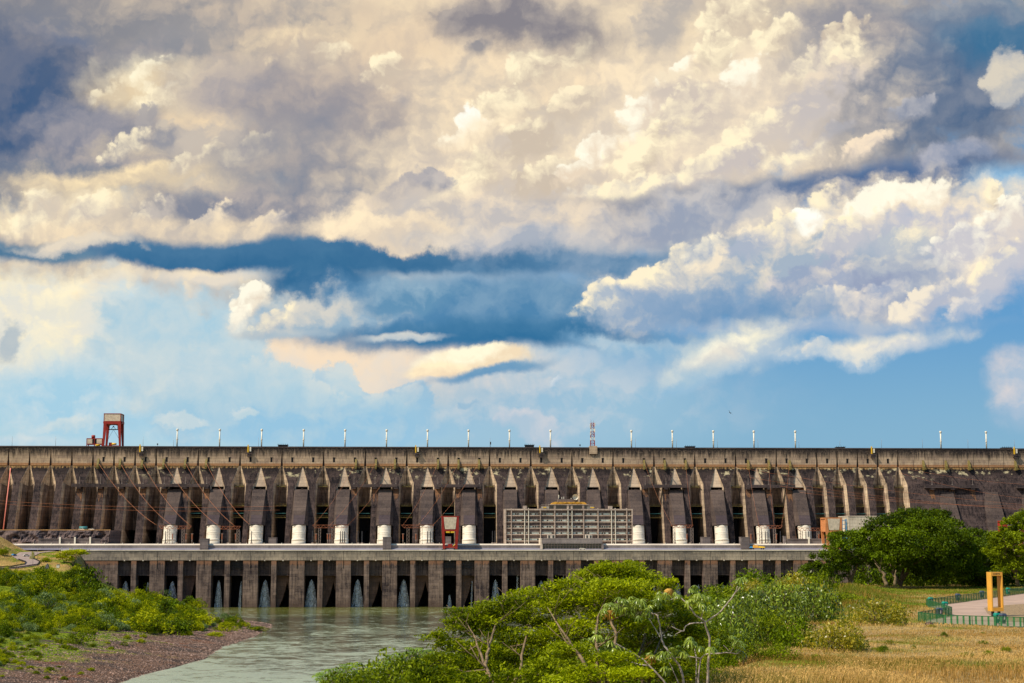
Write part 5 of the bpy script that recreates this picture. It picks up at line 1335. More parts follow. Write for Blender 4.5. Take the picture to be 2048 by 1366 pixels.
def river_mat():
    m, T, bs = new_mat('river_water')
    co = T.n.new('ShaderNodeTexCoord').outputs['Object']
    big = T.noise(T.vmath('MULTIPLY', co, (0.016, 0.011, 1)), 1.0, 5, 0.6, dist=0.8)
    mid = T.noise(T.vmath('MULTIPLY', co, (0.05, 0.022, 1)), 1.0, 5, 0.62, dist=1.2)
    rip = T.noise(T.vmath('MULTIPLY', co, (0.5, 0.22, 1)), 1.0, 5, 0.65)
    sml = T.noise(T.vmath('MULTIPLY', co, (1.6, 0.9, 1)), 1.0, 3, 0.6)
    y = T.sep(co)[1]
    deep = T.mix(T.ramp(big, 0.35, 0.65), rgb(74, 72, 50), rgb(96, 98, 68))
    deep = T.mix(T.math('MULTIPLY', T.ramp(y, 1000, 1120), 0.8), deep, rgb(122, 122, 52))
    # pale sky reflections painted into the water colour, more of them nearer
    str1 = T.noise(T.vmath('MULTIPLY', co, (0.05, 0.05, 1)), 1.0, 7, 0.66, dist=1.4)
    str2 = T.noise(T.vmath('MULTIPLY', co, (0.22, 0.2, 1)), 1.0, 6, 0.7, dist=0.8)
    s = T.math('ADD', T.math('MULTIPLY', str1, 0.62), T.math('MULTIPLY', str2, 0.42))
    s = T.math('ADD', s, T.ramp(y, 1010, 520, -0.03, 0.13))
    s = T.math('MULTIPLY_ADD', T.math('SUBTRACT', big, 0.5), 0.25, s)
    sky_sheen = T.math('MULTIPLY', T.ramp(s, 0.49, 0.66), 0.5)
    col = T.mix(sky_sheen, deep, rgb(204, 216, 192))
    wh = T.math('MULTIPLY', T.ramp(T.noise(T.vmath('MULTIPLY', co, (0.12, 0.05, 1)), 1.0, 6, 0.7), 0.66, 0.74), T.ramp(y, 960, 1090))
    col = T.mix(wh, col, rgb(236, 232, 206))
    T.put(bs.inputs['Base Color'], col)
    T.put(bs.inputs['Roughness'], T.math('MULTIPLY_ADD', sky_sheen, 0.3, 0.06)); bs.inputs['IOR'].default_value = 1.33
    b = T.n.new('ShaderNodeBump'); b.inputs['Strength'].default_value = 0.38; b.inputs['Distance'].default_value = 0.45
    T.put(b.inputs['Height'], T.math('ADD', T.math('MULTIPLY', rip, 1.0), T.math('ADD', T.math('MULTIPLY', sml, 0.35), T.math('MULTIPLY', mid, 1.2)))); T.l.new(b.outputs[0], bs.inputs['Normal'])
    return m
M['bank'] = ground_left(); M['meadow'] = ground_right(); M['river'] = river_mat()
M['asphalt'] = plain('worn_asphalt', rgb(150, 128, 118), 0.9, scale=0.25)
M['plaza'] = plain('pinkish_paved_viewpoint', rgb(172, 142, 122), 0.9, scale=0.3, vary=0.08)
M['gravel'] = plain('brown_gravel', rgb(150, 122, 86), 0.95, scale=4.0, vary=0.3)
M['basalt'] = concrete('dark_basalt', rgb(120, 100, 94), rgb(44, 37, 40), rgb(20, 18, 22), streak=0.5, amp=1.4)
M['stone'] = plain('brown_river_stone', rgb(92, 72, 64), 0.95, scale=1.5, vary=0.3)
M['dryearth'] = plain('dry_earth', rgb(196, 152, 96), 0.95, scale=0.5, vary=0.2)

grid('left_bank', -620, -96, 440, 1176, 4.0, 4.0, h_left, M['bank'])
def h_far(X, Y):
    l = h_left(X, np.clip(Y, 450, 1170)) - 2.5
    r = np.where(X > -60, np.clip(h_right(X, np.clip(Y, 60, 2000)) - 4.0, -9, 60), -9)
    h = np.where(X < -100, l, r)
    h = np.where(Y < 60, np.where(X > -120, 33 - np.clip(60 - Y, 0, 60) * 0.02, h), h)
    return np.where(Y > 1330, 95.0, h)
grid('ground', -6000, 6000, -1500, 12000, 60, 60, h_far, M['bank'])
grid('meadow', -70, 150, 62, 430, 1.3, 1.3, h_right, M['meadow'], tint=green_of)
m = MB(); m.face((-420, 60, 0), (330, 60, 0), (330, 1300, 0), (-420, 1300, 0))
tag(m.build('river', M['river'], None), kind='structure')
# paved viewpoint
def sheet(name, pts, z, mat):
    m = MB(); m.face(*[(p[0], p[1], z) for p in pts]); return tag(m.build(name, mat, None), kind='structure')
bm = bmesh.new(); vs = [bm.verts.new((x, y, GZ + 0.05)) for x, y in PLZ]; f = bm.faces.new(vs); bmesh.ops.triangulate(bm, faces=[f]); bmesh.ops.recalc_face_normals(bm, faces=bm.faces)
me = bpy.data.meshes.new('paved_path'); bm.to_mesh(me); bm.free()
if me.polygons[0].normal.z < 0: me.flip_normals()
tag(link('paved_path', me, M['plaza']), kind='structure')
gr = [gp(1968, 1216.5), gp(2010, 1211), gp(2120, 1204), gp(2140, 1250), gp(2048, 1246), gp(1996, 1240), gp(1975, 1228)]
sheet('gravel_path', [(p.x, p.y) for p in gr][::-1], GZ + 0.056, M['gravel'])
# road coming down from the deck on the left
def road_strip():
    ctr = [(u_at(150, 4, 1100), 1166.0, 41.0)]
    pts = [at_Y(104, 1103, 1166), at_Y(60, 1107, 1150), at_Y(47, 1113, 1128), at_Y(52, 1119, 1108), at_Y(66, 1124.5, 1092), at_Y(62, 1129, 1076), at_Y(30, 1133, 1062), at_Y(-20, 1137.5, 1052)]
    Wd = [9, 16, 15, 10, 9, 9, 8, 8]; m = MB(); L = []
    for i, p in enumerate(pts):
        t = (pts[min(i + 1, 7)] - pts[max(i - 1, 0)]); t.z = 0; t.normalize(); n = Vector((-t.y, t.x, 0)); L.append((p - n * Wd[i] / 2, p + n * Wd[i] / 2))
    for (a, b), (c_, d) in zip(L[:-1], L[1:]):
        m.face(a, b, d, c_)
    z = [max(HL(q.x, q.y) for q in ab) for ab in L]
    m.v = [(x, y, HL(x, y) + 0.35) for x, y, _ in m.v]
    me = m.build('road', M['asphalt'], None)
    tag(me, kind='structure')
    return L
RD = road_strip()
m = MB(); lo = [ab for ab in RD[3:]]
for (a, b), (c_, d) in zip(lo[:-1], lo[1:]):
    for p, q in ((a, c_), (b, d)):
        m.bar((p.x, p.y, HL(p.x, p.y) + 0.9), (q.x, q.y, HL(q.x, q.y) + 0.9), 0.25, 0.7)
        m.bar((p.x, p.y, HL(p.x, p.y) - 0.2), (p.x, p.y, HL(p.x, p.y) + 0.9), 0.25)
tag(m.build('crash_barrier', M['black_steel'], None), 'dark crash barrier following the curving road on the left bank', 'barrier')
# rock cliff under the left buttresses
def cliff():
    u0, u1 = u_at(-60, 62, 1075), u_at(214, 66, 1075); nx, nz = 90, 14
    V = []; zt = z_at(100, 1060.5, 78)
    for j in range(nz):
        for i in range(nx):
            u = u0 + (u1 - u0) * i / (nx - 1); f = j / (nz - 1); z = 40 + (zt - 40) * f
            n = mnoise.fractal(Vector((u * 0.09, z * 0.16, 3.1)), 0.9, 2.0, 4) + 0.5 * mnoise.noise(Vector((u * 0.45, z * 0.3, 8.0)))
            V.append((u, 70 + 7 * f + 6.5 * n * (1 - f ** 6), z))
    base = len(V)
    for i in range(nx): V.append((u0 + (u1 - u0) * i / (nx - 1), 128, zt + 0.2))
    Q = [(j * nx + i, j * nx + i + 1, (j + 1) * nx + i + 1, (j + 1) * nx + i) for j in range(nz) for i in range(nx - 1)]
    e = [V[(nz - 1) * nx + nx - 1], (u1 + 2, 128, zt), (u1 + 2, 128, 40), V[nx - 1]]
    n = len(V); V += e; Q.append((n, n + 3, n + 2, n + 1))
    me = bpy.data.meshes.new('cliff'); me.from_pydata(V, [], Q); me.update(); me.materials.append(M['basalt']); me.materials.append(M['dryearth'])
    for p in me.polygons: p.material_index = 1 if p.normal.z > 0.8 and p.center.z > zt - 0.6 else 0
    o = link('cliff', me, None, None, DO, TH); tag(o, kind='structure')
    MB().box(u0, u1, 77.2, 79.5, zt - 0.1, zt + 0.5).build('cliff_path', M['dryearth'], None, DO, TH)['kind'] = 'structure'
    return zt
ZCL = cliff()
car(loc(u_at(163, 95, 1056), 95, ZCL + 0.2), TH, M['white_steel'], 'white car parked on the rock ledge, left one of two', 'cars on the rock ledge')
car(loc(u_at(183, 95, 1056), 95, ZCL + 0.2), TH, M['white_steel'], 'white car parked on the rock ledge, right one of two', 'cars on the rock ledge')
P_ = march(28, 1113, h_left, 900, 1200); car(P_ + Vector((0, 0, 0.35)), 1.2, M['blue_steel'], 'bluish car on the road below the deck, left one of two', 'cars on the road')
P_ = march(53, 1114, h_left, 900, 1200); car(P_ + Vector((0, 0, 0.35)), 0.5, M['white_steel'], 'whitish car on the road below the deck, right one of two', 'cars on the road')
tk = empty('tank', loc(u_at(167, 100, 1052), 100, ZCL + 0.2), TH, 'small teal tank on the rock ledge before the dam', 'tank')
MB().tube([(-3, 0, 1.6), (3, 0, 1.6)], 1.5, 14).build('vessel', M['teal'], tk); MB().box(-2.4, -1.6, -1, 1, 0, 0.8).box(1.6, 2.4, -1, 1, 0, 0.8).build('saddle', M['galv'], tk)
# street lamps of the left road, white box and small pyramid monument
lp = None
for i, (px, py) in enumerate([(33, 1138), (65.5, 1131), (74.5, 1122), (83.5, 1130), (118, 1121)]):
    p = march(px, py, h_left, 900, 1250)
    if lp is None:
        lp = empty('street_lamp', (0, 0, 0), 0.3, 'x', 'street lamp', 'street lamps on the left road')
        MB().tube([(0, 0, 0), (0, 0, 8.6)], [0.14, 0.08], 6).build('pole', M['galv'], lp); MB().bar((0, 0, 8.5), (1.4, 0, 8.8), 0.12).build('arm', M['galv'], lp); MB().box(1.2, 2.0, -0.2, 0.2, 8.7, 8.95).build('head', M['white_steel'], lp); o = lp
    else: o = copy_tree(lp)
    o.location = p; o['label'] = 'slender street lamp on the left road, %s from the left' % ORD[i]
p = march(94.5, 1138, h_left, 900, 1200); m = MB(); b = 4.2; h = 3.6
for i in range(4):
    a0, a1 = [(-b / 2, -b / 2), (b / 2, -b / 2), (b / 2, b / 2), (-b / 2, b / 2)][i], [(b / 2, -b / 2), (b / 2, b / 2), (-b / 2, b / 2), (-b / 2, -b / 2)][i]
    m.face((a0[0], a0[1], -1), (a1[0], a1[1], -1), (a1[0] * 0.12, a1[1] * 0.12, h), (a0[0] * 0.12, a0[1] * 0.12, h))
m.face((-b * .06, -b * .06, h), (b * .06, -b * .06, h), (b * .06, b * .06, h), (-b * .06, b * .06, h))
tag(m.build('pyramid', M['black_steel'], None, p), 'small dark stone pyramid on the dry terrace by the left road', 'monument')
p = march(116, 1135.5, h_left, 900, 1200); wb = empty('kiosk', p, 0.1, 'small white kiosk at the edge of the dry terrace', 'kiosk')
MB().box(-0.9, 0.9, -0.8, 0.8, -0.5, 2.0).build('body', M['white_steel'], wb); MB().box(-1.1, 1.1, -1.0, 1.0, 2.0, 2.2).build('roof', M['galv'], wb)

# ------------------------------------------------------------------ viewpoint furniture: fence, bins, yellow frame
fence = empty('fence', FENCE[4], 0, 'green metal fence with mesh panels zigzagging round the paved viewpoint', 'fence')
FH = 1.05
def fence_mat():
    m, T, bs = new_mat('green_wire_mesh')
    bs.inputs['Base Color'].default_value = rgb(40, 104, 52); bs.inputs['Roughness'].default_value = 0.6
    co = T.n.new('ShaderNodeTexCoord').outputs['Object']; s = T.sep(co)
    w = T.math('MAXIMUM', T.math('COSINE', T.math('MULTIPLY', T.math('ADD', s[0], s[1]), 62.0)), T.math('COSINE', T.math('MULTIPLY', s[2], 62.0)))
    T.put(bs.inputs['Alpha'], T.ramp(w, 0.3, 0.75, 0.0, 1.0))
    return m
M['mesh'] = fence_mat(); M['green'] = plain('green_fence_paint', rgb(24, 92, 48), 0.5)
for si in range(len(FENCE) - 1):
    a, b = FENCE[si] - FENCE[4], FENCE[si + 1] - FENCE[4]; ln = (b - a).length; n = max(1, round(ln / 1.9)); front = si >= 6
    n = max(1, round(ln / (2.9 if front else 1.6)))
    Z = Vector((0, 0, 1))
    rail = MB(); rail.bar(a + Z * FH, b + Z * FH, 0.06); rail.bar(a + Z * 0.12, b + Z * 0.12, 0.05)
    if front: rail.bar(a + Z * 0.6, b + Z * 0.6, 0.04)
    rail.build('rail', M['green'], fence)
    for k in range(n + (1 if si == len(FENCE) - 2 else 0)):
        p = a.lerp(b, k / n); MB().bar(p - Z * 0.15, p + Z * (FH + 0.02), 0.075).build('post', M['green'], fence)
        if front and k: MB().bar(p + (b - a).normalized() * 0.28, p + (b - a).normalized() * 0.28 + Z * FH, 0.06).build('post', M['green'], fence)
    pm = MB(); q = (b - a).normalized().cross(Z) * 0.02
    pm.face(a + q + Z * 0.14, b + q + Z * 0.14, b + q + Z * (FH - 0.03), a + q + Z * (FH - 0.03)); pm.build('mesh_panel', M['mesh'], fence)
# bins
M['bin_teal'] = plain('turquoise_plastic', rgb(18, 130, 108), 0.4, vary=0.04); M['bin_grey'] = plain('dark_blue_grey_plastic', rgb(62, 70, 86), 0.4, vary=0.05)
def bin_(px, py, col, lab, tilt=0.05, z=None):
    p = gp(px, py); bn = empty('litter_bin', p + Vector((0, 0, 0.12)), 0.35, lab, 'litter bin', 'litter bins along the fence')
    m = MB(); m.hexa([(-0.2, -0.18, 0), (0.2, -0.18, 0), (0.2, 0.18, 0), (-0.2, 0.18, 0)], [(-0.29, -0.26, 0.85), (0.29, -0.26, 0.85), (0.29, 0.26, 0.85), (-0.29, 0.26, 0.85)]); m.build('body', M[col], bn)
    m = MB(); m.hexa([(-0.33, -0.3, 0.852), (0.33, -0.3, 0.852), (0.33, 0.3, 0.852), (-0.33, 0.3, 0.852)], [(-0.2, -0.18, 1.06), (0.2, -0.18, 1.06), (0.2, 0.18, 1.06), (-0.2, 0.18, 1.06)]); m.build('lid', M['bin_teal'] if col == 'bin_teal' else M['bin_grey'], bn)
    MB().bar((0, 0.3, -0.12), (0, 0.3, 1.0), 0.06).build('post', M['green'], bn)
    MB().box(-0.07, 0.07, -0.275, -0.25, 0.42, 0.78).build('sticker', M['white_steel'], bn)
    bn.rotation_euler.y = tilt
bin_(1915.5, 1203.5, 'bin_grey', 'dark grey litter bin hanging on the far fence, nearest to its corner'); bin_(1964, 1197, 'bin_grey', 'dark grey litter bin on the far fence just left of the yellow frame')
bin_(2015.5, 1190, 'bin_teal', 'turquoise litter bin on the far fence just right of the yellow frame', 0.15); bin_(1861, 1212, 'bin_teal', 'bin with a turquoise lid at the far left corner of the fence')
bin_(1889.5, 1222, 'bin_teal', 'turquoise bin mostly hidden behind the middle bend of the fence'); bin_(1878.5, 1236.5, 'bin_grey', 'dark blue grey bin in the near left corner of the fence')
bin_(1993.5, 1248.5, 'bin_teal', 'turquoise litter bin at the near fence below the yellow frame', 0.1); bin_(2006, 1249.5, 'bin_grey', 'dark blue litter bin at the near fence right beside the turquoise one')
# yellow photo frame
FP = gp(1992, 1233.0); sc = 3175.0 / FP.y
def yframe():
    Hf = 76.3 / sc; yaw = R(10); W_ = 1.42; D = 1.15; t = 0.13; tb = 0.42; zl = 0.62
    fr = empty('yellow_frame', FP, yaw, 'tall hollow yellow frame sculpture on two black legs on the paved viewpoint', 'sculpture')
    hw = W_ / 2
    MB().box(-hw, -hw + t, -D / 2, D / 2, zl, zl + Hf).build('upright', M['ochre'], fr); MB().box(hw - t, hw, -D / 2, D / 2, zl, zl + Hf).build('upright', M['ochre'], fr)
    top = MB().box(-hw + t, hw - t, -D / 2, D / 2, zl + Hf - tb, zl + Hf).build('top_beam', M['ochre'], fr); MB().box(-hw + t, hw - t, -D / 2, D / 2, zl, zl + tb).build('bottom_beam', M['ochre'], fr)
    for s in (-1, 1): MB().box(s * (hw - 0.32) - 0.12, s * (hw - 0.32) + 0.12, -0.15, 0.15, -0.05, zl - 0.003).build('leg', M['black_steel'], fr)
    # dark lettering too small to read, along the top beam
    m = MB(); x = -hw + t + 0.12; rnd = random.Random(3)
    while x < hw - t - 0.2:
        w = rnd.uniform(0.05, 0.09); m.box(x, x + w * 0.4, -D / 2 - 0.008, -D / 2 - 0.001, zl + Hf - 0.3, zl + Hf - 0.12); m.box(x + w * 0.4, x + w, -D / 2 - 0.008, -D / 2 - 0.001, zl + Hf - (0.3 if rnd.random() < .5 else 0.18), zl + Hf - (0.24 if rnd.random() < .5 else 0.12)); x += w + 0.035
    m.build('lettering', M['black_steel'], top)
yframe()
# ------------------------------------------------------------------ vegetation
def leaf_mat(name, dark, light, gloss=0.5, trans=0.35, hue=0.3, patch=None):
    m, T, bs = new_mat(name)
    at = T.n.new('ShaderNodeAttribute'); at.attribute_name = 'tint'
    oi = T.n.new('ShaderNodeObjectInfo')
    f = T.math('MULTIPLY_ADD', T.math('SUBTRACT', oi.outputs['Random'], 0.5), hue, at.outputs['Fac'], clamp=True)
    col = T.mix(f, dark, light)
    if patch:                             # drier stands of it here and there
        co = T.n.new('ShaderNodeTexCoord').outputs['Object']
        col = T.mix(T.math('MULTIPLY', T.ramp(T.noise(co, 0.11, 4, 0.6), 0.40, 0.60), 0.75), col, patch)
    T.put(bs.inputs['Base Color'], col); bs.inputs['Roughness'].default_value = gloss; bs.inputs['Specular IOR Level'].default_value = 0.45 if gloss < 0.4 else 0.08
    tr = T.n.new('ShaderNodeBsdfTranslucent'); T.put(tr.inputs[0], T.mix(0.4, col, rgb(176, 190, 10)))
    mx = T.n.new('ShaderNodeMixShader'); mx.inputs[0].default_value = trans
    T.l.new(bs.outputs[0], mx.inputs[1]); T.l.new(tr.outputs[0], mx.inputs[2])
    out = next(n for n in T.n if n.type == 'OUTPUT_MATERIAL'); T.l.new(mx.outputs[0], out.inputs[0])
    return m
M['leaf_mimosa'] = leaf_mat('feathery_leaf', rgb(48, 66, 2), rgb(166, 174, 8))
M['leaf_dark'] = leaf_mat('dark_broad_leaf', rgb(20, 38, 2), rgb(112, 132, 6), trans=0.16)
M['leaf_mid'] = leaf_mat('shrub_leaf', rgb(34, 54, 4), rgb(144, 156, 16), trans=0.22)
M['leaf_gloss'] = leaf_mat('glossy_leaf', rgb(24, 44, 4), rgb(150, 168, 48), gloss=0.28, trans=0.2)
M['leaf_whorl'] = leaf_mat('bright_whorl_leaf', rgb(46, 84, 6), rgb(150, 176, 30), gloss=0.35, trans=0.3)
M['leaf_yellow'] = leaf_mat('yellowing_leaf', rgb(62, 82, 14), rgb(190, 168, 40), gloss=0.35)
M['leaf_far'] = leaf_mat('bank_shrub_leaf', rgb(56, 78, 3), rgb(186, 184, 12), gloss=0.7, hue=0.9)
M['leaf_grey'] = leaf_mat('greyish_leaf', rgb(66, 92, 50), rgb(150, 164, 110), gloss=0.6)
M['leaf_cecropia'] = leaf_mat('palmate_leaf', rgb(48, 82, 8), rgb(164, 178, 66), gloss=0.3, trans=0.3)
M['leaf_dead'] = leaf_mat('withered_leaf', rgb(120, 74, 28), rgb(206, 160, 76), trans=0.15)
M['grass'] = leaf_mat('dry_grass_blade', rgb(84, 104, 8), rgb(218, 174, 108), gloss=0.7, trans=0.25, hue=0.0, patch=rgb(156, 110, 52))
M['bark'] = plain('pale_brown_bark', rgb(126, 104, 76), 0.9, scale=3.0, vary=0.25)
M['bark_grey'] = plain('pale_grey_bark', rgb(176, 160, 148), 0.85, scale=4.0, vary=0.2)
M['bark_dark'] = plain('dark_bark', rgb(112, 92, 74), 0.9, scale=3.0, vary=0.25)
NR = np.random.default_rng(11)
def unit_vec(n, up=0.0):
    v = NR.normal(size=(n, 3)); v[:, 2] += up; return v / np.linalg.norm(v, axis=1, keepdims=True)
def leaves(cent, size, up=0.6, aspect=2.2, tint=None, droop=0.0, size_var=0.35):
    """diamond leaves at the given centres -> verts, quads, tint"""
    n = len(cent); nrm = unit_vec(n, up); t = np.cross(nrm, unit_vec(n)); t /= np.linalg.norm(t, axis=1, keepdims=True) + 1e-9
    t[:, 2] -= droop; t /= np.linalg.norm(t, axis=1, keepdims=True); b = np.cross(nrm, t)
    s = (size * (1 + size_var * NR.uniform(-1, 1, n)))[:, None]
    a = cent - t * s * 0.5; c = cent + t * s * 0.5; w = b * s / aspect * 0.5
    V = np.stack([a, cent + w, c, cent - w], 1).reshape(-1, 3); Q = np.arange(4 * n).reshape(n, 4)
    tt = np.repeat(tint if tint is not None else NR.uniform(0.2, 0.8, n), 4)
    return V, Q, tt
def join(parts):
    V = []; Q = []; T_ = []; o = 0
    for v, q, t in parts: V.append(v); Q.append(q + o); T_.append(t); o += len(v)
    return np.concatenate(V), np.concatenate(Q), np.concatenate(T_)
def clump_points(centre, rad, n, shell=0.5, flat=1.0):
    """points in an ellipsoid, crowded to its skin, with gaps"""
    d = unit_vec(n); r = NR.uniform(shell ** 3, 1, n) ** (1 / 3)
    return np.asarray(centre) + d * r[:, None] * np.asarray(rad), d
def shrub_mesh(name, n_clump=34, per=40, leaf=0.11, squash=0.7, up=0.5, seed=1, aspect=2.0, skirt=0.0):
    """a rounded shrub or small crown of radius 1 sitting on z=0: many leaf clumps of uneven size"""
    global NR
    NR = np.random.default_rng(seed); P_ = []
    for k in range(n_clump):
        d = unit_vec(1, 0.45)[0]; d[2] = abs(d[2]) * 0.9 - skirt; r = NR.uniform(0.55, 0.95)
        c_ = np.array([d[0] * r, d[1] * r, 0.12 + d[2] * r * squash]); cr = NR.uniform(0.18, 0.36)
        pts, dd = clump_points(c_, (cr, cr, cr * 0.8), per, 0.6)
        tint = np.clip(0.45 + 0.28 * NR.normal() + 0.18 * NR.normal(size=per), 0, 1)
        P_.append(leaves(pts, leaf, up, aspect, tint))
    return fast_mesh(name, *(lambda a: (a[0], a[1]))(join(P_)[:2]), cols=None) if False else (lambda a: fast_mesh(name, a[0], a[1], cols=a[2]))(join(P_))
def stems_mesh(name, n=5, h=0.5, seed=1, r=0.03):
    rnd = random.Random(seed); m = MB()
    for k in range(n):
        a = rnd.uniform(0, 6.28); d = rnd.uniform(0.2, 0.6)
        m.tube([(0.05 * math.cos(a), 0.05 * math.sin(a), -0.15), (d * 0.4 * math.cos(a), d * 0.4 * math.sin(a), h * 0.5), (d * math.cos(a), d * math.sin(a), h)], [r, r * 0.7, r * 0.3], 5)
    me = bpy.data.meshes.new(name); me.from_pydata(m.v, [], m.f); me.update(); return me
def put_shrub(name, P_, rx, rz, crown_me, stem_me, leafm, bark, lab, cat, grp, rz_=None):
    t = empty(name, P_, rz_ if rz_ is not None else random.uniform(0, 6.28), lab, cat, grp)
    c_ = bpy.data.objects.new('foliage', crown_me); COL.objects.link(c_); c_.parent = t; c_.scale = (rx, rx, rz)
    if not c_.data.materials: c_.data.materials.append(leafm)
    c_.material_slots[0].link = 'OBJECT'; c_.material_slots[0].material = leafm
    if stem_me:
        s = bpy.data.objects.new('stem', stem_me); COL.objects.link(s); s.parent = t; s.scale = (rx, rx, rz)
        if not s.data.materials: s.data.materials.append(bark)
    return t
random.seed(5)
# ---- shrubs of the left bank
FAR = [shrub_mesh('bank_foliage', 40, 46, 0.115, 0.62, 0.6, 100 + i) for i in range(4)] + [shrub_mesh('bank_foliage', 28, 46, 0.115, 0.9, 0.4, 130 + i) for i in range(2)]
FST = stems_mesh('bank_stem', 5, 0.5, 3)
def bank(px, py, wpx, hpx=None, proto=None, mat='leaf_far', lab=None, cat='shrub', name='shrub', grp='shrubs crowding the left river bank'):
    p = march(px, py, h_left, 430, 1180, 600); k = 3175.0 / p.y
    rx = wpx / 2 / k; rz = (hpx or wpx * 0.62) / k
    me = FAR[proto if proto is not None else random.randrange(len(FAR))]
    put_shrub(name, p - Vector((0, 0, rz * 0.05)), rx, rz, me, FST, M[mat], M['bark_dark'], lab or 'rounded green shrub among many on the left river bank', cat, grp)
# (picture position of the foot, width, height)
NAMED = [
    (183, 1188, 86, 56, 'leaf_dark', 'dense dark green tree at the left corner of the powerhouse'), (150, 1165, 60, 34, 'leaf_dark', 'dark green bush just below the white kiosk'),
    (90, 1185, 96, 50, 'leaf_far', 'broad yellow green bush below the small stone pyramid'), (95, 1222, 70, 40, 'leaf_grey', 'greyish green bush in the middle of the left bank'),
    (300, 1216, 130, 34, 'leaf_far', 'long low green thicket at the foot of the first water jets'), (345, 1228, 90, 34, 'leaf_dark', 'dark rounded bush nearest the leftmost visible powerhouse piers'),
    (290, 1262, 120, 46, 'leaf_far', 'big domed green bush at the edge of the gravel bank'), (350, 1266, 70, 40, 'leaf_dark', 'dark domed bush right beside the big domed green one'),
    (395, 1250, 90, 30, 'leaf_far', 'low yellow green bush on the spit by the river'), (455, 1262, 60, 18, 'leaf_far', 'lowest bush near the tip of the stony spit'),
    (160, 1290, 66, 36, 'leaf_mid', 'lone bright bush standing on the dark rubble'), (60, 1252, 50, 36, 'leaf_dark', 'dark bush left of the lone bright bush on the rubble'),
    (8, 1275, 40, 36, 'leaf_dark', 'dark bush cut by the left edge of the picture'), (225, 1222, 90, 44, 'leaf_far', 'yellow green bush right of the dense dark tree'),
    (205, 1205, 50, 30, 'leaf_grey', 'pale grey green bush under the dense dark tree'), (430, 1273, 44, 12, 'leaf_far', 'small grassy bush on the bare red bank'), (515, 1262, 50, 14, 'leaf_far', 'thin low bush at the very end of the spit'),
]
for px, py, w, h, mt, lab in NAMED: bank(px, py, w, h, mat=mt, lab=lab, grp='named bushes of the left bank')
def inside(px, py):
    top = np.interp(px, [0, 60, 130, 160, 230, 330, 400, 470, 560], [1148, 1156, 1150, 1162, 1192, 1202, 1222, 1240, 1300])
    bot = np.interp(px, [0, 60, 120, 200, 280, 330, 400, 430, 480, 520], [1335, 1306, 1262, 1272, 1262, 1270, 1275, 1264, 1258, 1252])
    return top < py < bot
cnt = 0; rr = random.Random(9)
while cnt < 340:
    px, py = rr.uniform(-10, 515), rr.uniform(1145, 1340)
    if not inside(px, py): continue
    low = py > 1262
    w = rr.uniform(26, 52) * (0.5 if low else 1.0) * (0.6 if px > 400 else 1.0)
    bank(px, py, w, w * rr.uniform(0.45, 0.75), mat=rr.choice(['leaf_far'] * 5 + ['leaf_mid', 'leaf_dark', 'leaf_grey'])); cnt += 1
for k in range(60):                    # low tufts spread over the stones
    px, py = rr.uniform(0, 330), rr.uniform(1268, 1366)
    if px > 330 - (py - 1268) * 1.9: continue
    w = rr.uniform(10, 22); bank(px, py, w, w * 0.5, mat='leaf_far', lab='small green tuft growing on the stony river bank', cat='tuft', name='grass_tuft', grp='tufts on the stony bank')
# stones of the gravel bank
def rock_mesh(seed):
    bm = bmesh.new(); bmesh.ops.create_icosphere(bm, subdivisions=2, radius=1)
    for v in bm.verts: v.co *= 0.75 + 0.5 * mnoise.noise(v.co * 1.3 + Vector((seed * 7.1, 0, 0))); v.co.z *= 0.65
    me = bpy.data.meshes.new('rock'); bm.to_mesh(me); bm.free(); me.materials.append(M['stone']); return me
RK = [rock_mesh(i) for i in range(4)]
def rock(px, py, wpx, hf, t0, t1, lab, grp, mat=None):
    p = march(px, py, hf, t0, t1, 600); r = wpx / 2 * p.y / 3175.0
    o = bpy.data.objects.new('rock', rr.choice(RK)); COL.objects.link(o); o.location = p; o.scale = (r, r * rr.uniform(.7, 1.2), r * rr.uniform(.7, 1.1)); o.rotation_euler = (0, 0, rr.uniform(0, 6.28))
    tag(o, lab, 'rock', grp)
for k in range(70):
    px, py = rr.uniform(0, 290), rr.uniform(1236, 1345)
    if rr.random() < 0.5: px, py = rr.uniform(130, 270), rr.uniform(1236, 1272)
    rock(px, py, rr.uniform(4, 11), h_left, 430, 1180, 'dark angular rock in the rubble below the left bank bushes', 'dark rocks of the left bank')
for k in range(26):
    t = rr.random(); px = 500 + 48 * t + rr.uniform(-4, 4); py = 1246 + rr.uniform(0, 14)
    rock(px, py, rr.uniform(4, 9), h_left, 700, 1100, 'reddish boulder at the tip of the stony spit in the river', 'boulders on the spit')
m_n = 26000                              # loose gravel: beyond counting
NR = np.random.default_rng(3)
yy = NR.uniform(450, 960, m_n); dd = NR.uniform(0, 1, m_n) ** 1.3 * np.interp(yy, [450, 720, 800, 960], [75, 55, 30, 16]); xx = interp(yy, SHORE) - dd
zz = h_left(xx, yy); r = NR.uniform(0.12, 0.42, m_n) ** 1.0 * NR.choice([0.7, 1.0, 1.5], m_n, p=[.6, .3, .1])
oct_ = np.array([(1, 0, 0), (0, 1, 0), (-1, 0, 0), (0, -1, 0), (0, 0, 0.8)])
ang = NR.uniform(0, 6.28, m_n); ca, sa = np.cos(ang), np.sin(ang); sq = NR.uniform(0.6, 1.3, m_n)
vx = oct_[None, :, 0] * ca[:, None] - oct_[None, :, 1] * (sa * sq)[:, None]; vy = oct_[None, :, 0] * sa[:, None] + oct_[None, :, 1] * (ca * sq)[:, None]
V = np.stack([xx[:, None] + vx * r[:, None], yy[:, None] + vy * r[:, None], zz[:, None] - 0.05 + oct_[None, :, 2] * r[:, None]], -1).reshape(-1, 3)
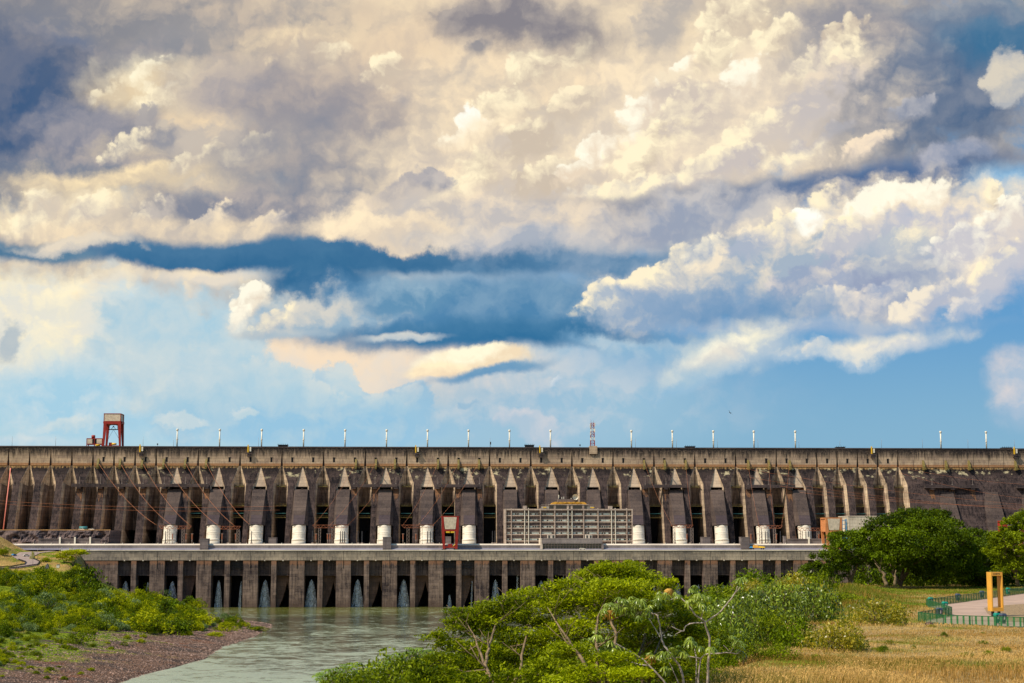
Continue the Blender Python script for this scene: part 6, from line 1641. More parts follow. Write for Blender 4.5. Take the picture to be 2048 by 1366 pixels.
tri = np.array([(0, 1, 4), (1, 2, 4), (2, 3, 4), (3, 0, 4)]); Tt = (np.arange(m_n)[:, None, None] * 5 + tri[None]).reshape(-1, 3)
me = fast_mesh('gravel', V, None, Tt)
M['pebble'] = plain('pebble_stone', rgb(138, 110, 96), 0.95, scale=0.8, vary=0.4)
tag(link('gravel', me, M['pebble']), kind='stuff')

# ---- trees
def grow(name, base, forks, pads, bark, leafm, leaf, per, label, cat='tree', grp=None, up=0.9, aspect=2.6, twig=0.03, r0=0.22, shell=0.45, droop=0.0, seed=1, tint0=0.5, twigs=6, dens=1.0, cn=26, cl=0.2, sb=3):
    """a tree: trunk from base through forks (list of paths), each crown pad (centre, radii) fed by a limb with twigs, leaves filling the pad"""
    global NR
    NR = np.random.default_rng(seed); rnd = random.Random(seed)
    base = Vector(base); root = empty(name, base, 0, label, cat, grp)
    m = MB(); nodes = []
    for path in forks:
        pth = [Vector(p) - base for p in path]; n = len(pth); rr_ = [max(r0 * (1 - 0.84 * i / max(1, n - 1)), 0.02) for i in range(n)]
        fine = []; fr = []
        for i in range(n - 1):
            for s in range(4):
                t = s / 4; j = Vector((rnd.uniform(-1, 1), rnd.uniform(-1, 1), rnd.uniform(-1, 1))) * rr_[i] * 0.5
                fine.append(pth[i].lerp(pth[i + 1], t) + (j if (i + s) else Vector())); fr.append(rr_[i] + (rr_[i + 1] - rr_[i]) * t)
        fine.append(pth[-1]); fr.append(rr_[-1]); m.tube(fine, fr, 8); nodes += [(q, fr[i]) for i, q in enumerate(fine) if i > len(fine) * 0.35]
        for k in range(sb):                   # side branches, each forking once more
            i = int(len(fine) * rnd.uniform(0.35, 0.97)); q = fine[i]; L = min(r0 * rnd.uniform(7, 14), 1.8); an = rnd.uniform(0, 6.28)
            d = Vector((math.cos(an), math.sin(an) * 0.6, rnd.uniform(0.5, 1.2))).normalized(); e = q + d * L; md = q + d * L * 0.5 + Vector((rnd.uniform(-.1, .1), 0, -0.08)) * L
            m.tube([q, md, e], [fr[i] * 0.6, fr[i] * 0.45, 0.012], 5)
            for s in (-1, 1): m.tube([md, md + (d + Vector((s * 0.7, 0, 0.2))) * L * 0.25, md + (d + Vector((s * 0.9, 0, 0.5))) * L * 0.5], [fr[i] * 0.4, fr[i] * 0.28, 0.01], 4)
    P_ = []
    for (c_, rad) in pads:
        c_ = Vector(c_) - base; foot = c_ - Vector((0, 0, rad[2] * 0.9))
        best = min(nodes, key=lambda q: (q[0] - foot).length + max(0, q[0].z - foot.z + 0.15 * (q[0] - foot).length) * 2.0)
        a, ra = best; L = (foot - a).length
        mid = a.lerp(foot, 0.5) + Vector((rnd.uniform(-.1, .1) * L, rnd.uniform(-.1, .1) * L, -0.10 * L)); r1 = min(ra * 0.7, twig * 2.2 + 0.012 * L)
        limb = [a, a.lerp(mid, 0.5), mid, mid.lerp(foot, 0.55) + Vector((rnd.uniform(-.05, .05) * L, 0, 0)), foot]
        m.tube(limb, [r1, r1 * .9, r1 * .75, r1 * .6, r1 * .5], 6); nodes.append((mid, r1 * .7)); nodes.append((foot, r1 * .55))
        for k in range(twigs):
            an = 6.28 * (k + rnd.uniform(-.3, .3)) / twigs; q = rnd.uniform(0.45, 0.92)
            e = c_ + Vector((math.cos(an) * rad[0] * q, math.sin(an) * rad[1] * q, rad[2] * rnd.uniform(-0.1, 0.5)))
            s0 = foot if rnd.random() < .6 else limb[3]
            m.tube([s0, s0.lerp(e, 0.45) + Vector((0, 0, -0.05 * (e - s0).length + rnd.uniform(-.05, .05))), e], [r1 * .42, r1 * .3, twig * 0.35], 5)
        vol = rad[0] * rad[1]; n = max(20, int(per * vol * dens))
        nc = max(3, int(n / cn)); d = unit_vec(nc, 0.5); r = NR.uniform(shell, 1, nc)[:, None]
        cc = np.array(c_) + d * r * np.array(rad); cr = min(rad[0], rad[1]) * cl * 1.7
        pt0 = tint0 + 0.13 * NR.normal()
        for q in cc:
            k = max(4, int(n / nc * NR.uniform(0.5, 1.5))); pt = q + NR.normal(size=(k, 3)) * np.array([cr, cr, min(cr * 0.7, rad[2] * 0.4)]) * 0.6
            tint = np.clip(pt0 + 0.17 * NR.normal() + 0.14 * NR.normal(size=k), 0, 1); P_.append(leaves(pt, leaf, up, aspect, tint, droop))
    m.build('trunk', bark, root)
    V, Q, t = join(P_); link('crown', fast_mesh('crown', V, Q, cols=t), leafm, root)
    return root
def pp(px, py, Y): return at_Y(px, py, Y - (max(0, min(py, 1366) - 1150) * 0.05 - 0.1 if Y in TRUNKS else 0))
def pad(px, py, rx, ry, Y, deep=None):
    Y = Y + 0.001
    if 80 < Y < 104: Y = Y - (py - 1150) * 0.05
    k = 3175.0 / Y; return (pp(px, py, Y), (rx / k, (deep or rx * 0.9) / k, ry / k))
YM = 92
TRUNKS = {92, 94, 98, 93, 91, 95}
grow('feathery_tree', pp(1205, 1420, YM), [[pp(1205, 1420, YM), pp(1195, 1345, YM), pp(1192, 1280, YM), pp(1196, 1235, YM), pp(1215, 1185, YM)], [pp(1205, 1410, YM), pp(1222, 1330, YM + 1), pp(1232, 1270, YM + 1), pp(1216, 1230, YM + 1), pp(1240, 1180, YM + 1)],
      [pp(1200, 1400, YM), pp(1165, 1320, YM - 1), pp(1130, 1270, YM - 1), pp(1095, 1215, YM - 1)]],
     [pad(1228, 1138, 52, 13, YM), pad(1180, 1152, 40, 12, YM + 2), pad(1132, 1168, 44, 12, YM - 1), pad(1265, 1132, 30, 9, YM + 2), pad(1285, 1156, 46, 12, YM + 2), pad(1230, 1170, 66, 14, YM - 2), pad(1100, 1178, 26, 9, YM),
      pad(1322, 1172, 40, 11, YM + 1), pad(1175, 1200, 60, 15, YM + 1), pad(1268, 1198, 62, 16, YM + 1), pad(1340, 1166, 26, 9, YM - 1), pad(1110, 1218, 54, 15, YM + 2), pad(1215, 1232, 60, 16, YM + 2), pad(1300, 1222, 46, 14, YM + 3), pad(1150, 1255, 60, 16, YM + 2), pad(1190, 1140, 30, 10, YM), pad(1250, 1150, 50, 12, YM + 1), pad(1210, 1185, 60, 15, YM + 3), pad(1140, 1195, 50, 14, YM + 3), pad(1270, 1250, 60, 16, YM + 3), pad(1190, 1280, 60, 15, YM + 4), pad(1090, 1270, 50, 14, YM + 3), pad(1140, 1300, 56, 15, YM), pad(1220, 1318, 60, 15, YM), pad(1170, 1345, 56, 14, YM), pad(1100, 1330, 50, 14, YM), pad(1250, 1350, 56, 14, YM), pad(1120, 1362, 50, 13, YM), pad(1060, 1350, 46, 13, YM)],
     M['bark'], M['leaf_mimosa'], 0.22, 640, 'tallest feathery yellow green tree with umbrella crown before the office block', grp='feathery trees in the foreground', up=1.2, aspect=2.6, twig=0.055, r0=0.13, seed=21, tint0=0.55)
YL = 94
grow('feathery_tree', pp(975, 1440, YL), [[pp(985, 1440, YL), pp(985, 1366, YL), pp(962, 1312, YL), pp(948, 1270, YL), pp(930, 1240, YL)], [pp(985, 1400, YL), pp(972, 1330, YL), pp(978, 1290, YL), pp(990, 1250, YL), pp(1010, 1232, YL)], [pp(990, 1430, YL), pp(1040, 1345, YL + 1), pp(1046, 1300, YL + 1), pp(1060, 1250, YL + 1), pp(1050, 1215, YL + 1)]],
     [pad(930, 1228, 42, 12, YL), pad(990, 1212, 42, 11, YL), pad(1060, 1188, 46, 12, YL + 1), pad(1020, 1200, 30, 9, YL - 1), pad(1075, 1208, 50, 13, YL + 2), pad(900, 1245, 24, 9, YL - 1), pad(960, 1242, 52, 14, YL + 1), pad(1030, 1232, 56, 15, YL + 1), pad(915, 1262, 34, 11, YL + 1),
      pad(1080, 1250, 50, 14, YL + 3), pad(1000, 1268, 60, 15, YL + 2), pad(905, 1292, 44, 13, YL + 1), pad(960, 1300, 56, 15, YL + 2), pad(885, 1318, 44, 12, YL), pad(1060, 1290, 56, 15, YL + 3), pad(1000, 1228, 50, 13, YL + 2), pad(940, 1255, 50, 13, YL + 2), pad(1010, 1310, 56, 15, YL + 3), pad(920, 1325, 50, 13, YL + 2), pad(1080, 1325, 56, 15, YL + 4), pad(975, 1340, 60, 14, YL + 3), pad(870, 1275, 30, 10, YL), pad(880, 1345, 50, 13, YL), pad(940, 1360, 50, 13, YL), pad(1030, 1355, 50, 13, YL), pad(840, 1330, 40, 12, YL), pad(860, 1362, 50, 12, YL)],
     M['bark'], M['leaf_mimosa'], 0.22, 640, 'lower feathery tree leaning left over the river with several bare forking limbs', grp='feathery trees in the foreground', up=1.2, aspect=2.6, twig=0.055, r0=0.12, seed=22, tint0=0.5)
YR = 98
grow('feathery_tree', pp(1300, 1420, YR), [[pp(1300, 1420, YR), pp(1298, 1340, YR), pp(1320, 1280, YR), pp(1345, 1240, YR)], [pp(1298, 1400, YR), pp(1272, 1330, YR), pp(1290, 1270, YR), pp(1315, 1222, YR)]],
     [pad(1370, 1205, 40, 11, YR), pad(1330, 1215, 52, 14, YR), pad(1385, 1235, 44, 12, YR), pad(1345, 1250, 60, 16, YR + 1), pad(1290, 1262, 56, 15, YR + 1), pad(1400, 1268, 50, 14, YR + 2), pad(1340, 1290, 64, 16, YR + 2), pad(1260, 1290, 56, 15, YR + 2), pad(1320, 1330, 56, 15, YR), pad(1390, 1315, 50, 14, YR), pad(1280, 1345, 56, 14, YR), pad(1360, 1352, 56, 14, YR)],
     M['bark'], M['leaf_mimosa'], 0.22, 600, 'feathery tree of thin slanting limbs behind the pale candelabra tree', grp='feathery trees in the foreground', up=1.2, aspect=2.6, twig=0.035, r0=0.11, seed=23, tint0=0.4)
UNDER = [shrub_mesh('undergrowth', 60, 60, 0.10, 0.85, 0.5, 360 + i) for i in range(3)]
# dim undergrowth trees filling the lower middle
for i, (px, py, w, h, Y, mt, lab) in enumerate([(1100, 1345, 110, 42, 100, 'leaf_mid', 'shady green bush between the limbs of the feathery trees'), (960, 1362, 110, 36, 98, 'leaf_mimosa', 'bright green bush under the left feathery tree'), (1210, 1340, 100, 44, 104, 'leaf_dark', 'dark bush under the tallest feathery tree'),
                                               (1320, 1345, 110, 40, 103, 'leaf_dark', 'dark bush behind the crossing pale branches'), (1400, 1345, 80, 34, 101, 'leaf_mid', 'green bush where the dry grass begins'), (715, 1372, 100, 30, 93, 'leaf_mid', 'green bush under the drooping leaves at the bottom edge'), (800, 1356, 110, 38, 94, 'leaf_mid', 'green bush below the low tree at the bottom edge'), (870, 1340, 80, 36, 96, 'leaf_mimosa', 'yellow green bush joining the low tree to the feathery trees'), (820, 1362, 90, 30, 96, 'leaf_yellow', 'olive yellow bush at the bottom edge left of the feathery trees'),
                                               (900, 1345, 90, 40, 108, 'leaf_mimosa', 'bright bush hiding the water behind the left feathery tree'), (960, 1330, 90, 40, 110, 'leaf_mimosa', 'yellow green bush below the bare forks of the left feathery tree'), (1250, 1300, 100, 44, 112, 'leaf_mimosa', 'yellow green bush between the tallest feathery tree and the candelabra tree'), (1290, 1330, 110, 50, 108, 'leaf_dark', 'dark bush filling the gap behind the pale crossing limbs'), (1380, 1310, 100, 46, 108, 'leaf_mimosa', 'feathery bush right behind the candelabra trunk'), (1420, 1290, 90, 50, 112, 'leaf_dark', 'dark bush beyond the candelabra fork'), (1030, 1310, 110, 40, 110, 'leaf_dark', 'dark bush deep behind the left feathery tree'), (1150, 1300, 100, 36, 112, 'leaf_mimosa', 'bright bush deep behind the tallest feathery tree')]):
    k = 3175.0 / Y; me = shrub_mesh('undergrowth', 46, 46, 0.09, 0.8, 0.5, 300 + i)
    p = pp(px, py + h * 0.9, Y); put_shrub('bush', p, w / k / 1.45, h * 2.3 / k, me, FST, M[mt], M['bark_dark'], lab, 'bush', None)
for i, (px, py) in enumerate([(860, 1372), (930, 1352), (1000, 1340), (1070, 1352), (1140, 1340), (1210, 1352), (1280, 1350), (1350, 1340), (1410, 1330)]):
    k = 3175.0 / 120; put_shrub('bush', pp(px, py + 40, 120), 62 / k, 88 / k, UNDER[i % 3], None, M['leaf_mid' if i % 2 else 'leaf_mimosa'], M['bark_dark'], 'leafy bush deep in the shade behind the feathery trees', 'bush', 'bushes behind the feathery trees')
# whorled broad leaves at the lower left edge of the tree group
def whorl_tree(name, base, sites, leafm, bark, n_leaf, length, label, droop=0.5, seed=5, wid=0.26, path=None):
    global NR
    NR = np.random.default_rng(seed); rnd = random.Random(seed); base = Vector(base); root = empty(name, base, 0, label, 'tree')
    m = MB(); V = []; Q = []; T_ = []
    sv = [Vector(s) - base for s in sites]; hubs = []
    for k in range(9):
        q = sv[int((k + 0.5) * len(sv) / 9)]; h = Vector((q.x * 0.93, q.y + 0.3, q.z - rnd.uniform(0.7, 1.1))); hubs.append(h)
        mid = h * 0.5 + Vector((-h.x * 0.12, 0, 0.4)); m.tube([Vector(), mid, h], [0.10, 0.06, 0.03], 6)
    for s in sv:
        h = min(hubs, key=lambda q: (q - s).length); m.tube([h.lerp(s, 0.45), h.lerp(s, 0.75) + Vector((0, 0, -.04)), s], [0.018, 0.014, 0.01], 4)
        ph = rnd.uniform(0, 6.28); tint = rnd.uniform(0.25, 0.8)
        for k in range(n_leaf):
            a = ph + 6.28 * k / n_leaf + rnd.uniform(-.15, .15); L = length * rnd.uniform(0.8, 1.15); d = Vector((math.cos(a), math.sin(a), 0)); side = Vector((-d.y, d.x, 0)) * L * wid
            n0 = len(V); dr = droop * rnd.uniform(0.6, 1.4)
            for f, w in ((0.0, 0.12), (0.3, 0.8), (0.62, 1.0), (0.88, 0.55), (1.0, 0.05)):
                c_ = s + d * L * f * (1 - 0.25 * dr * f) + Vector((0, 0, L * (0.22 * f - dr * f * f)))
                V += [tuple(c_ - side * w * 0.5), tuple(c_ + Vector((0, 0, -L * 0.03 * w))), tuple(c_ + side * w * 0.5)]; T_ += [tint + rnd.uniform(-.08, .08)] * 3
            for q in range(4):
                for e in (0, 1): Q.append((n0 + q * 3 + e, n0 + q * 3 + e + 1, n0 + q * 3 + e + 4, n0 + q * 3 + e + 3))
    m.build('trunk', bark, root); link('crown', fast_mesh('crown', np.array(V), np.array(Q), cols=np.clip(T_, 0, 1), smooth=True), leafm, root)
rs = random.Random(17); sites = []
for i in range(460):
    t = (i + rs.random()) / 460; px = 630 + 260 * t + rs.uniform(-8, 8); top = np.interp(px, [620, 690, 750, 800, 830, 900], [1352, 1326, 1322, 1296, 1292, 1310]); sites.append(pp(px, rs.uniform(top, min(1385, top + 62)), 90 + rs.uniform(-2, 2)))
whorl_tree('broadleaf_tree', pp(780, 1470, 90), sites, M['leaf_whorl'], M['bark_dark'], 9, 0.33, 'low tree with drooping whorled dark glossy leaves at the bottom left of the tree group')
# ---- the candelabra tree with palmate leaves
ZX = lambda x, y: (1160 + x / 5.12, 1110 + y / 5.12)
YC = 86
def cz(x, y, dy=0.0): return pp(*ZX(x, y), YC + dy)
BR = [([(1300, 1420), (1310, 1160), (1330, 900), (1280, 700), (1240, 650)], 0.10), ([(1275, 690), (1400, 610), (1500, 510), (1580, 400), (1612, 320)], 0.06), ([(1585, 400), (1640, 325)], 0.04), ([(1245, 650), (1180, 610), (1110, 510), (1010, 420), (985, 395)], 0.065), ([(1010, 425), (930, 458)], 0.035),
      ([(1265, 695), (1150, 700), (1080, 730), (1060, 780), (1000, 765), (940, 735)], 0.05), ([(1040, 780), (975, 810)], 0.03), ([(1245, 640), (1262, 560)], 0.04),
      ([(1080, 1420), (1030, 1170), (930, 1020), (850, 900), (820, 750), (790, 620), (740, 600), (690, 580)], 0.085), ([(820, 840), (760, 740), (705, 645)], 0.04), ([(760, 605), (830, 582)], 0.03), ([(740, 605), (640, 560)], 0.03),
      ([(960, 1420), (720, 1140), (600, 1040), (480, 970), (350, 900)], 0.075), ([(690, 1135), (500, 1090), (400, 1030), (350, 985)], 0.05), ([(350, 985), (262, 1045)], 0.03),
      ([(1205, 1420), (1240, 1060), (1400, 1010), (1530, 1000), (1600, 1012), (1640, 980)], 0.055), ([(1540, 995), (1590, 920)], 0.035), ([(1530, 985), (1470, 925)], 0.03), ([(1240, 1060), (1100, 1040), (900, 1060), (800, 1050)], 0.045), ([(1185, 1420), (1195, 1100), (1170, 940)], 0.05), ([(1050, 1420), (960, 1200), (900, 1060)], 0.05)]
cec = empty('candelabra_tree', cz(1300, 1420), 0, 'pale branched candelabra tree with big drooping palmate leaves in the foreground', 'tree')
m = MB(); b0 = cec.location
rn = random.Random(31)
for path, r in BR:
    dy = rn.uniform(-1.2, 1.2); pts = []
    for i, (x, y) in enumerate(path): pts.append(cz(x, y, dy * i / len(path)) - b0)
    fine = []
    for i in range(len(pts) - 1):
        for s in range(4):
            t = s / 4; a_, b_ = pts[i], pts[i + 1]; pa = pts[max(i - 1, 0)]; pb_ = pts[min(i + 2, len(pts) - 1)]
            q = 0.5 * ((2 * a_) + (b_ - pa) * t + (2 * pa - 5 * a_ + 4 * b_ - pb_) * t * t + (3 * a_ - pa - 3 * b_ + pb_) * t ** 3); fine.append(q)
    fine.append(pts[-1]); n = len(fine); m.tube([q + Vector((rn.uniform(-1, 1), rn.uniform(-1, 1), rn.uniform(-1, 1))) * r * 0.3 for q in fine], [r * 0.78 * (1 - 0.55 * i / n) * rn.uniform(0.9, 1.12) for i in range(n)], 7)
m.build('trunk', M['bark_grey'], cec)
def palmate(V, Q, T_, c_, R_, tilt, yaw, tint, lobes=9, fold=0.5):
    rot = Matrix.Rotation(yaw, 3, 'Z') @ Matrix.Rotation(tilt, 3, 'X')
    for k in range(lobes):
        a = 2 * math.pi * (k + 0.5) / lobes; L = R_ * (0.72 + 0.28 * math.cos(a - math.pi)) * rn.uniform(0.88, 1.1); d = Vector((math.sin(a), math.cos(a), 0)); sd = Vector((d.y, -d.x, 0)); n0 = len(V)
        for f, w in ((0.0, 0.03), (0.25, 0.055), (0.6, 0.105), (0.85, 0.085), (1.0, 0.01)):
            p = d * L * f; z = R_ * (0.05 * f - fold * f * f)
            for e, dz in ((-1, -0.03), (0, 0.0), (1, -0.03)): V.append(tuple(c_ + rot @ (p + sd * R_ * w * e + Vector((0, 0, z + dz * R_))))); T_.append(tint + rn.uniform(-.05, .05))
        for q in range(4):
            for e in (0, 1): Q.append((n0 + q * 3 + e, n0 + q * 3 + e + 1, n0 + q * 3 + e + 4, n0 + q * 3 + e + 3))
SITES = [(300, 480), (420, 450), (560, 470), (640, 490), (760, 460), (700, 520), (420, 520), (480, 560), (560, 600), (360, 500), (500, 440), (610, 440), (980, 380), (1180, 370), (1235, 395), (1300, 410), (1140, 460), (1260, 510), (1630, 250), (1650, 240), (1160, 335), (840, 360), (890, 390), (120, 860), (220, 800), (260, 880), (380, 920), (130, 950), (420, 990), (170, 790), (60, 880), (320, 960), (200, 930), (740, 1000), (830, 1000), (1000, 940), (1120, 880), (1210, 940), (1360, 960), (1600, 900), (1590, 830), (1650, 960), (860, 1120), (890, 1150), (1080, 1000), (1150, 860), (960, 960), (660, 560), (520, 520), (250, 540), (800, 430), (1620, 890), (1400, 870),
         (880, 1010), (470, 470), (1205, 450), (90, 920), (300, 850)]
V, Q, T_ = [], [], []
for x, y in SITES:
    for k in range(rn.choice((2, 3, 4))): palmate(V, Q, T_, cz(x + rn.uniform(-38, 38), y + rn.uniform(-24, 30), rn.uniform(-.8, .8)) - b0, rn.uniform(0.26, 0.44), rn.uniform(-0.5, 0.9), rn.uniform(0, 6.28), rn.uniform(0.25, 0.9), fold=rn.uniform(0.45, 1.0))
link('crown', fast_mesh('crown', np.array(V), np.array(Q), cols=np.clip(T_, 0, 1), smooth=True), M['leaf_cecropia'], cec)
for x, y, lab in ((300, 620, 'big yellowed hanging leaf'), (150, 1095, 'big orange brown hanging leaf'), (735, 1070, None), (930, 395, None)):
    V, Q, T_ = [], [], []
    for k in range(3): palmate(V, Q, T_, cz(x + rn.uniform(-8, 8), y - 40 + rn.uniform(-6, 6)) - b0, 0.42, 1.1, rn.uniform(-.6, .6), rn.uniform(0.3, 0.8), fold=0.9)
    o = link('withered_leaf', fast_mesh('withered_leaf', np.array(V), np.array(Q), cols=np.clip(T_, 0, 1), smooth=True), M['leaf_dead'], cec)
    if lab: o['label'] = lab

# ---- dark trees on the right
YB = 300
def bigtree(label, trunk, pads, seed, Y=YB, leaf=0.42, mat='leaf_dark', tint=0.45, per=260.0, grp='dark trees on the right', bark='bark_dark', dens=1.0):
    Pd = [pad(px, py, rx * 0.86, ry * 0.95, Y + dy, rx * 0.7) for px, py, rx, ry, dy in pads]
    base = pp(trunk[0][0][0], trunk[0][0][1], Y)
    grow('broadleaf_tree', base, [[pp(x, y, Y) for x, y in path] for path in trunk], Pd, M[bark], M[mat], leaf, per, label, grp=grp, up=0.8, aspect=1.9, twig=0.09, r0=0.38, shell=0.75, seed=seed, tint0=tint, twigs=4, dens=dens, cn=75, cl=0.13, sb=0)
bigtree('great dark spreading tree, tallest of the clump on the right', [[(1800, 1172), (1806, 1140), (1800, 1100), (1815, 1060)], [(1800, 1170), (1775, 1120), (1760, 1090)], [(1803, 1160), (1840, 1110), (1870, 1080)]],
        [(1830, 1038, 62, 18, 0), (1775, 1052, 56, 18, -2), (1880, 1052, 50, 18, 3), (1850, 1062, 74, 22, -4), (1800, 1078, 70, 22, -6), (1745, 1082, 48, 22, 0), (1900, 1084, 66, 24, -4), (1845, 1096, 80, 24, -8), (1930, 1108, 52, 24, 0), (1790, 1112, 70, 24, -3), (1880, 1122, 70, 26, -4), (1925, 1132, 54, 24, 2), (1830, 1134, 66, 22, 4), (1740, 1112, 40, 20, 2), (1870, 1035, 40, 14, 4)], 41, tint=0.5)
bigtree('tree with forked pale trunk at the left of the dark clump', [[(1698, 1176), (1700, 1150), (1688, 1128), (1682, 1108)], [(1699, 1165), (1712, 1138), (1722, 1108)]],
        [(1690, 1078, 40, 16, 0), (1728, 1072, 34, 15, 2), (1702, 1098, 54, 20, -3), (1668, 1102, 30, 16, 1), (1740, 1098, 36, 18, 3), (1680, 1122, 44, 18, 0), (1726, 1124, 40, 18, 3)], 42, Y=296, bark='bark', tint=0.45)
bigtree('tree left of the forked one, its crown reaching down over the powerhouse end', [[(1668, 1186), (1672, 1150), (1665, 1130)]],
        [(1650, 1120, 36, 18, 0), (1632, 1146, 40, 20, 0), (1668, 1146, 36, 20, 2), (1610, 1160, 34, 16, 3), (1650, 1164, 40, 18, 4)], 43, Y=292, tint=0.45)
bigtree('dark tree filling the gap right of the great spreading tree', [[(1960, 1172), (1962, 1140), (1958, 1115)]],
        [(1945, 1076, 46, 18, 2), (1982, 1088, 44, 18, 2), (1965, 1104, 60, 24, -2), (1955, 1098, 40, 18, 0), (1985, 1108, 40, 18, 4), (1965, 1124, 48, 20, -3), (1990, 1140, 44, 22, 3), (1940, 1146, 46, 22, 4), (1975, 1158, 46, 16, 0)], 44, Y=310, tint=0.4)
bigtree('tree with pale stem in the gap before the right edge', [[(2004, 1174), (2002, 1140), (2006, 1110)]],
        [(2000, 1094, 34, 16, 0), (1978, 1086, 30, 14, 2), (2014, 1120, 40, 20, 2), (1990, 1130, 44, 20, 4), (2010, 1146, 50, 20, 0), (1960, 1150, 50, 20, 6), (2040, 1150, 40, 20, 4)], 47, Y=318, bark='bark', tint=0.45)
bigtree('green tree cut by the right edge of the picture', [[(2036, 1172), (2030, 1130), (2026, 1095)], [(2034, 1150), (2012, 1110)]],
        [(1998, 1078, 34, 16, 4), (2000, 1104, 40, 18, 3), (2034, 1046, 34, 15, 0), (2062, 1040, 44, 18, 3), (2020, 1066, 30, 14, 1), (2045, 1064, 40, 18, 0), (2012, 1082, 40, 18, -2), (2050, 1086, 50, 22, -3), (2020, 1112, 44, 20, 2), (2060, 1124, 50, 24, 0), (2026, 1142, 46, 20, 0)], 45, Y=285, tint=0.6, mat='leaf_mid')
bigtree('slim tree with bare forked trunk inside the dark clump', [[(1772, 1172), (1768, 1150), (1758, 1136), (1750, 1126)], [(1790, 1172), (1792, 1140)]],
        [(1760, 1118, 30, 14, 2), (1785, 1128, 30, 14, 4)], 46, Y=288, bark='bark', tint=0.35)
# the dim undergrowth at the foot of the clump
UG = [shrub_mesh('undergrowth', 40, 36, 0.12, 0.85, 0.5, 330 + i) for i in range(3)]
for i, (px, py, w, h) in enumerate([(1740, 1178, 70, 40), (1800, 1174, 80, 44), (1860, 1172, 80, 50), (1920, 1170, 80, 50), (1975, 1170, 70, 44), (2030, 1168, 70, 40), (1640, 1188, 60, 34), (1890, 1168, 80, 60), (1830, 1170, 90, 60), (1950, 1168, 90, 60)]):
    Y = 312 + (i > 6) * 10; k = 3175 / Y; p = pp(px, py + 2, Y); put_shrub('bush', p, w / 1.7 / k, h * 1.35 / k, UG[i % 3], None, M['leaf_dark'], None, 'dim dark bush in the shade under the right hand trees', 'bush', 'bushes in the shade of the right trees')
# small flat-topped tree at the left end of the powerhouse
YT = 1090
grow('acacia_tree', pp(142, 1140, YT), [[pp(142, 1140, YT), pp(150, 1122, YT), pp(152, 1112, YT)], [pp(142, 1138, YT), pp(128, 1124, YT), pp(122, 1114, YT)]],
     [pad(152, 1103, 24, 4, YT), pad(132, 1107, 18, 4, YT), pad(168, 1108, 13, 3.5, YT), pad(120, 1112, 14, 4, YT), pad(134, 1117, 18, 4.5, YT), pad(146, 1106, 20, 4, YT + 3)],
     M['bark_dark'], M['leaf_far'], 1.0, 14, 'flat topped little tree in front of the left end of the powerhouse', up=1.2, aspect=1.8, twig=0.25, r0=0.5, seed=61, tint0=0.5, twigs=3)
# thin palm-like shrub by the car park
bank(64, 1119, 12, 16, proto=4, lab='slim upright shrub beside the cars on the left road', grp='named bushes of the left bank')
bank(92, 1124, 26, 12, proto=1, lab='low hedge like bush on the verge below the deck end', grp='named bushes of the left bank'); bank(152, 1136, 22, 10, proto=2, lab='small bush at the trunk of the flat topped tree', grp='named bushes of the left bank')
bank(5, 1110, 26, 20, proto=0, lab='bush on the rocky mound at the left edge by the road', grp='named bushes of the left bank')
# ---- shrubs between the tree group and the meadow
NEAR = [shrub_mesh('near_foliage', 60, 52, 0.085, 0.8, 0.5, 200 + i, aspect=2.2, skirt=0.15) for i in range(4)]
NST = stems_mesh('near_stem', 7, 0.6, 8, 0.022)
def near(px, py, w, h, Y, mt, lab, proto=None, cat='shrub', name='shrub', grp=None):
    k = 3175.0 / Y; p = pp(px, py, Y); put_shrub(name, p - Vector((0, 0, 0.12 * h / k)), w * 0.68 / k, h * 1.55 / k, NEAR[proto if proto is not None else random.randrange(4)], NST, M[mt], M['bark'], lab, cat, grp)
for a in [(1515, 1190, 80, 48, 230, 'leaf_dark', 'dark rounded crown right below the powerhouse bays'), (1448, 1212, 110, 40, 200, 'leaf_mid', 'green thicket behind the tip of the candelabra branch'), (1590, 1200, 96, 52, 190, 'leaf_yellow', 'yellow green shrub with upright tips, highest of the middle thicket'),
          (1560, 1240, 100, 70, 165, 'leaf_gloss', 'glossy pale flecked shrub in the centre of the middle thicket'), (1620, 1230, 90, 60, 175, 'leaf_gloss', 'glossy shrub touching the mown grass mound'), (1650, 1195, 60, 50, 240, 'leaf_mid', 'green shrub below the crown reaching over the powerhouse end'),
          (1500, 1250, 100, 66, 150, 'leaf_gloss', 'glossy shrub with dark gaps behind the candelabra tree'), (1450, 1285, 96, 70, 132, 'leaf_gloss', 'shrub showing slim pale stems near the candelabra trunk'), (1530, 1285, 90, 60, 138, 'leaf_mid', 'dense green shrub left of the mottled one'),
          (1600, 1300, 90, 62, 132, 'leaf_dark', 'dark green shrub standing in dry grass'), (1672, 1300, 96, 56, 128, 'leaf_yellow', 'mottled shrub with yellow hanging leaves in the dry grass'), (1752, 1242, 100, 42, 165, 'leaf_yellow', 'olive brown shrub alone on the grass mound'),
          (1715, 1296, 34, 22, 130, 'leaf_mid', 'little shrub right of the mottled one'), (1560, 1318, 60, 30, 118, 'leaf_mid', 'low shrub at the edge of the tall dry grass'), (1490, 1320, 70, 40, 118, 'leaf_mid', 'low green shrub right of the candelabra trunk'),
          (1768, 1300, 16, 9, 126, 'leaf_dark', 'tiny dark green seedling in the dry grass'), (1888, 1272, 12, 8, 145, 'leaf_dark', 'tiny green seedling beside the flat stones'), (1690, 1212, 70, 26, 205, 'leaf_mid', 'bright low shrub on the left flank of the grass mound'),
          (1555, 1215, 70, 50, 205, 'leaf_mid', 'green shrub between the dark crown and the yellow green one'), (1415, 1230, 80, 40, 190, 'leaf_dark', 'dark shrub in the gap left of the candelabra fork')]:
    near(*a)
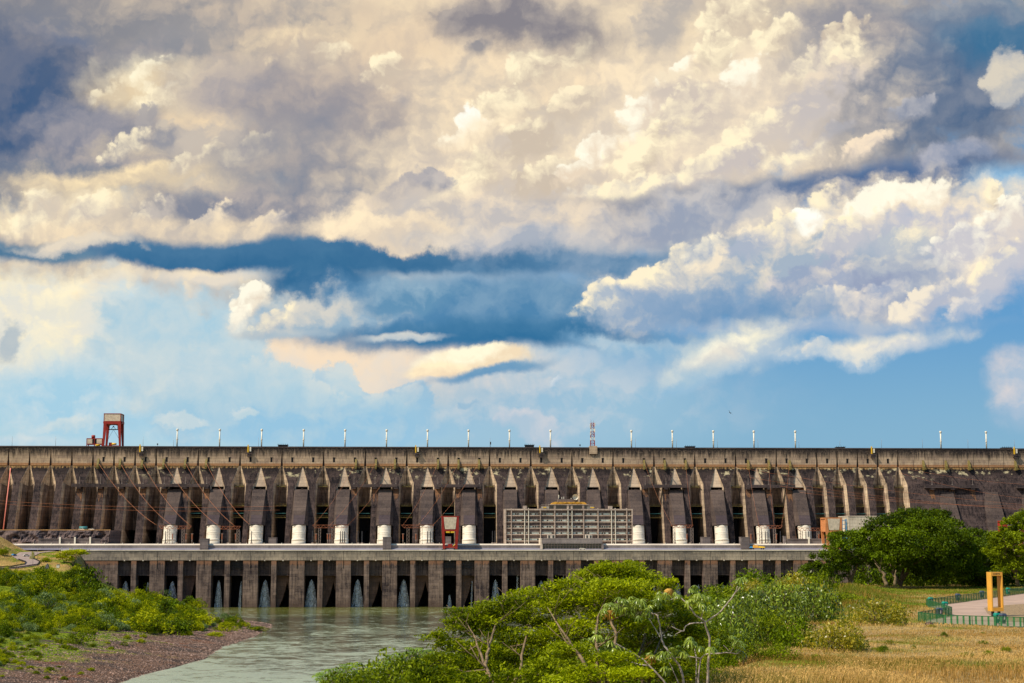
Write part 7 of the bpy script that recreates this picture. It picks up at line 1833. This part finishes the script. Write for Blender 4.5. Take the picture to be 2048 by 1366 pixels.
for i in range(16):
    px, py = rr.uniform(1420, 1640), rr.uniform(1195, 1300); Yq = np.interp(py, [1190, 1300], [225, 135]); near(px, py, rr.uniform(50, 80), rr.uniform(34, 52), Yq, rr.choice(['leaf_gloss', 'leaf_gloss', 'leaf_mid', 'leaf_yellow', 'leaf_dark']), 'leafy shrub deep inside the thicket between tree group and meadow', grp='shrubs inside the middle thicket')
for px, py, w, lab in ((1871, 1281, 11, 'dark brown boulder in the meadow'), (1930, 1257.5, 8, 'small dark stone just outside the near fence'), (1878, 1273, 18, 'flat grey stone in the meadow beside a seedling'), (1955, 1300, 18, 'flat stone lying low in the grass at right'), (1860, 1250, 26, 'flat grey rock slab left of the near fence')):
    rock(px, py, w, h_right, 60, 400, lab, None)
for k in range(34):                      # weeds standing in the dry grass
    Yw = rr.uniform(98, 175); Xw = rr.uniform(float(xe(np.array(Yw))) + 1, 0.31 * Yw)
    if PLAZA_IN(np.array([Xw]), np.array([Yw]))[0]: continue
    h = rr.uniform(0.25, 0.6); put_shrub('weed', Vector((Xw, Yw, HR(Xw, Yw))), h * rr.uniform(0.6, 1.3), h, NEAR[k % 4], None, M[rr.choice(['leaf_mid', 'leaf_yellow', 'leaf_mimosa'])], None, 'small green weed standing in the dry meadow grass', 'weed', 'weeds in the dry meadow')
# ---- the meadow grass
def blades(n, x_of, y_of, hgt, wid, tint, seed, lean=0.55):
    global NR
    NR = np.random.default_rng(seed); Y = y_of(n); X = x_of(n, Y); ok = ~PLAZA_IN(X, Y); X, Y = X[ok], Y[ok]; n = len(X); Z = h_right(X, Y)
    h = hgt(X, Y) * NR.uniform(0.5, 1.15, n); a = NR.uniform(0, 6.28, n); l = lean * h * NR.uniform(0.2, 1.2, n); wnd = 0.12 * h
    w = wid * NR.uniform(0.6, 1.4, n); wx, wy = np.cos(a + 1.57) * w, np.sin(a + 1.57) * w
    dx, dy = np.cos(a) * l + wnd * 0.6, np.sin(a) * l
    b = np.stack([X, Y, Z - 0.03], -1); mid = b + np.stack([dx * 0.35, dy * 0.35, h * 0.6], -1); tip = b + np.stack([dx, dy, h], -1); s = np.stack([wx, wy, np.zeros(n)], -1)
    V = np.stack([b - s * .5, b + s * .5, mid + s * .6, mid - s * .6, tip + s * .15, tip - s * .15], 1).reshape(-1, 3)
    i = np.arange(n)[:, None] * 6; Qd = np.concatenate([i + np.array([[0, 1, 2, 3]]), i + np.array([[3, 2, 4, 5]])]); t = np.clip(tint(X, Y) + 0.2 * NR.normal(size=n), 0, 1)
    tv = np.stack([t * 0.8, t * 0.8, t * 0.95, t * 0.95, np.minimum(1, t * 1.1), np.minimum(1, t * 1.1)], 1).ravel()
    return V, Qd, tv
ynear = lambda n: 84 + 80 * NR.uniform(0, 1, n) ** 1.25
xn = lambda n, Y: NR.uniform(xe(Y) - 7, 0.345 * Y + 3, n)
tall = lambda X, Y: 0.35 + 0.55 * sstep(128, 92, Y) if False else 0.16 + 0.75 * np.clip(1 - (Y - 92) / 32, 0, 1) * sstep(fbm(X / 6, Y / 6, 2, 9), 0.25, 0.6) + 0.12 * fbm(X / 4, Y / 4, 2, 8)
yfar = lambda n: 160 + 170 * NR.uniform(0, 1, n)
gA = blades(95000, xn, ynear, tall, 0.022, green_of, 71); gB = blades(60000, lambda n, Y: NR.uniform(xe(Y) - 5, 0.345 * Y + 4, n), yfar, lambda X, Y: 0.2 + 0.55 * np.exp(-(((X - 0.205 * Y) / 8.0) ** 2 + ((Y - 225) / 60) ** 2)), 0.05, green_of, 72)
def plumes(n, seed):
    global NR
    NR = np.random.default_rng(seed); Y = 86 + 62 * NR.uniform(0, 1, n) ** 1.2; X = NR.uniform(xe(Y) - 4, 0.345 * Y + 3, n); k = (fbm(X / 6, Y / 6, 2, 9) > 0.42) & ~PLAZA_IN(X, Y); X, Y = X[k], Y[k]
    Z = h_right(X, Y) + tall(X, Y) * NR.uniform(0.75, 1.15, len(X)); c_ = np.stack([X, Y, Z], -1); return leaves(c_, 0.2, 0.0, 4.5, np.clip(NR.normal(1.0, 0.12, len(X)), 0, 1), droop=-0.9)
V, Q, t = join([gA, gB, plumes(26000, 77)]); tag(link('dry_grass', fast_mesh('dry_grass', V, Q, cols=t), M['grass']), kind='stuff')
